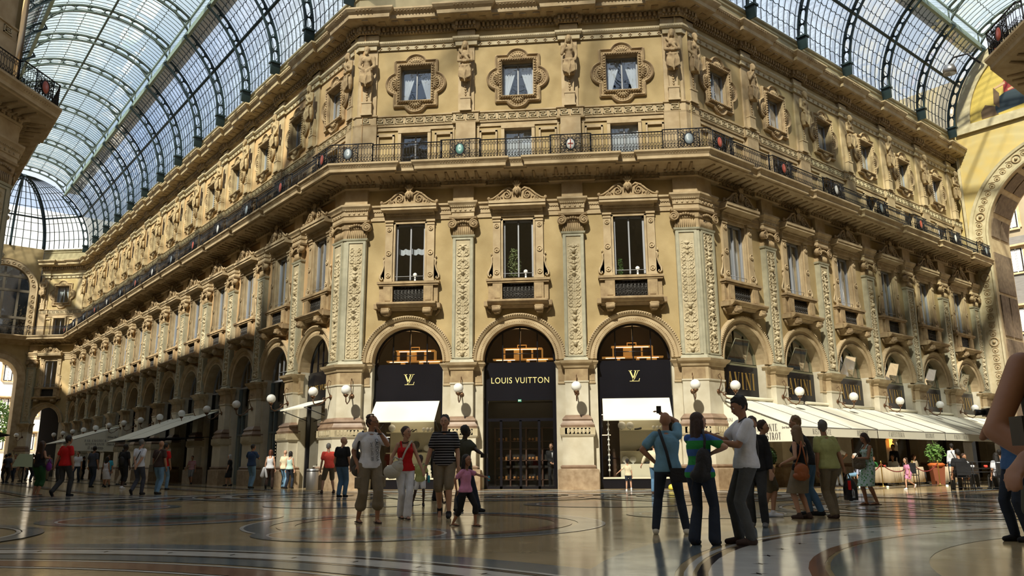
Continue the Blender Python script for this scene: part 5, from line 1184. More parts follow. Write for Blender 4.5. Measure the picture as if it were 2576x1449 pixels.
t=trim('balcony ledge crossing the far left end wall','balcony'); m=M(); p=[(q.x,q.y) for q in (EL.P(0,0),EL.P(5.9,0),)]; m.sweep(p,[(-.1,12.5),(.3,12.88),(.98,13.0),(1.08,13.2),(1.2,13.36),(1.2,13.44),(-.3,13.45)]); m.obj('ledge',STONE,t)
rail_piece(EL,.1,5.2,'dark iron railing across the far arched window at the left',False)
# ---------------------------------------------------------------- outside the two arches
def street(w,x0,x1,y,H,win,wall,label,dz=0,split=None):
    m=M(); m.box(x0,x1,y,y+1,0,H,0); 
    if split: m.box(x0,x1,y-.05,y,0,split,1)
    o=m.obj('apartment_building',[wall,mat('grey_ashlar',(.15,.145,.14),.8,col2=(.19,.187,.18),scale=2,stretch=(1,1,6))],None,w.o,w.ang); tag(o,label,'building')
    fr=M()
    fr.box(-.62,.62,-.18,-.1,-.15,0); fr.box(-.8,.8,-.4,0,2.15,2.3); 
    for s in (-1,1): fr.box(*sorted((s*.52,s*.72)),-.12,0,0,2.1)
    fr.box(-.72,.72,-.12,0,1.98,2.15); fm=fr.mesh('window_surround',STONE)
    pm_=M(); pm_.box(-.52,.52,-.06,-.04,0,2); pme=pm_.mesh('pane',DARK); cm=M()
    for s in (-1,1): cm.box(*sorted((s*.06,s*.34)),-.09,-.07,.1,1.9)
    cm.box(-.03,.03,-.1,-.06,0,2); cm.box(-.52,-.46,-.1,-.06,0,2);cm.box(.46,.52,-.1,-.06,0,2); cme=cm.mesh('curtain',CURT)
    for x,z in win:
        a=link('window_surround',fm,o,(x,y,z)); link('pane',pme,a); link('curtain',cme,a)
    return o
CREAMW=mat('cream_render_wall',(.26,.22,.15),.8,col2=(.31,.265,.185),scale=.6)
OR_=Wall('outR',WR.P(LR),-45,0,12,[],1,[])
street(OR_,-12,26,17,34,[(x,z) for x in np.arange(-8.4,24,2.9) for z in (3.2,7.0,11.0,15.9,19.6,23.6,27.4)],CREAMW,'cream and grey street building seen through the right arch',split=18.9)
street(EL,-14,18,26,34,[(x,z) for x in np.arange(-12,17,3.2) for z in (3.0,7.2,11.4,15.6)],mat('white_render_wall',(.80,.80,.76),.8,col2=(.86,.86,.83),scale=.6),'pale building glaring through the far left arch')
def tree(x,y,h,r,label,seed):
    t=empty('street_tree',(x,y,0)); m=M(); m.tube([(0,0,0),(.05,.1,h*.4),(0,0,h*.7)],[.16,.12,.06],8); m.obj('trunk',DARKW,t); q=random.Random(seed); m=M()
    for i in range(2600):
        a=q.uniform(0,2*PI); e=math.acos(q.uniform(-1,1)); d=r*q.uniform(.5,1)**.5; px,py,pz=d*math.sin(e)*math.cos(a),d*math.sin(e)*math.sin(a),h*.72+d*math.cos(e)*1.15
        s=.13; u=Vector((q.gauss(0,1),q.gauss(0,1),q.gauss(0,1))).normalized(); v=u.orthogonal().normalized(); c=Vector((px,py,pz)); m.add([c+u*s,c+v*s*.6,c-u*s,c-v*s*.6],[(0,1,2,3)])
    m.obj('foliage',mat('yellow_green_foliage',(.10,.22,.04),.7,col2=(.22,.36,.08),scale=6),t); tag(t,label,'tree')  # leaves vary at random between two greens
p=EL.P(4.2,9); tree(p.x,p.y,7.5,2.2,'green street tree glimpsed through the far left arch',1); p=EL.P(-.5,13); tree(p.x,p.y,6.5,2.2,'second green tree behind the first beyond the far left arch',2)
# rear and side blocks closing the octagon behind the camera
m=M(); m.box(-25,25,-36.6,-35.7,0,30.5); o=m.obj('wall_rear',STUCCO); tag(o,'facade behind the camera closing the octagon','wall',kind='structure')
# ---------------------------------------------------------------- floor
FB=mat('cream_floor_marble',(.42,.31,.16),.10,col2=(.58,.45,.27),scale=.7,detail=9,stretch=(1,1,1)); FBL=mat('blue_grey_floor_marble',(.14,.175,.195),.10,col2=(.21,.25,.27),scale=1.4); FW=mat('white_floor_marble',(.70,.68,.62),.10,col2=(.82,.80,.74),scale=3,detail=9)
FRD=mat('rust_floor_marble',(.26,.13,.085),.10,col2=(.36,.21,.14),scale=3); FDK=mat('dark_floor_marble',(.045,.035,.035),.1); FGR2=mat('green_floor_marble',(.07,.12,.11),.1)
for mm_ in (FB,FBL,FW,FRD,FDK,FGR2):
    nt=mm_.node_tree; b=nt.nodes['Principled BSDF']; b.inputs['Specular IOR Level'].default_value=.42
    tc=nt.nodes.new('ShaderNodeTexCoord'); n=nt.nodes.new('ShaderNodeTexNoise'); n.inputs['Scale'].default_value=1.6; n.inputs['Detail'].default_value=3; nt.links.new(tc.outputs['Object'],n.inputs['Vector'])
    bp=nt.nodes.new('ShaderNodeBump'); bp.inputs['Strength'].default_value=.22; bp.inputs['Distance'].default_value=.01; nt.links.new(n.outputs['Fac'],bp.inputs['Height']); nt.links.new(bp.outputs[0],b.inputs['Normal'])
    mr=nt.nodes.new('ShaderNodeMapRange'); mr.inputs['To Min'].default_value=.07; mr.inputs['To Max'].default_value=.2; nt.links.new(n.outputs['Fac'],mr.inputs[0]); nt.links.new(mr.outputs[0],b.inputs['Roughness'])
m=M(); m.box(-120,120,-60,140,-.2,0); fl=m.obj('floor',FB); tag(fl,'polished cream marble floor of the gallery with inlaid bands','floor',kind='structure')
FM=[FBL,FW,FRD,FDK,FGR2,FB]
ZK=[0]
def zn(): ZK[0]+=1; return .002+.00012*ZK[0]
def ring(m,c,r0,r1,a0=0,a1=360,mi=0,z=.002,n=None):
    z=zn()
    n=n or max(8,int(abs(a1-a0)/4)); R=[[(c[0]+r*math.cos(rad(a0+(a1-a0)*i/n)),c[1]+r*math.sin(rad(a0+(a1-a0)*i/n)),z) for r in (r0,r1)] for i in range(n+1)]
    return m.rings(R[::-1],mi,False,False,False)
def ringset(m,c,bands,a0=0,a1=360,cross=None,z=.002):
    for k,(r0,r1,mi) in enumerate(bands): ring(m,c,r0,r1,a0,a1,mi,z+.0006*k)
    if cross:
        zc=zn(); r,step,s=cross; n=int(rad(a1-a0)*r/step); s*=.62
        for i in range(n):
            a=rad(a0)+(i+.5)*step/r; x,y=c[0]+r*math.cos(a),c[1]+r*math.sin(a)
            for aa in (a+.3,a+.3+PI/2):
                dx,dy=math.cos(aa)*s,math.sin(aa)*s; nx,ny=-dy*.25,dx*.25; m.add([(x-dx,y-dy,zc),(x+nx,y+ny,zc),(x+dx,y+dy,zc),(x-nx,y-ny,zc)],[(0,1,2,3)],3)
def oval(m,c,rx,ry,rot,bands,z=.003):
    for k,(f,mi) in enumerate(bands):
        zz=zn(); n=40; m.add([(c[0]+f*(rx*math.cos(2*PI*i/n)*math.cos(rot)-ry*math.sin(2*PI*i/n)*math.sin(rot)),c[1]+f*(rx*math.cos(2*PI*i/n)*math.sin(rot)+ry*math.sin(2*PI*i/n)*math.cos(rot)),zz) for i in range(n)],[tuple(range(n))],mi)
def poly(m,pts,mi,z): z=zn(); m.add([(x,y,z) for x,y in pts],[tuple(range(len(pts)))],mi)
m=M()
ringset(m,(12,-25.2),[(8.5,9.3,0),(8.34,8.42,1),(7.3,8.3,1),(8.2,8.3,3),(7.15,7.3,2),(6.2,7.1,0),(5.0,5.5,5),(4.85,4.98,3),(4.5,4.8,1),(4.1,4.4,3),(3.7,3.9,1),(2.6,3.5,2)],90,215,(7.75,.75,.14))
ringset(m,(-3.4,-31.5),[(9.5,10.0,0),(9.42,9.5,1),(9.32,9.4,3),(8.9,9.3,1),(8.8,8.88,3),(8.35,8.78,0),(8.2,8.26,1),(7.75,8.18,2),(7.65,7.72,1)],20,150,(9.1,.85,.13))
ringset(m,(0,-17.8),[(2.6,3.0,0),(3.0,3.06,1),(2.2,2.5,2)],0,360)
for c,rx,ry,ro in (((-5.3,-16.8),1.9,1.6,.4),((-.6,-19.9),1.35,1.1,0),((5.2,-15.2),1.5,1.2,.3),((-9,-13),1.6,1.3,0),((3.2,-11.5),1.8,1.2,0),((-3.4,-11.8),1.7,1.2,.2)): oval(m,c,rx,ry,ro,[(1.15,0),(.98,1),(.95,2),(.72,0),(.5,4),(.22,3)])
for c,k in (((9.8,-13.6),1.0),((-12.8,-8.6),1.1),((-8.3,-21.5),1.0),((6.2,-6.5),1.2),((-6.5,-6.0),1.2),((0,-6.4),1.1),((14.5,-8),1.0)):
    ringset(m,c,[(2.9*k,3.2*k,0),(2.82*k,2.88*k,1),(2.3*k,2.6*k,2),(1.9*k,2.2*k,1),(1.5*k,1.7*k,3),(.9*k,1.3*k,0)],z=.0028)
    for i in range(8):
        a=i*PI/4; x,y=c[0],c[1]; poly(m,[(x+.3*k*math.cos(a-.4),y+.3*k*math.sin(a-.4)),(x+.88*k*math.cos(a),y+.88*k*math.sin(a)),(x+.3*k*math.cos(a+.4),y+.3*k*math.sin(a+.4))],2 if i%2 else 1,.009)
# straight bands framing the octagon and running up the wings
def band(m,a,b,w,mi,z):
    a=Vector(a);b=Vector(b);d=(b-a).normalized(); n=Vector((-d.y,d.x))*w/2; poly(m,[tuple(a+n),tuple(a-n),tuple(b-n),tuple(b+n)][::-1],mi,z)
for i in range(8):
    a0,a1=PI/8+i*PI/4,PI/8+(i+1)*PI/4; c=(0,-17.8)
    for r,w_,mi in ((17.2,.45,0),(16.7,.12,3),(16.2,.6,1),(15.6,.1,2),(13.2,.35,0),(12.9,.08,1)):
        band(m,(c[0]+r*math.cos(a0),c[1]+r*math.sin(a0)),(c[0]+r*math.cos(a1),c[1]+r*math.sin(a1)),w_,mi,.0015+.0002*mi)
for w in (WL,WR):
    for y in (-2.2,-4.4,-8.1,-10.3):
        a=w.P(-56 if w is WL else 1,y); b=w.P(-1 if w is WL else 28,y); band(m,a[:2],b[:2],.4,0,.0018); a=w.P(-56 if w is WL else 1,y-.35); b=w.P(-1 if w is WL else 28,y-.35); band(m,a[:2],b[:2],.15,2,.0019)
for k in range(26):
    x=-11.5+k*.9; poly(m,[(x,-1.9),(x+.5,-1.9),(x+.62,-1.45),(x+.12,-1.45)],(1,2)[k%2],.0055)
m.obj('marble_inlay',FM,fl)

# ---------------------------------------------------------------- octagon drum and dome above the frame
OC=(0,-17.8); RO=19.3
m=M(); V8=[(OC[0]+RO*math.cos(PI/8+i*PI/4),OC[1]+RO*math.sin(PI/8+i*PI/4)) for i in range(8)]
for i in range(8):
    a,b=V8[i],V8[(i+1)%8]
    if i in (0,2): 
        pass
    if i==1: continue
    lo=22 if i in(3,7) else 31 if i in(0,2) else 14; hi=28 if i not in (0,2) else 32.3
    m.add([(a[0],a[1],lo),(b[0],b[1],lo),(b[0],b[1],hi),(a[0],a[1],hi)],[(0,1,2,3)])
o=m.obj('wall_octagon_drum',STUCCO); tag(o,'upper drum walls closing the octagon around and behind the camera','wall',kind='structure')
root=empty('ceiling'); tag(root,'octagonal iron and glass dome above the crossing, out of the picture','glass roof',kind='structure')
GD=glassmat('dome_glass',(.54,.57,.59),.0,(.5,.55,.6),.10)
for _n in GD.node_tree.nodes:
    if _n.type=='MAP_RANGE': _n.inputs['To Max'].default_value=.05; g=M(); b=M(); K=10
def dp(i,th): r=RO*math.cos(th); return (OC[0]+r*math.cos(PI/8+i*PI/4),OC[1]+r*math.sin(PI/8+i*PI/4),28+14*math.sin(th))
for i in range(8):
    g.rings([[dp(i,PI/2*j/K*.995),dp(i+1,PI/2*j/K*.995)] for j in range(2 if i in(0,2) else 0,K+1)],0,False,False,False)
    b.tube([dp(i,PI/2*j/20*.99) for j in range(21)],.2,5)
    for j in range(2 if i in(0,2) else 1,K): b.tube([dp(i,PI/2*j/K),dp(i+1,PI/2*j/K)],.07,4)
    for q_ in range(1,8): b.tube([Vector(dp(i,PI/2*j/K*.97))*(1-q_/8)+Vector(dp(i+1,PI/2*j/K*.97))*(q_/8) for j in range(2 if i in(0,2) else 0,K+1)],.05,4)
g.obj('roof_glass',GD,root); b.obj('rib',RI,root)
# ---------------------------------------------------------------- people
SK={'l':mat('light_skin',(.50,.27,.17),.55,col2=(.56,.32,.21),scale=5),'t':mat('tanned_skin',(.36,.17,.09),.55,col2=(.42,.21,.12),scale=5),'d':mat('dark_skin',(.045,.022,.014),.5)}
HR={'k':mat('black_hair',(.012,.009,.008),.5,bump=.6,bscale=90),'b':mat('brown_hair',(.05,.022,.012),.5,bump=.6,bscale=90),'o':mat('auburn_hair',(.12,.035,.015),.5,bump=.6,bscale=90),'y':mat('fair_hair',(.26,.16,.08),.55,bump=.6,bscale=90),'g':mat('grey_hair',(.16,.15,.14),.6,bump=.6,bscale=90),'w':mat('white_hair',(.5,.5,.48),.6,bump=.6,bscale=90)}
CL={}
def cloth(n,c,c2=None):
    if n not in CL: CL[n]=mat('cloth_'+n,c,.85,col2=c2 or tuple(min(1,v*1.25+.003) for v in c),scale=7,bump=.5,bscale=14)
    return CL[n]
def stripes(n,cols,period,zc=True,widths=None):
    m=cloth(n,cols[0]); nt=m.node_tree; N=nt.nodes; L=nt.links; b=N['Principled BSDF']
    for l in list(b.inputs['Base Color'].links): L.remove(l)
    tc=N.new('ShaderNodeTexCoord'); s=N.new('ShaderNodeSeparateXYZ'); L.new(tc.outputs['Object'],s.inputs[0])
    a=N.new('ShaderNodeMath'); a.operation='DIVIDE'; a.inputs[1].default_value=period; L.new(s.outputs[2],a.inputs[0]); f=N.new('ShaderNodeMath'); f.operation='FRACT'; L.new(a.outputs[0],f.inputs[0])
    r=N.new('ShaderNodeValToRGB'); r.color_ramp.interpolation='CONSTANT'; k=len(cols); w=widths or [i/k for i in range(k)]
    while len(r.color_ramp.elements)<k: r.color_ramp.elements.new(.5)
    for i in range(k): r.color_ramp.elements[i].position=w[i]; r.color_ramp.elements[i].color=(*cols[i],1)
    L.new(f.outputs[0],r.inputs[0]); L.new(r.outputs[0],b.inputs['Base Color']); return m
def ik(a,b,l1,l2,pole):
    a=Vector(a);b=Vector(b);d=b-a;L=d.length; mx=(l1+l2)*.999
    if L>mx: b=a+d*(mx/L); d=b-a; L=mx
    u=d.normalized(); p=Vector(pole); p=p-u*p.dot(u); p=p.normalized() if p.length>1e-4 else u.orthogonal()
    x=(l1*l1-l2*l2+L*L)/(2*L); h=math.sqrt(max(0,l1*l1-x*x)); return a+u*x+p*h,b
NP=[0]
WHITE=mat('eye_white',(.7,.68,.64),.4); LIP=mat('lip',(.30,.10,.08),.5)
def person(pos,H,face,label,top=('tee','grey'),bot=('trousers','navy'),hair=('short','k'),skin='l',feet=None,hands={},head=0,pitch=0,lean=(0,0),vox=.012,shoes='black',fem=False,pole={},drop=0,fat=1.0,tw=None,extra=None,cat='person',group=None,kind='std',lift={}):
    k=H/1.75; a=rad(face); fd=Vector((math.sin(a),-math.cos(a),0)); sv=Vector((math.cos(a),math.sin(a),0)); Z=Vector((0,0,1))
    ta=rad(tw) if tw is not None else a; tf=Vector((math.sin(ta),-math.cos(ta),0)); ts=Vector((math.cos(ta),math.sin(ta),0))
    child=H<1.35; hs=1.0 if not child else 1.0+.32*(1.35-H)/.3
    t=empty('person',(pos[0],pos[1],0)); tag(t,label,cat,group); 
    sit=kind=='sit'
    P=Vector((0,0,.95-drop)) if not sit else Vector((0,0,.55)); N_=P+Vector((lean[0],lean[1],.51-.02*(abs(lean[0])+abs(lean[1]))*2))
    sw=.142 if fem else .166; hw=.095
    hip={s:P+sv*s*hw+Vector((0,0,-.03)) for s in (-1,1)}; sh={s:N_+ts*s*sw+Vector((0,0,-.055)) for s in (-1,1)}
    vs={'L':-1 if (ts.x*-1)<=ts.x else 1}; vs['R']=-vs['L']
    vf={'L':-1 if -sv.x<=sv.x else 1}; vf['R']=-vf['L']
    if sit: fdef={'L':fd*.45+sv*vf['L']*.12,'R':fd*.45+sv*vf['R']*.12}
    else: fdef={'L':sv*vf['L']*.1,'R':sv*vf['R']*.1}
    for q in ('L','R'):
        if feet and q in feet: fdef[q]=Vector((feet[q][0],feet[q][1],0))
    ank={};knee={}
    for q in ('L','R'):
        s=vf[q]; z=.085+lift.get(q,0); knee[s],ank[s]=ik(hip[s],fdef[q]+Vector((0,0,z)),.445,.43,fd*1.0+Z*.05)
    wr={};el={}
    for q in ('L','R'):
        s=vs[q]; tgt=Vector(hands[q]) if q in hands else sh[s]+ts*s*.08+tf*.06+Vector((0,0,-.53)); pl=Vector(pole[q]) if q in pole else (-tf*.8+ts*s*.5-Z*.3)
        el[s],wr[s]=ik(sh[s],tgt,.285,.26,pl)
    Hc=N_+Vector((0,0,.175*hs))+tf*.03; ha=rad(head)+a if True else 0; hf=Vector((math.sin(ha),-math.cos(ha),0)); hr=Vector((math.cos(ha),math.sin(ha),0)); pr=rad(pitch); hf2=hf*math.cos(pr)-Z*math.sin(pr); hu=Z*math.cos(pr)+hf*math.sin(pr)
    Hc=Hc+hf*.02-Z*max(0,pr)*.03
    def hp(x,y,z): return Hc+(hr*x+hf2*y+hu*z)*hs
    Rh=Matrix((hr,-hf2,hu)).transposed()
    def ring(c,rx,ry,ax,ay,n=16): return [c+ax*rx*math.cos(2*PI*i/n)+ay*ry*math.sin(2*PI*i/n) for i in range(n)]
    bw=(1.08 if fem else 1.0)*fat
    def torso(m,inf,z0,z1,flare=0):
        prof=[(-.10,.13,.10),(-.04,.165*bw,.115),(.03,.165*bw,.115),(.10,.148*fat*(.93 if fem else 1),.105*fat),(.18,.14*fat*(.9 if fem else 1.03),.1*fat),(.28,.155*fat*(.95 if fem else 1.05),.112*fat),(.36,.162*(.93 if fem else 1.06),.115),(.42,.138*(.93 if fem else 1.04),.098),(.46,.095,.075),(.49,.062,.06)]
        R=[]
        zz=sorted(set([z0,z1]+[p[0] for p in prof if z0<p[0]<z1]))
        for z in zz:
            rx=np.interp(z,[p[0] for p in prof],[p[1] for p in prof]);ry=np.interp(z,[p[0] for p in prof],[p[2] for p in prof])
            u=(z)/.51; c=P+(N_-P)*u if u>0 else P+Z*z; w=min(1,max(0,u)); ax=(sv*(1-w)+ts*w).normalized(); ay=Vector((ax.y,-ax.x,0)); fl=flare*max(0,(.12-z))
            R.append(ring(c,rx+inf+fl,ry+inf+fl,ax,ay))
        m.rings(R,0,True); return m
    def arm(m,s,inf=0,frac=2.0,hand=True):
        r=lambda v:v*(.88 if fem else 1)*(1 if H>1.4 else .9)+inf
        e=el[s];w_=wr[s];h=sh[s]
        if frac>=1:
            m.cone(h,r(.052),e,r(.041),12); f=min(1,frac-1); q=e+(w_-e)*f; m.cone(e,r(.041),e+(w_-e)*min(f,.35),r(.042),12)
            if f>.35: m.cone(e+(w_-e)*.35,r(.042),q,r(.027 if f>.9 else .032),12)
        else: m.cone(h,r(.056),h+(e-h)*frac,r(.048)+.012,12)
        if hand:
            d=(w_-e).normalized(); sd=d.cross(Z); sd=sd.normalized() if sd.length>.2 else tf; up=sd.cross(d); hl=.5 if vox<.013 else .7
            pc=w_+d*.05; m.cone(w_,.026,w_+d*.03,.03); m.ell(pc,.05,.036,.018,10,8,0,Matrix((d,sd,up)).transposed())
            fr=.0095 if vox<.011 else max(.011,vox*.85)
            for j,(o,ln) in enumerate(((-.028,.066),(-.009,.075),(.010,.072),(.028,.056))):
                b=w_+d*.085+sd*o; c1=b+d*ln*.5-up*.012; c2=c1+d*ln*.3-up*.028; m.tube([w_+d*.05+sd*o*.8,b,c1,c2],[fr,fr,fr,fr*.8],6)
            tb=w_+d*.025+sd*.028*(-s); m.tube([tb,tb+d*.03+sd*.026*(-s)-up*.01,tb+d*.06+sd*.03*(-s)-up*.02],[fr*1.2,fr*1.15,fr],6)
    def leg(m,s,inf=0,frac=2.0,flare=0,foot=False):
        g=1.05 if fem else 1; r=lambda v:v*g*min(fat,1.15)*(1 if H>1.4 else .92)+inf
        h=hip[s];kn=knee[s];an=ank[s]; f=min(1,frac); m.cone(h,r(.088),h+(kn-h)*f,r(.088-.034*f),14)
        if frac>1:
            f2=frac-1; m.cone(kn,r(.054),kn+(an-kn)*min(.3,f2),r(.054)+flare*.2,14)
            if f2>.3: m.cone(kn+(an-kn)*.3-fd*.008,r(.054)+flare*.2,kn+(an-kn)*f2,r(.054-.02*(f2-.3)/.7)+flare,14)
        if foot:
            an2=an; lf=0
            q='L' if vf['L']==s else 'R'; dn=-.35 if lift.get(q,0)>.04 else 0; fx=(fd*math.cos(dn)+Z*math.sin(dn)*1.0) if dn else fd
            if dn: fx=(fd*.55-Z*.83)
            m.cone(an,.036,an-Z*.035,.036); m.cone(an-Z*.05-fx*.03,.032,an-Z*.055+fx*.10,.032,10); m.cone(an-Z*.055+fx*.08,.034,an-Z*.065+fx*.15,.022,10)
    # body
    m=M(); torso(m,0,-.10,.49); m.cone(N_-Z*.02,.055,Hc-hf2*.01-hu*.06,.05)
    m.ell(Hc+hu*.015*hs-hf2*.012,.079*hs,.098*hs,.105*hs,16,12,0,Rh); m.cone(hp(0,.025,-.05),.052*hs,hp(0,.045,-.078),.036*hs)
    m.tube([hp(0,.082,.012),hp(0,.096,-.012),hp(0,.104,-.028),hp(0,.085,-.04)],[.008,.011,.014,.01],6); m.cone(hp(-.035,.078,.022),.012,hp(.035,.078,.022),.012); m.ell(hp(0,.076,-.062),.024,.014,.014)
    for s in (-1,1):
        m.ell(hp(s*.076,-.005,-.008),.011,.02,.03,8,6,0,Rh); arm(m,s); leg(m,s,foot=True)
        if fem and not child: m.ell(N_+ts*s*.075+tf*.085-Z*.17,.058,.055,.055)
    me=remesh(m,vox,4 if vox<.014 else 2); me.materials.append(SK[skin]); parts=[link('body',me,t)]
    def add(nm,mb,matl,smooth=3,vx=None):
        me=remesh(mb,vx or vox,smooth); me.materials.append(matl); o=link(nm,me,t); parts.append(o); return o
    def raw(nm,mb,matl): o=mb.obj(nm,matl,t); parts.append(o); return o
    # face details
    if vox<.016:
        e=M(); ir=M()
        for s in (-1,1): e.ell(hp(s*.031,.075,.006),.0125,.0125,.009,8,6); ir.ell(hp(s*.031,.086,.006),.006,.004,.006,6,5)
        raw('eyes',e,WHITE); b=M()
        for s in (-1,1): b.tube([hp(s*.014,.087,.028),hp(s*.032,.084,.034),hp(s*.05,.072,.028)],[.004,.005,.003],5)
        b.merge(ir); raw('eyebrows_and_irises',b,HR['k' if hair[1] in 'kb' else 'b']); l=M(); l.tube([hp(-.022,.084,-.052),hp(0,.094,-.05),hp(.022,.084,-.052)],[.003,.006,.003],6); l.tube([hp(-.02,.083,-.057),hp(0,.092,-.058),hp(.02,.083,-.057)],[.003,.006,.003],6); raw('lips',l,LIP)
    # hair
    hk,hc=hair
    if hk!='bald':
        m=M(); m.ell(Hc+hu*.044*hs-hf2*.034*hs,.086*hs,.1*hs,.094*hs,16,12,0,Rh) if hk!='fringe' else m.ell(Hc+hu*.028*hs-hf2*.03*hs,.083*hs,.09*hs,.06*hs,16,12,0,Rh)
        for s in (-1,1): m.ell(hp(s*.066,-.02,.0),.02,.045,.05,8,6,0,Rh)
        m.cone(hp(0,-.07,-.01),.055*hs,hp(0,-.062,-.05),.04*hs)
        if hk in('short','curly','fringe'):
            q=random.Random(int(abs(pos[0])*10)); 
            for i in range(16): th=q.uniform(0,2*PI); ph=q.uniform(.35,1.4); m.ell(hp(.083*math.cos(th)*math.cos(ph),-.028+.098*math.sin(th)*math.cos(ph),.036+.1*math.sin(ph)),.018,.018,.016,6,5)
        if hk=='long':
            m.cone(hp(-.05,-.06,0),.05,hp(-.065,-.075,-.22),.045); m.cone(hp(.05,-.06,0),.05,hp(.065,-.075,-.22),.045); m.cone(hp(0,-.07,0),.06,hp(0,-.1,-.3),.05); 
            for s in (-1,1): m.cone(hp(s*.078,.0,0),.025,hp(s*.085,.0,-.16),.022)
        if hk=='verylong':
            for x in (-.08,-.03,.03,.08): m.cone(hp(x,-.07,0),.05,hp(x*1.5,-.11,-.42),.05)
        if hk=='bob':
            for s in (-1,1): m.cone(hp(s*.07,-.02,.03),.035,hp(s*.08,.01,-.11),.03)
            m.cone(hp(0,-.07,0),.065,hp(0,-.07,-.1),.06)
        if hk=='bun': m.ell(hp(0,-.115,.05),.045,.05,.045)
        if hk=='curly':
            q=random.Random(3)
            for i in range(26): th=q.uniform(0,2*PI); ph=q.uniform(.0,1.3); m.ell(hp(.085*math.cos(th)*math.cos(ph),-.02+.09*math.sin(th)*math.cos(ph)*(1 if math.sin(th)<0 else .6),.03+.1*math.sin(ph)),.03,.03,.03,6,5)
        o=add('hair',m,HR[hc],2)
    if hk=='cap': pass
    # clothes
    tk,tc=top; tm=CLM[tc]
    bk,bc=bot; bmt=CLM[bc]
    m=M(); skirt=bk in('skirt','dress')
    if bk=='skirt' or bk=='dress':
        ln=.48 if bk=='skirt' else .5
        R=[]
        kc=(knee[-1]+knee[1])/2
        for u,rx,ry in ((.1,.16,.115),(0,.18,.13),(-.1,.2,.15),(-.25,.215,.165),(-ln,.235,.185)): c=P+Z*u if u>0 else P+(kc-P)*(-u/.5); R.append(ring(Vector((c.x,c.y,P.z+u)),rx*bw/1.05,ry*bw/1.05,sv,fd,20))
        m.rings(R,0,True); add('skirt',m,bmt)
    else:
        fr,fl,inf={'trousers':(1.98,.016,.014),'jeans':(1.98,.012,.012),'flared':(1.99,.035,.013),'shorts':(.98,0,.026),'capri':(1.35,.012,.022),'cargo':(1.5,.022,.03),'miniS':(.6,0,.03),'tights':(1.4,.0,.008)}[bk]
        torso(m,.012,-.1,.1)
        for s in (-1,1): leg(m,s,inf,fr,fl)
        if fr<1.02:
            for s in (-1,1): m.cone(hip[s]+(knee[s]-hip[s])*.5,.1,hip[s]+(knee[s]-hip[s])*(fr-.08),.092)
        if bk=='cargo':
            for s in (-1,1): c=hip[s]+(knee[s]-hip[s])*.62+sv*s*.085; m.box(c.x-.05,c.x+.05,c.y-.06,c.y+.06,c.z-.09,c.z+.09)
        add({'shorts':'shorts','capri':'capri_trousers','cargo':'cargo_shorts','miniS':'shorts'}.get(bk,'trousers'),m,bmt)
    m=M()
    if tk in('tee','polo','shirt','jacket'):
        ln={'tee':-.07,'polo':-.07,'shirt':-.07,'jacket':-.10}[tk]; inf=.022 if tk!='jacket' else .032
        torso(m,inf,ln,.47,.12); fr={'tee':.62,'polo':.62,'shirt':1.75,'jacket':1.95}[tk]
        for s in (-1,1):
            m.cone(N_-Z*.035,.045+inf*.5,sh[s],.045+inf*.6); arm(m,s,inf*.7,fr,False)
        if tk in('polo','shirt','jacket'): m.lathe([(.045,0),(.066,0),(.07,.03),(.05,.03)],(N_.x+tf.x*.01,N_.y+tf.y*.01,N_.z-.01),14)
    elif tk in('tank','dress'):
        torso(m,.012,-.05 if tk=='tank' else .0,.40,.1)
        for s in (-1,1): m.tube([N_+ts*s*.1+tf*.105-Z*.14,N_+ts*s*.1+tf*.03-Z*-.005,N_+ts*s*.1-tf*.09-Z*.12],.022 if vox<.014 else .026,6)
        if fem and not child:
            for s in (-1,1): m.ell(N_+ts*s*.075+tf*.085-Z*.17,.068,.065,.065)
    add({'tee':'t_shirt','polo':'polo_shirt','shirt':'shirt','jacket':'jacket','tank':'tank_top','dress':'dress_bodice'}[tk],m,tm)
    # shoes
    sm_=CLM[shoes]
    for s in (-1,1):
        m=M(); an=ank[s]; q='L' if vf['L']==s else 'R'; up=lift.get(q,0)>.04; fx=(fd*.55-Z*.83) if up else fd; nz=(Z*.55+fd*.83) if up else Z
        if shoes in('sandal','flipflop'):
            c=an-nz*.078+fx*.045; m.add([*(c+fx*u*.145+sv*w_*.047*(1-.25*abs(u))+nz*h_ for h_ in (0,.018) for u,w_ in ((-1,-1),(0,-1.05),(1,-.6),(1,.6),(0,1.05),(-1,1)))],[tuple(range(5,-1,-1)),tuple(range(6,12))]+[(i,(i+1)%6,6+(i+1)%6,6+i) for i in range(6)]); m.tube([c+sv*.045+nz*.01,c+fx*.03+nz*.055,c-sv*.045+nz*.01],.009,5); m.tube([c+fx*.03+nz*.055,c+fx*.1+nz*.02],.009,5)
            raw('sandal',m,sm_)
        else:
            m.cone(an-nz*.045-fx*.03,.046,an-nz*.05+fx*.06,.047); m.cone(an-nz*.05+fx*.05,.047,an-nz*.055+fx*.155,.034); m.cone(an-nz*.0,.05,an-nz*.04,.05)
            add('shoe',m,sm_,2)
    for o in parts: o.scale=(k,k,k)
    # keep the soles on the floor
    t['_a']=0; del t['_a']
    J=dict(P=P*k,N=N_*k,H=Hc*k,wr={q:wr[vs[q]]*k for q in 'LR'},el={q:el[vs[q]]*k for q in 'LR'},sh={q:sh[vs[q]]*k for q in 'LR'},fd=fd,sv=sv,tf=tf,ts=ts,hp=lambda x,y,z:hp(x,y,z)*k,o=t,k=k,an={q:ank[vf[q]]*k for q in 'LR'})
    J['off']=Vector((pos[0],pos[1],0)); return J
def wpart(J,nm,mb,matl): return mb.obj(nm,matl,J['o'])
def item(J,nm,mb,matl,label,cat,group=None):
    o=mb.obj(nm,matl,None,J['off']); return tag(o,label,cat,group)
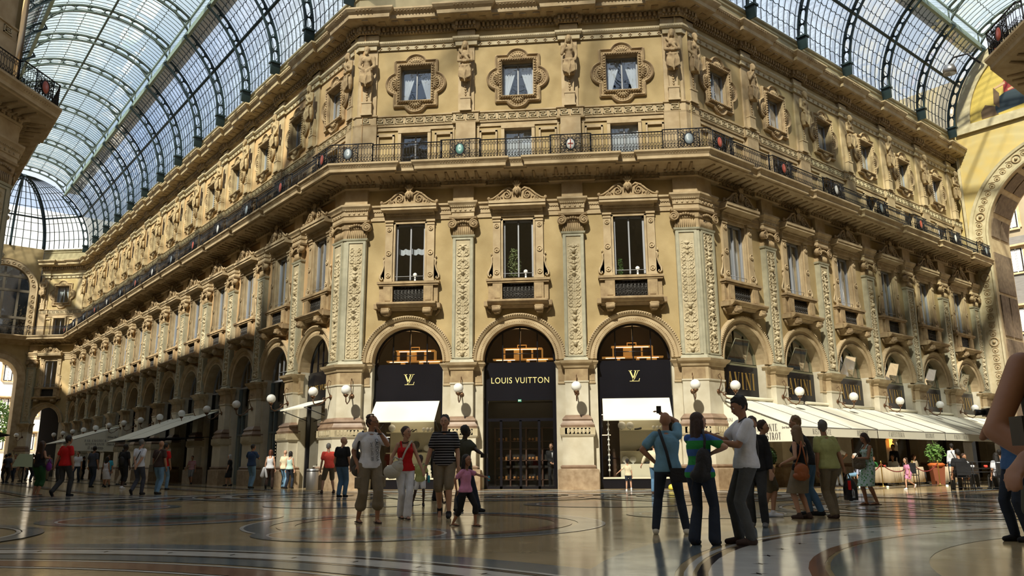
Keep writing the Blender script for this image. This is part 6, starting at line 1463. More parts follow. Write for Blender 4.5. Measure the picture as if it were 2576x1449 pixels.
CLM={n:cloth(n,c) for n,c in dict(grey=(.18,.18,.18),navy=(.012,.018,.035),white=(.72,.73,.78),offwhite=(.66,.62,.52),khaki=(.20,.16,.105),darkkhaki=(.12,.10,.065),black=(.008,.008,.010),red=(.55,.006,.006),coral=(.70,.07,.045),lblue=(.16,.33,.46),pink=(.66,.27,.45),yellowg=(.42,.44,.17),dullyellow=(.34,.30,.08),dgreen=(.012,.07,.018),jean=(.07,.15,.26),ljean=(.14,.26,.40),djean=(.015,.022,.038),charcoal=(.035,.035,.036),midgrey=(.075,.077,.078),brownp=(.055,.03,.022),green=(.05,.28,.08),cyan=(.04,.36,.50),palewhite=(.62,.62,.68),lilac=(.36,.38,.52),cream=(.60,.52,.36),olive=(.05,.05,.03),bluetee=(.05,.13,.30),navyblue=(.02,.045,.11),slate=(.05,.055,.075),yel=(.65,.40,.03),mint=(.45,.62,.56),beige=(.45,.36,.25)).items()}
CLM['sandal']=mat('dark_sandal_leather',(.03,.015,.012),.6); CLM['flipflop']=CLM['sandal']
CLM['stripe']=stripes('black_with_thin_white_stripes',[(.006,.006,.009),(.42,.42,.46)],.045,widths=[0,.78]); CLM['rugby']=stripes('blue_and_green_bands',[(.02,.26,.05),(.05,.13,.42),(.03,.30,.07),(.04,.12,.36)],.42,widths=[0,.27,.5,.78]); CLM['redstripe']=stripes('red_and_white_bands',[(.42,.03,.06),(.66,.60,.60)],.07,widths=[0,.5])
# dress with green prints
d=cloth('white_dress_with_green_print',(.40,.62,.50)); 
_nt=d.node_tree; _v=_nt.nodes.new('ShaderNodeTexVoronoi'); _v.inputs['Scale'].default_value=16; _tc=_nt.nodes.new('ShaderNodeTexCoord'); _nt.links.new(_tc.outputs['Object'],_v.inputs['Vector']); _r=_nt.nodes.new('ShaderNodeValToRGB'); _r.color_ramp.elements[0].position=.3; _r.color_ramp.elements[0].color=(.10,.34,.12,1); _r.color_ramp.elements[1].position=.42; _r.color_ramp.elements[1].color=(.52,.68,.66,1)
for _l in list(_nt.nodes['Principled BSDF'].inputs['Base Color'].links): _nt.links.remove(_l)
_nt.links.new(_v.outputs['Distance'],_r.inputs[0]); _nt.links.new(_r.outputs[0],_nt.nodes['Principled BSDF'].inputs['Base Color']); CLM['print']=d
def strap(J,a,b,matl,w=.018,nm='strap',bulge=.12,side=None):
    """flat strap over the torso from shoulder a to hip b (view coords, metres)"""
    m=M(); a=Vector(a);b=Vector(b); s=side or J['tf']*-1
    P=[a+(b-a)*u+s*bulge*math.sin(PI*min(1,u*1.0+.0))*1.0 for u in np.linspace(0,1,9)]; m.tube(P,w,6); return m
LEATH=mat('black_bag_fabric',(.012,.011,.012),.6,bump=.5,bscale=30); ORB=mat('orange_brown_leather',(.36,.10,.025),.5,bump=.4,bscale=20); WB=mat('off_white_bag_fabric',(.58,.55,.46),.8,bump=.6,bscale=16); BRB=mat('brown_patterned_bag',(.09,.07,.05),.6,col2=(.20,.16,.11),scale=30)
N1=.0095
# --- left foreground group
J=person((-1.05,-17.78),1.85,32,'man in a white polo shirt with black lettering and khaki cargo shorts, hand at chin',('polo','white'),('cargo','khaki'),('fringe','b'),'t',{'L':(-.17,.02),'R':(.17,-.04)},{'L':(-.17,-.12,.93),'R':(.21,-.21,1.46)},head=55,vox=N1,shoes='flipflop',pole={'R':(.5,-.1,-.6)})
t=Vector((0,0,0)); g=M(); 
for s in (-1,1): g.tube([J['hp'](s*.031+.022*math.cos(u),.093,.004+.016*math.sin(u)) for u in np.linspace(0,2*PI,11)[:-1]],.0025,4,loop=True); g.tube([J['hp'](s*.053,.09,.008),J['hp'](s*.08,.0,.008)],.0025,4)
wpart(J,'glasses',g,NL); m=M(); m.tube([J['wr']['R']+Vector((math.cos(u)*.034,math.sin(u)*.034,-.03)) for u in np.linspace(0,2*PI,11)[:-1]],.012,6,loop=True); wpart(J,'wrist_watch',m,NL)
nf=J['tf']; n_=J['N']
for txt,h,dx,z in (('CALIFORNIA',.055,.055,-.30),('2nd CLASS 200',.04,-.03,-.33)):
    mt_=Matrix.Rotation(rad(-80),4,'Y'); o=sans(txt,h,None,'shirt_lettering',mat('dark_shirt_print',(.04,.045,.06),.7),J['o'],None,.9,1,.003); c_=n_+nf*.166+J['ts']*dx+Vector((0,0,z)); rm=Matrix.Rotation(math.atan2(J['ts'].y,J['ts'].x),4,'Z')@Matrix.Rotation(rad(84),4,'Y'); o.matrix_local=Matrix.Translation(c_)@rm
m=M(); m.ell((-.25,.06,1.02),.12,.15,.21,14,10); m.ell((-.2,.0,.9),.13,.15,.12,12,8); o=item(J,'backpack',m,mat('grey_brown_backpack',(.09,.075,.055),.7,bump=.4),'grey brown backpack on the back of the man in the white polo','backpack')
m=strap(J,J['sh']['L']+Vector((.02,.06,.09)),(-.2,-.02,1.0),LEATH,.02,bulge=.13,side=Vector((-.1,-1,0))); m.obj('strap',LEATH,o)
J=person((-.66,-16.75),1.69,28,'woman in a red tank top and white flared trousers walking with a white bag',('tank','red'),('flared','white'),('bun','b'),'l',{'L':(-.08,.1),'R':(.1,-.14)},{'L':(-.26,-.14,.90),'R':(.40,-.1,.86)},head=30,vox=N1,fem=True,shoes='sandal',pole={'R':(.3,.3,-.5)})
m=M(); m.ell((-.19,-.2,.86),.17,.09,.13,16,12); m.ell((-.1,-.2,.94),.12,.08,.12,14,10); m.cone((-.28,-.2,.84),.07,(-.05,-.2,1.02),.06); m.tube([(-.08,-.2,1.02),(-.02,-.22,1.1)],.03,6); o=item(J,'shoulder_bag',m,WB,'slouchy white fabric bag on the hip of the woman in red','bag'); m=M(); m.tube([(-.02,-.2,1.06),(.05,-.16,1.25),(.13,-.06,1.42),(.12,.05,1.42)],.018,6); m.tube([(-.05,-.23,1.08),(-.14,-.25,1.13),(-.17,-.24,1.07)],.02,5); m.obj('strap',WB,o)
m=M(); m.tube([J['N']+Vector((math.cos(u)*.062,math.sin(u)*.062-.01,.0+.02*math.sin(u))) for u in np.linspace(0,2*PI,17)[:-1]],.01,6,loop=True); wpart(J,'necklace',m,CLM['brownp'])
J=person((.01,-16.27),1.92,5,'tall man in a black polo with thin white stripes and khaki shorts walking',('polo','stripe'),('shorts','khaki'),('short','k'),'l',{'L':(-.1,.12),'R':(.12,-.2)},{'L':(-.33,-.05,.86)},head=-8,vox=N1,pole={'L':(-.5,.4,-.3)},lift={'L':.05},fat=1.05)
m=M(); m.ell(J['wr']['L']+Vector((0,0,.0)),.034,.034,.01); wpart(J,'green_wristband',m,CLM['green'])
J=person((.12,-14.59),1.80,60,'dark skinned man in dark clothes half hidden behind the striped polo man',('polo','olive'),('trousers','navy'),('short','k'),'d',{'L':(-.16,.05),'R':(.3,.0)},{'R':(.42,-.2,1.16)},head=60,vox=.014)
m=M(); m.box(.4,.54,-.32,-.26,1.12,1.2); item(J,'dark_booklet',m,NL,'small dark booklet held out by the dark skinned man','booklet')
J=person((.77,-18.43),1.12,62,'small girl in a pink t-shirt and black capri trousers striding right',('tee','pink'),('capri','black'),('long','k'),'t',{'L':(-.33,.08),'R':(.27,-.06)},{'R':(.55,-.12,1.22),'L':(-.22,-.1,.9)},head=-8,vox=.008,shoes='sandal',pole={'R':(.2,.1,-1)},fem=True,drop=.04)
m=M(); m.lathe([(0,0),(.018,0),(.02,.05),(.012,.08),(0,.08)],(.40,-.09,.72),10); item(J,'small_bottle',m,CLM['cyan'],'little blue bottle held out by the girl in pink','bottle')
m=M(); m.tube([(-.14,-.07,.56),(-.16,-.08,.45)],.012,6); m.cone((-.16,-.08,.44),.015,(-.15,-.08,.3),.03); item(J,'folded_umbrella',m,CLM['midgrey'],'small folded grey umbrella hanging from the hand of the girl in pink','umbrella')
J=person((-1.33,-12.32),1.19,20,'child in a pale yellow t-shirt and white shorts behind the woman in red',('tee','yellowg'),('miniS','white'),('short','k'),'d',{'L':(-.28,.06),'R':(.14,-.02)},{'R':(.3,-.22,1.0)},head=20,vox=.012,drop=.03)
m=M(); m.lathe([(0,0),(.03,0),(.03,.14),(.012,.17),(0,.18)],(.26,-.2,.56),10); item(J,'water_bottle',m,CLM['cyan'],'blue water bottle held by the child in yellow','bottle')
J=person((-1.0,-10.8),1.25,-30,'child in cream clothes and sandals partly hidden behind the striped polo man',('tee','white'),('shorts','cream'),('short','k'),'d',vox=.014,shoes='sandal')
J=person((-1.45,-9.6),1.62,150,'woman in a white headscarf and dark clothes in front of the left shop window',('shirt','black'),('trousers','black'),('bob','w'),'d',vox=.016,fem=True)
J=person((-6.47,-3.85),1.73,-150,'grey haired man in a coral red t-shirt and cargo shorts walking left',('tee','coral'),('shorts','darkkhaki'),('short','g'),'l',{'L':(-.2,-.1),'R':(.17,.1)},{'L':(-.3,-.05,.84)},head=-20,pitch=12,vox=.015,shoes='brownp',lean=(-.05,0))
J=person((-4.94,-7.18),1.84,168,'bald man in a black t-shirt and blue jeans walking away at the left pier',('tee','black'),('jeans','jean'),('bald','k'),'l',{'L':(-.06,-.04),'R':(.08,.1)},head=-60,vox=.013,fat=1.1)
# --- right foreground group
J=person((3.95,-19.84),1.72,176,'bald man in a light blue polo seen from behind, raising a phone',('polo','lblue'),('jeans','djean'),('bald','k'),'t',{'L':(-.21,.0),'R':(.23,.02)},{'L':(-.18,.0,1.02),'R':(-.02,.28,1.74)},head=0,pitch=-12,vox=N1,shoes='offwhite',pole={'L':(-1,-.1,-.2),'R':(.8,-.2,-.3)})
m=M(); m.box(-.10,-.03,.26,.28,1.72,1.83); m.box(-.085,-.045,.255,.262,1.75,1.80); item(J,'mobile_phone',m,NL,'dark phone held up above the bald head of the man in light blue','phone')
m=M(); m.box(.02,.27,-.22,-.12,.72,.92); m.box(.03,.26,-.23,-.21,.74,.86); o=item(J,'messenger_bag',m,LEATH,'black messenger bag at the back of the man in light blue','bag'); m=M(); m.tube([(.03,-.17,.9),(-.02,-.17,1.15),(-.08,-.13,1.36),(-.1,-.03,1.46)],.022,6); m.obj('strap',LEATH,o)
J=person((4.21,-21.34),1.61,150,'woman in a blue and green striped polo seen from behind, dark jeans',('polo','rugby'),('flared','djean'),('long','b'),'l',{'L':(-.12,.0),'R':(.14,-.06)},{'L':(.22,.3,1.42),'R':(.16,-.05,1.2)},head=-40,vox=N1,fem=True,pole={'R':(.6,-.3,-.9),'L':(.3,.5,-.5)})
m=M(); m.ell((.03,-.2,1.0),.1,.07,.18,16,12); m.ell((-.02,-.2,.84),.13,.08,.09,12,10); m.cone((.04,-.2,1.1),.05,(-.02,-.2,.86),.1); o=item(J,'shoulder_bag',m,LEATH,'black slouchy bag on the back of the woman in blue and green','bag'); m=M(); m.tube([(.04,-.22,1.14),(.06,-.19,1.28),(.05,-.1,1.4)],.016,6); m.tube([(-.1,-.22,.82),(-.14,-.22,.68),(-.12,-.22,.52),(-.06,-.22,.4)],.006,5); m.obj('strap',LEATH,o)
g=M(); g.tube([J['hp'](.035,.09,.008),J['hp'](.078,.03,.01),J['hp'](.08,-.03,.01)],.004,4); g.ell(J['hp'](.036,.088,.0),.02,.012,.014); wpart(J,'sunglasses',g,NL)
J=person((4.81,-21.22),1.83,-82,'tall dark haired man in a white t-shirt and grey trousers looking down at a phone',('tee','white'),('trousers','midgrey'),('short','k'),'t',{'L':(-.12,.08),'R':(-.02,-.1)},{'L':(-.44,.02,1.30),'R':(-.36,-.12,1.20)},head=0,pitch=24,vox=N1,shoes='brownp',pole={'R':(.2,-.1,-1),'L':(.1,.3,-1)})
m=M(); m.box(-.56,-.51,-.10,-.04,1.33,1.45); m.box(-.575,-.56,-.09,-.05,1.33,1.44); o=item(J,'mobile_phone',m,CLM['white'],'silver white phone held between the woman and the man in white','phone'); m=M(); m.box(-.55,-.52,-.104,-.10,1.385,1.435); m.obj('phone_screen',NL,o)
m=M(); m.tube([J['wr']['R']+Vector((.02,math.cos(u)*.036,math.sin(u)*.036)) for u in np.linspace(0,2*PI,11)[:-1]],.014,6,loop=True); wpart(J,'wrist_watch',m,NL); m=M(); m.tube([(-.07,-.1,1.50),(-.0,-.16,1.55),(.1,-.1,1.45),(.14,-.06,1.2),(.14,-.04,1.0)],.012,6); wpart(J,'bag_strap',m,NL)
J=person((5.45,-18.5),1.70,-20,'person in black almost hidden behind the tall man in white',('shirt','black'),('trousers','charcoal'),('short','b'),'l',vox=.014,shoes='grey')
J=person((6.08,-16.09),1.76,68,'young man in a dark jacket and khaki shorts with white trainers, looking right',('shirt','slate'),('shorts','darkkhaki'),('short','b'),'l',{'L':(-.05,.05),'R':(.1,-.05)},{'R':(.12,-.12,.9)},head=5,vox=.012,shoes='white')
J=person((6.61,-16.67),1.64,-140,'fair haired woman in a black top and khaki skirt with an orange bag',('tank','black'),('skirt','khaki'),('long','y'),'l',{'L':(-.1,-.02),'R':(.09,.03)},{'L':(-.3,-.02,1.05)},head=0,vox=.0105,fem=True,shoes='brownp',pole={'L':(.2,-.6,-.6)})
m=M(); m.ell((-.04,-.2,.84),.13,.07,.13,16,12); m.ell((-.05,-.2,.75),.15,.08,.08,14,10); m.cone((-.12,-.2,.9),.03,(-.06,-.2,.76),.1); m.cone((.05,-.2,.9),.03,(-.02,-.2,.76),.1); o=item(J,'shoulder_bag',m,ORB,'slouchy orange leather bag on the woman in the khaki skirt','bag'); m=M(); m.tube([(-.14,-.2,.92),(-.04,-.19,1.15),(.02,-.09,1.36)],.014,6);m.tube([(.06,-.2,.92),(.03,-.19,1.15),(.02,-.09,1.36)],.014,6); m.obj('strap',ORB,o)
J=person((7.02,-15.74),1.86,-115,'tall man with curly fair hair, black shirt and jeans leaning to the left',('polo','black'),('jeans','jean'),('curly','y'),'l',{'L':(-.05,.05),'R':(.12,-.02)},head=20,pitch=10,lean=(-.16,0),vox=.0115,shoes='black')
J=person((7.15,-16.51),1.73,-160,'grey haired man in a yellow shirt and beige trousers seen from behind',('polo','yellowg'),('trousers','khaki'),('short','g'),'t',{'L':(.0,-.05),'R':(.07,.06)},{'L':(-.22,-.04,.86),'R':(.27,.0,.84)},head=-25,vox=.0105,shoes='brownp',fat=1.1,lean=(-.03,0))
m=M(); m.ell((.33,-.02,.50),.12,.09,.2,16,12); m.box(.23,.43,-.1,.06,.32,.55); o=item(J,'holdall_bag',m,LEATH,'black and red soft bag hanging from the hand of the man in yellow','bag'); m=M(); m.box(.27,.32,-.125,-.10,.5,.66); m.obj('red_panel',CLM['red'],o); m=M(); m.tube([(.27,-.02,.66),(.28,-.01,.76),(.32,-.02,.78),(.36,-.02,.66)],.013,6); m.obj('handle',LEATH,o); m=M(); m.lathe([(0,0),(.028,0),(.028,.12),(.012,.15),(0,.16)],(.34,-.14,.36),10); m.obj('pocket_bottle',PANE,o)
J=person((9.34,-11.96),1.65,-78,'woman in a white and green print halter dress looking down into her bag',('dress','print'),('dress','print'),('bob','b'),'t',{'L':(-.12,.06),'R':(.1,-.04)},{'L':(-.26,-.05,1.14),'R':(-.3,-.1,1.12)},head=0,pitch=30,vox=.0125,fem=True,shoes='sandal')
m=M(); m.box(-.40,-.12,-.2,-.1,.86,1.06); m.ell((-.26,-.15,.9),.16,.07,.09,12,8); o=item(J,'handbag',m,BRB,'brown patterned handbag held by the woman in the print dress','bag'); m=M(); m.tube([(-.36,-.15,1.05),(-.2,-.12,1.25),(-.08,-.08,1.36)],.013,6); m.obj('strap',BRB,o)
J=person((4.12,-2.51),1.08,175,'little boy in a grey t-shirt and navy shorts in front of the right shop window',('tee','cream'),('miniS','navy'),('short','k'),'l',{'L':(-.12,.05),'R':(.15,-.05)},{'L':(-.62,.05,1.02)},vox=.012,pole={'L':(0,0,-1)},shoes='white',lift={'R':.08},lean=(-.03,0))
J=person((4.9,-4.85),1.65,170,'person in a cream shirt and jeans reaching left behind the phone man',('shirt','cream'),('jeans','jean'),('short','b'),'l',{'L':(-.1,0),'R':(.1,.05)},{'L':(-.45,-.05,1.0)},vox=.014,shoes='brownp')
m=M(); m.ell((5.66,-2.26,.12),.12,.12,.12,16,12); o=m.obj('ball',mat('white_yellow_ball',(.75,.62,.08),.4)); tag(o,'yellow and white ball on the floor by the right shop window','ball')
J=person((1.24,1.05),1.78,-10,'doorman in a black suit with folded hands inside the shop doorway',('jacket','black'),('trousers','black'),('short','b'),'l',hands={'L':(-.06,-.2,1.02),'R':(.1,-.2,1.02)},vox=.014,lean=(-.04,0)); m=M(); m.add([(-.03,-.165,1.42),(.03,-.165,1.42),(0,-.16,1.2)],[(0,1,2)]); wpart(J,'shirt_front',m,CLM['white'])
# --- café side
J=person((14.08,-1.64),1.05,-70,'small dark haired girl in pink running past the restaurant tables',('tee','pink'),('miniS','pink'),('long','b'),'l',{'L':(-.22,0),'R':(.3,.05)},lean=(-.08,0),vox=.014,lift={'R':.2},shoes='white',fem=True)
J=person((12.7,1.9),1.74,-170,'man in a white shirt and grey trousers reading a menu under the awning',('tee','white'),('trousers','midgrey'),('short','b'),'t',hands={'R':(.3,.1,1.15),'L':(-.25,.1,1.1)},vox=.015)
J=person((13.35,1.35),1.68,-95,'white haired person in a lilac shirt seated at the restaurant',('shirt','lilac'),('jeans','ljean'),('short','w'),'l',feet={'L':(-.4,.1),'R':(.3,-.3)},vox=.015,kind='sit',shoes='beige',lean=(-.1,0))
J=person((16.6,6.9),1.74,-60,'waiter in a black waistcoat bending to serve a restaurant table',('shirt','black'),('trousers','black'),('short','k'),'t',lean=(.12,0),vox=.018)
J=person((18.64,5.40),1.72,172,'woman in a white shirt and jeans with a thin shoulder strap, back turned',('shirt','white'),('jeans','jean'),('short','k'),'l',vox=.015,shoes='white',fem=True); m=M(); m.tube([(-.1,-.13,1.42),(0,-.16,1.15),(.14,-.15,.9)],.012,5); wpart(J,'strap',m,NL)
sits=[((15.55,-2.3),175,('tee','black'),'k','seated man in black seen from behind at the dark terrace chairs','short',1.78),((16.3,-.95),20,('tee','white'),'b','seated girl leaning on her hand at the dark terrace table','curly',1.6),((16.9,-2.1),185,('tee','palewhite'),'k','seated woman in pale blue with long black hair, back turned','long',1.62),((17.6,-1.5),-140,('tee','yel'),'k','seated person in yellow at the right end of the terrace','short',1.66),((18.5,1.0),170,('tee','grey'),'k','seated man in a pale grey t-shirt behind the terrace table','short',1.8),((14.85,4.2),20,('tee','green'),'b','seated diner in green behind the first cloth covered table','short',1.6),((16.1,5.4),-40,('tee','white'),'k','seated diner in white behind the cloth covered tables','short',1.62),((17.2,6.0),30,('tee','beige'),'b','seated diner in beige farther back under the awning','short',1.65),((13.1,3.75),30,('tee','white'),'g','seated diner close to the restaurant wall','short',1.6)]
for p_,fa,tp,hc_,lb,hk_,hh in sits: person(p_,hh,fa,lb,tp,('trousers','charcoal'),(hk_,hc_),'t' if 'yellow' not in lb else 'd',vox=.02,kind='sit',shoes='black')
# --- left crowd
J=person((-16.73,-4.90),1.87,172,'woman with very long brown hair, black top and green knee length trousers',('tank','black'),('capri','dgreen'),('verylong','b'),'t',{'L':(-.08,0),'R':(.07,-.03)},{'R':(.26,.1,1.2)},vox=.013,fem=True,shoes='sandal',fat=1.12)
m=M(); m.ell((.33,.05,.98),.11,.06,.16,12,8); m.tube([(.28,.05,1.12),(.33,.05,1.25),(.4,.05,1.1)],.02,6); item(J,'purple_bag',m,mat('purple_fabric',(.20,.03,.26),.7),'purple bag carried beside the woman in green trousers','bag')
J=person((-15.04,-5.93),2.0,165,'tall man in a bright red t-shirt and dark trousers walking away at left',('tee','red'),('trousers','charcoal'),('curly','k'),'t',{'L':(-.16,-.22),'R':(.12,.12)},{'L':(-.27,-.08,.86),'R':(.27,-.0,.84)},vox=.012,lift={'L':.07},shoes='black')
crowd=[((-29.84,16.51),1.9,10,'man in a white printed t-shirt facing the camera behind the red shirt man',('tee','white'),('jeans','djean'),('short','k'),'t'),((-21.03,4.68),1.92,172,'man in a slate t-shirt and dark jeans walking away below the cafe awning',('tee','slate'),('jeans','djean'),('short','k'),'t'),((-21.0,5.9),1.5,10,'boy in a bright turquoise t-shirt beside the slate shirt man',('tee','cyan'),('shorts','slate'),('short','b'),'t'),((-20.43,4.84),1.42,178,'girl in a pale tiered dress walking hand in hand with the slate shirt man',('dress','palewhite'),('dress','palewhite'),('long','k'),'t'),((-22.2,9.0),1.86,160,'person in a green t-shirt and black cap with a strap in the left crowd',('tee','green'),('trousers','beige'),('short','k'),'t'),((-17.88,2.12),1.92,172,'man in black with long black shorts, white trainers and a backpack',('tee','black'),('capri','black'),('short','k'),'d'),((-13.17,-4.61),1.9,172,'man in a white t-shirt and dark jeans with hands clasped behind his back',('tee','white'),('jeans','slate'),('short','g'),'l'),((-12.63,-4.24),1.87,170,'bald man in a brown t-shirt and light jeans with a cross body strap',('tee','brownp'),('jeans','ljean'),('bald','b'),'t'),((-15.0,.34),1.9,172,'person in a red t-shirt half hidden behind the brown shirt man',('tee','red'),('jeans','ljean'),('short','k'),'t'),((-18.95,10.3),1.5,5,'boy in a red and white striped t-shirt against a dark shopfront',('tee','redstripe'),('shorts','grey'),('short','k'),'t'),((-14.9,6.25),1.5,-85,'white haired woman in a black dress walking left past a shopfront',('tee','black'),('skirt','black'),('bob','w'),'l'),((-12.09,2.39),1.88,168,'man in a navy polo and light jeans looking into a shopfront',('polo','navyblue'),('jeans','ljean'),('short','k'),'t'),((-10.92,1.6),1.63,-170,'red haired woman in a white vest top by the left wing shops',('tank','white'),('trousers','brownp'),('bob','o'),'l'),((-10.5,2.15),1.62,175,'bald man in pale clothes just behind the red haired woman',('tee','cream'),('jeans','ljean'),('bald','y'),'l'),((-10.1,1.75),1.56,170,'dark haired woman in a mint vest top by the left wing shops',('tank','mint'),('trousers','navy'),('bob','k'),'l')]
for i,(p_,hh,fa,lb,tp,bt,hr_,sk) in enumerate(crowd):
    fem_='woman' in lb or 'girl' in lb; st_=.13 if i%2 else -.12
    hd={}; pl_={}
    if 'clasped' in lb: hd={'L':(.0,-.2,.93),'R':(.06,-.22,.92)}; pl_={'L':(-1,-.2,0),'R':(1,-.2,0)}
    if 'navy polo' in lb: hd={'L':(-.1,.3,1.35),'R':(.12,.3,1.35)}
    if 'boy in a red' in lb: hd={'L':(-.3,-.15,.95)}
    J=person(p_,hh,fa,lb,tp,bt,hr_,sk,{'L':(-.1,st_),'R':(.1,-st_)},hd,head=(0,20,-20)[i%3],vox=.016 if hh/math.hypot(p_[0]-2.9,p_[1]+31.6)>.045 else .02,fem=fem_,pole=pl_,shoes='white' if 'trainers' in lb else 'black',lift={'L':.06} if i%3==0 else {})
    if 'backpack' in lb: m=M(); m.ell((0,-.2,1.2),.14,.09,.2,12,8); item(J,'backpack',m,LEATH,'black backpack on the man in black in the left crowd','backpack')
    if 'strap' in lb or 'clasped' in lb: m=M(); m.tube([(.1,-.14,1.5),(0,-.17,1.25),(-.16,-.14,1.0)],.014,5); wpart(J,'strap',m,CLM['khaki'] if 'brown' in lb else NL)
    if lb.startswith('bald man in a brown'): m=M(); m.box(-.3,-.14,-.12,-.04,.78,1.02); item(J,'shoulder_pouch',m,CLM['darkkhaki'],'small khaki pouch at the hip of the brown shirt man','bag')
    if lb.startswith('red haired'): m=M(); m.cone((-.22,-.08,.85),.06,(-.3,-.05,.55),.09); m.cone((-.15,-.08,.8),.04,(-.1,-.05,.5),.05); item(J,'white_jacket',m,CLM['white'],'white jacket carried by the red haired woman','jacket')
far=[((-33.22,14.76),'k','slate'),((-34.96,17.60),'b','beige'),((-35.67,19.20),'k','black'),((-37.12,21.58),'g','cream'),((-34.27,18.28),'k','olive'),((-35.61,21.81),'b','grey'),((-33.61,15.03),'k','black'),((-36.52,27.01),'k','navyblue'),((-38.5,24.5),'b','black'),((-32.5,18.5),'k','charcoal')]
for i,(p_,hc_,tc_) in enumerate(far): person(p_,1.8-.03*(i%4),(170,10,-80,95)[i%4],'distant passer-by in %s, %s of the dim crowd at the far left'%({'slate':'slate blue','olive':'olive','charcoal':'charcoal','navyblue':'navy'}.get(tc_,tc_),ORD[i]),('tee',tc_),('trousers',('charcoal','djean','khaki')[i%3]),('short',hc_),'t',{'L':(-.1,.12),'R':(.1,-.12)},vox=.03,group='distant passers-by at the far left')
# --- right edge
J=person((8.27,-20.76),1.76,-75,'man in a blue t-shirt aiming a black camera at the right edge',('tee','bluetee'),('jeans','djean'),('short','k'),'t',{'L':(-.08,.1),'R':(.02,-.06)},{'L':(-.22,.06,1.52),'R':(-.24,-.06,1.5)},head=0,vox=.0105,pole={'L':(-.4,.3,-1),'R':(-.4,-.5,-1)})
m=M(); m.box(-.30,-.16,-.08,.07,1.56,1.66); m.lathe([(0,0),(.035,0),(.038,.08),(.042,.11),(0,.11)],(0,0,0),14); m.xf(Matrix.Translation((-.3,0,1.61))@Matrix.Rotation(-PI/2,4,'Y'),8); item(J,'camera',m,NL,'black camera with a long lens held to the face of the blue shirt man','camera')
J=person((4.39,-29.0),1.62,-15,'woman close to the camera at the right edge with a bare bent arm',('tank','olive'),('jeans','djean'),('short','k'),'t',hands={'L':(-.15,-.2,1.03),'R':(-.36,-.25,1.03)},head=-50,vox=.0085,fem=True,pole={'L':(-1.0,.15,-.5),'R':(.6,-.3,-1)})
m=M(); m.box(-.33,-.19,-.32,-.25,1.04,1.12); m.lathe([(0,0),(.035,0),(.038,.07),(0,.07)],(0,0,0),14); m.xf(Matrix.Translation((-.26,-.31,1.08))@Matrix.Rotation(PI/2,4,'X'),8); item(J,'camera',m,NL,'dark compact camera in the hands of the woman at the right edge','camera')
# ---------------------------------------------------------------- café furniture
TC=mat('cream_tablecloth',(.66,.54,.38),.85,bump=.3,bscale=8)
def ctable(p,label,s=1):
    t=empty('restaurant_table',(p[0],p[1],0),rad(45)); m=M(); m.box(-.4*s,.4*s,-.4*s,.4*s,.70,.73); m.tube([(0,0,0),(0,0,.7)],.03,8); m.lathe([(0,0),(.22,0),(.2,.03),(0,.04)],(0,0,0),14); m.obj('table_frame',IRON,t); tag(t,label,'table','cloth covered restaurant tables')
    m=M(); n=48; R=[]
    for z,e in ((.745,0),(.735,.02),(.5,.03),(.12,.05)):
        ring=[]
        for i in range(n):
            a=2*PI*i/n; c,sn=math.cos(a),math.sin(a); r=min(.42/max(1e-6,abs(c)),.42/max(1e-6,abs(sn))); r=min(r,.54)*s+e+(.03*math.sin(i*2.2) if z<.7 else 0); ring.append((r*c,r*sn,z))
        R.append(ring)
    m.rings(R,0,True); o=m.obj('tablecloth',TC,None,(p[0],p[1],0.002),rad(45)); tag(o,label.replace('restaurant table','cream tablecloth draped').replace('standing ','')+' edge','tablecloth','cream tablecloths')
    return t
ctable((15.01,3.3),'first restaurant table from the left, beside the brass posts'); ctable((16.35,4.3),'second restaurant table from the left, behind the running girl'); ctable((18.0,4.5),'third restaurant table, standing right of the planter',.9); ctable((12.6,2.9),'restaurant table beside the seated white haired diner',.9)
def chair(p,rz):
    t=empty('terrace_chair',(p[0],p[1],0),rz); m=M(); m.box(-.23,.23,-.22,.22,.43,.46); m.obj('seat',IRON,t); m=M(); m.box(-.23,.23,.2,.23,.5,.92); m.obj('backrest',CLM['black'],t)
    for x in (-.22,.22):
        for y in (-.2,.21): m=M(); m.tube([(x,y,0),(x,y,.45 if y<0 else .92)],.014,6); m.obj('leg',IRON,t)
    for x in (-.24,.24): m=M(); m.tube([(x,-.2,.45),(x,-.2,.66),(x,.2,.68)],.015,6); m.obj('armrest',IRON,t)
    return t
ch=chair((15.55,-2.42),PI-.1); tag(ch,'black terrace chair under the seated man in black','chair','black terrace chairs'); KC.clear()
for p,rz,lb in (((16.9,-2.25),PI,'black terrace chair under the woman with long black hair'),((16.3,-.8),.3,'black terrace chair under the girl leaning on her hand'),((17.7,-1.45),PI*.3,'black terrace chair under the person in yellow'),((13.45,1.3),PI/2,'chair under the white haired seated diner'),((18.5,1.1),PI,'black terrace chair under the man in pale grey'),((14.85,4.35),.3,'chair behind the first cloth covered table'),((16.1,5.55),-.6,'chair behind the second cloth covered table'),((15.5,1.9),2.6,'empty black chair in front of the first cloth covered table')):
    o=dup(ch,(p[0],p[1],0),rz); tag(o,lb,'chair','black terrace chairs')
t=empty('terrace_table',(16.5,-1.75,0)); m=M(); m.box(-.55,.6,-.22,.25,.71,.74); m.obj('tabletop',NL,t)
for x in (-.5,.55):
    for y in (-.2,.22): m=M(); m.tube([(x,y,0),(x,y,.71)],.02,6); m.obj('leg',IRON,t)
tag(t,'dark terrace table between the seated group at right','table')
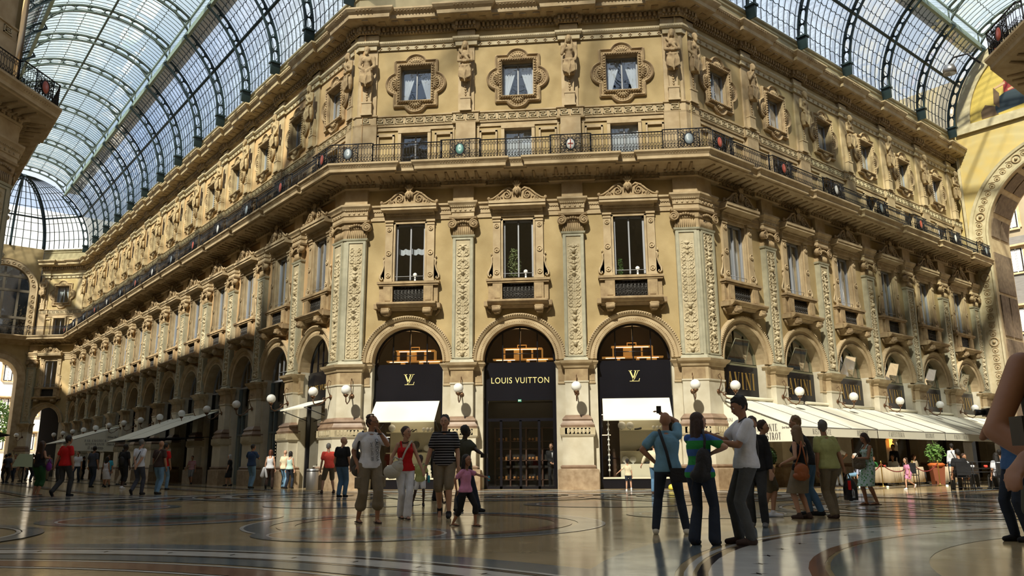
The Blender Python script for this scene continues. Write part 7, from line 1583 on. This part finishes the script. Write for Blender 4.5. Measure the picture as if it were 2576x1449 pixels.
for k,(x,y,c) in enumerate(((16.6,-1.9,'coral'),(16.95,-1.7,'white'),(17.1,-1.95,'coral'),(16.2,-1.8,'white'))): m=M(); m.lathe([(0,0),(.05,0),(.07,.06),(.05,.1),(0,.1)],(0,0,0),12); o=m.obj('bowl',CLM[c],None,(x,y,.742)); tag(o,'small %s bowl on the dark terrace table, %s from the left'%('red' if c=='coral' else 'white',('second','third','last','first')[k]),'bowl')
for k,(x,y) in enumerate(((15.0,3.3),(16.3,4.3),(15.1,3.5))): m=M(); m.lathe([(0,0),(.03,0),(.035,.09),(0,.09)],(0,0,0),10); o=m.obj('drinking_glass',CLM['coral'] if k==0 else PANE,None,(x,y,.75)); tag(o,('red drink glass on the first cloth covered table','clear glass on the second cloth covered table','clear glass beside the red drink')[k],'glass')
# wire fence of the terrace
t=empty('terrace_fence',(14.75,-3.35,0)); L_=3.0; m=M(); 
for z in (.12,.62,.95): m.tube([(0,0,z),(L_,-.1,z)],.012,5)
m.obj('rails',IRON,t)
for k in range(5): x=L_*k/4; m=M(); m.tube([(x,-.1*k/4,0),(x,-.1*k/4,.97)],.016,6); m.obj('post',IRON,t)
tag(t,'low black iron fence around the dark terrace seats','fence')
BRS=mat('polished_brass',(.65,.42,.12),.3,.9)
def stanchion(p,label):
    m=M(); m.lathe([(0,0),(.16,0),(.15,.03),(.03,.05),(.02,.1),(.02,.92),(.035,.94),(.03,1.0),(0,1.02)],(0,0,0),14); o=m.obj('rope_post',BRS,None,(p[0],p[1],0)); tag(o,label,'rope post','brass rope posts'); return o
PS=[(13.43,1.65),(14.26,1.56),(15.75,2.35),(17.0,3.0)]
for k,p in enumerate(PS): stanchion(p,'brass rope post, %s from the left along the restaurant tables'%ORD[k])
for k in range(3):
    a,b=PS[k],PS[k+1]; m=M(); m.tube([(a[0]+(b[0]-a[0])*u,a[1]+(b[1]-a[1])*u,.9-.32*4*u*(1-u)) for u in np.linspace(.02,.98,12)],.02,6); o=m.obj('barrier_rope',mat('dark_red_rope',(.25,.03,.03),.7)); tag(o,'dark red rope sagging between brass posts, %s from the left'%ORD[k],'rope')
def planter(p,label,urn=False):
    t=empty('potted_plant',(p[0],p[1],0)); m=M()
    if urn: m.lathe([(0,0),(.2,0),(.2,.06),(.08,.12),(.08,.3),(.2,.42),(.3,.62),(.34,.85),(.38,.9),(.3,.9),(0,.85)],(0,0,0),20); m.obj('stone_urn',STONE,t)
    else: m.prism([(-.19,0),(.19,0),(.26,.85),(-.26,.85)],-.2,.2); m.obj('wooden_planter',mat('red_brown_planter',(.24,.07,.03),.6),t); m=M(); m.lathe([(0,.8),(.28,.76),(.36,.84),(.26,.91),(0,.9)],(0,0,0),9); m.obj('orange_wrapping',mat('orange_wrap',(.62,.15,.03),.7),t)
    q=random.Random(int(p[0]*7)); m=M(); n=900 if urn else 260
    for i in range(n):
        th=q.uniform(0,2*PI); e=math.acos(q.uniform(-1,1)); d=.4 if urn else q.uniform(.1,.42); c=Vector((d*math.sin(e)*math.cos(th),d*math.sin(e)*math.sin(th),(1.2 if urn else 1.35)+d*math.cos(e)*(1 if urn else 1.1))); s=.05 if urn else .09
        u=Vector((q.gauss(0,1),q.gauss(0,1),q.gauss(0,1))).normalized(); v=u.orthogonal().normalized(); m.add([c+u*s,c+v*s*.5,c-u*s,c-v*s*.5],[(0,1,2,3)])
    if not urn:
        for i in range(9): a=i*.7; m.tube([(0,0,.95),(.15*math.cos(a),.15*math.sin(a),1.3),(.3*math.cos(a),.3*math.sin(a),1.6)],.01,4)
    else: m.ell((0,0,1.2),.36,.36,.36,14,10)
    m.obj('foliage',mat('dark_box_leaves',(.02,.05,.018),.6,col2=(.04,.09,.03),scale=9) if urn else LEAF,t); tag(t,label,'potted plant')
planter((17.37,4.05),'leafy plant in a red brown planter with orange wrapping'); planter((9.6,.5),'round clipped bush in a pale stone urn at the first awning post',True)
# plants and little telescopes in the boutique's upper windows
def windowplant(x,h,w,matl,label,n,seed):
    t=empty('potted_plant',(x,.55,8.46)); m=M(); m.lathe([(0,0),(.1,0),(.13,.2),(0,.2)],(0,0,0),12); m.obj('pot',BRONZE,t); q=random.Random(seed); m=M(); m.tube([(0,0,.2),(0,0,h*.7)],.015,5)
    for i in range(n):
        z=q.uniform(.1,1); r=w*(1-abs(z-.45))*q.uniform(.2,1); th=q.uniform(0,2*PI); c=Vector((r*math.cos(th),r*math.sin(th)*.6,.15+z*h)); u=Vector((q.gauss(0,1),q.gauss(0,1),q.gauss(0,1))).normalized(); v=u.orthogonal().normalized(); m.add([c+u*.05,c+v*.03,c-u*.05,c-v*.03],[(0,1,2,3)])
    m.obj('foliage',matl,t); tag(t,label,'potted plant')
windowplant(-.22,1.35,.34,LEAFP,'tall pale leafed plant behind the middle first floor window',420,2); windowplant(BF-.4,.75,.2,LEAF,'small green plant behind the right first floor window',150,4)
for x,nm in ((-BF+.22,'left first floor window'),(.3,'middle first floor window'),(BF+.3,'right first floor window')):
    m=M(); m.lathe([(0,0),(.07,0),(.04,.06),(.035,.28),(0,.3)],(0,0,0),12); m.ell((0,-.02,.36),.09,.06,.09,12,8); o=m.obj('sill_lamp',GLOBE,None,(x,.08,8.46)); tag(o,'small white viewing lamp on the sill of the '+nm,'lamp')
# menu stand + grey awning at the left edge, vacuum machine in doorway, floodlight
t=empty('menu_stand',(-31.0,13.2,0)); m=M(); m.tube([(0,0,0),(0,0,1.1)],.04,8); m.lathe([(0,0),(.3,0),(.28,.04),(0,.05)],(0,0,0),14); m.obj('pole',IRON,t); m=M(); m.add([(-.6,-.2,1.0),(.7,-.2,.95),(.3,.3,1.7),(-.6,.3,1.75)],[(0,1,2,3)]); m.obj('menu_board',mat('pale_green_menu',(.40,.45,.28),.6),t); tag(t,'slanting pale menu stand at the far left edge','menu stand')
al=arml; t=terrace(al,26.5,31,-4.4,3.9,2.9,''); awframe(t,2.2,-4.4,3.9,2.9,0); tag(t,'grey cafe awning cut by the left edge','awning')
t=empty('floor_cleaner',(1.38,.75,0)); m=M(); m.box(-.14,.14,-.1,.25,.05,.45); m.tube([(0,.1,.4),(0,.2,.85)],.09,8); m.obj('body',NL,t); m=M(); m.tube([(-.1,.2,.5),(-.08,.25,1.05),(.08,.25,1.05),(.1,.2,.5)],.015,6); m.obj('handle',STEEL,t); m=M(); m.box(-.06,.05,-.115,-.1,.3,.36); m.box(.1,.14,-.115,-.1,.15,.32); m.obj('yellow_stickers',CLM['yel'],t); tag(t,'black floor cleaning machine with yellow stickers inside the doorway','cleaning machine')
p=WNR.P(-.3,-1.3); t=empty('floodlight',(15.2,-6.9,0)); m=M(); m.tube([(.45,-.3,13.5),(.2,-.1,13.95),(-.15,.1,13.95),(-.3,.15,13.75)],.03,6); m.obj('arm',IRON,t); m=M(); m.lathe([(0,.3),(.16,.28),(.2,.15),(.2,0),(.17,.0),(0,.05)],(-.3,.15,13.4),16); m.obj('lamp_head',STEEL,t); tag(t,'grey floodlight hanging off the balcony at the upper right','floodlight')
for k,(x,y) in enumerate(((13.3,1.35),(14.3,1.2),(17.1,2.6),(16.2,-3.9))): m=M(); m.box(-.035,.035,-.03,.03,0,.045); o=m.obj('floor_light',mat('little_floor_lamp',(.9,.9,.7),.4,emit=(.9,1,.6),es=3),None,(x,y,0)); tag(o,'tiny glowing floor light near the restaurant, %s from the left'%ORD[(0,1,3,2)[k]],'floor light')
# brackets lamps at the restaurant wall
for k,x in enumerate((11.83+1.9,)): m=M(); m.ell((0,0,.0),.045,.045,.06,10,8); m.ell((.05,-.02,-.22),.045,.045,.06,10,8); m.box(-.03,.03,0,.12,-.35,.05); o=m.obj('wall_light',mat('amber_lamp',(1,.4,.1),.5,emit=(1,.35,.05),es=4),None,WR.P(x,-.62,2.0),WR.ang); tag(o,'small amber wall light glowing under the awning','wall light')
# ---------------------------------------------------------------- camera, light
sc=bpy.context.scene
cd=bpy.data.cameras.new('camera'); cam=bpy.data.objects.new('camera',cd); COL.objects.link(cam)
cd.sensor_width=36; cd.lens=36*1969.4/2576; cd.clip_end=500; cd.clip_start=.05
pt,yw,rl=.2203,-.0993,.0062
F=Vector((math.sin(yw)*math.cos(pt),math.cos(yw)*math.cos(pt),math.sin(pt))); R=Vector((math.cos(yw),-math.sin(yw),0)); U=R.cross(F)
c,s=math.cos(rl),math.sin(rl); R2=R*c-U*s; U2=R*s+U*c
mw=Matrix((R2,U2,-F)).transposed().to_4x4(); mw.translation=Vector((2.878,-31.64,1.0)); cam.matrix_world=mw; sc.camera=cam
sc.view_settings.view_transform='Standard'; sc.view_settings.look='None'; sc.view_settings.exposure=EXPO; sc.view_settings.gamma=1
sc.view_settings.use_curve_mapping=False
wd=bpy.data.worlds.new('sky'); sc.world=wd; wd.use_nodes=True; nt=wd.node_tree; N=nt.nodes; L=nt.links
bg=N['Background']; tc=N.new('ShaderNodeTexCoord'); n=N.new('ShaderNodeTexNoise'); n.inputs['Scale'].default_value=2.2; n.inputs['Detail'].default_value=6
L.new(tc.outputs['Generated'],n.inputs['Vector']); cr=N.new('ShaderNodeValToRGB'); cr.color_ramp.elements[0].position=.4; cr.color_ramp.elements[1].position=.62
cr.color_ramp.elements[0].color=(.55,.70,.95,1); cr.color_ramp.elements[1].color=(.92,.96,1,1); L.new(n.outputs['Fac'],cr.inputs[0]); L.new(cr.outputs[0],bg.inputs[0]); bg.inputs[1].default_value=SKY
sl=bpy.data.lights.new('sun','SUN'); so=bpy.data.objects.new('sun',sl); COL.objects.link(so); sl.energy=SUN; sl.angle=rad(1.6); sl.color=(1,.90,.72)
so.location=(-8,-20,60); so.rotation_euler=Vector(SUNDIR).to_track_quat('-Z','Y').to_euler()
cy=sc.cycles; cy.max_bounces=5; cy.diffuse_bounces=2; cy.glossy_bounces=2; cy.transmission_bounces=3; cy.transparent_max_bounces=10; cy.caustics_reflective=False; cy.caustics_refractive=False; cy.sample_clamp_indirect=4
cy.use_denoising=True; cy.adaptive_threshold=.04
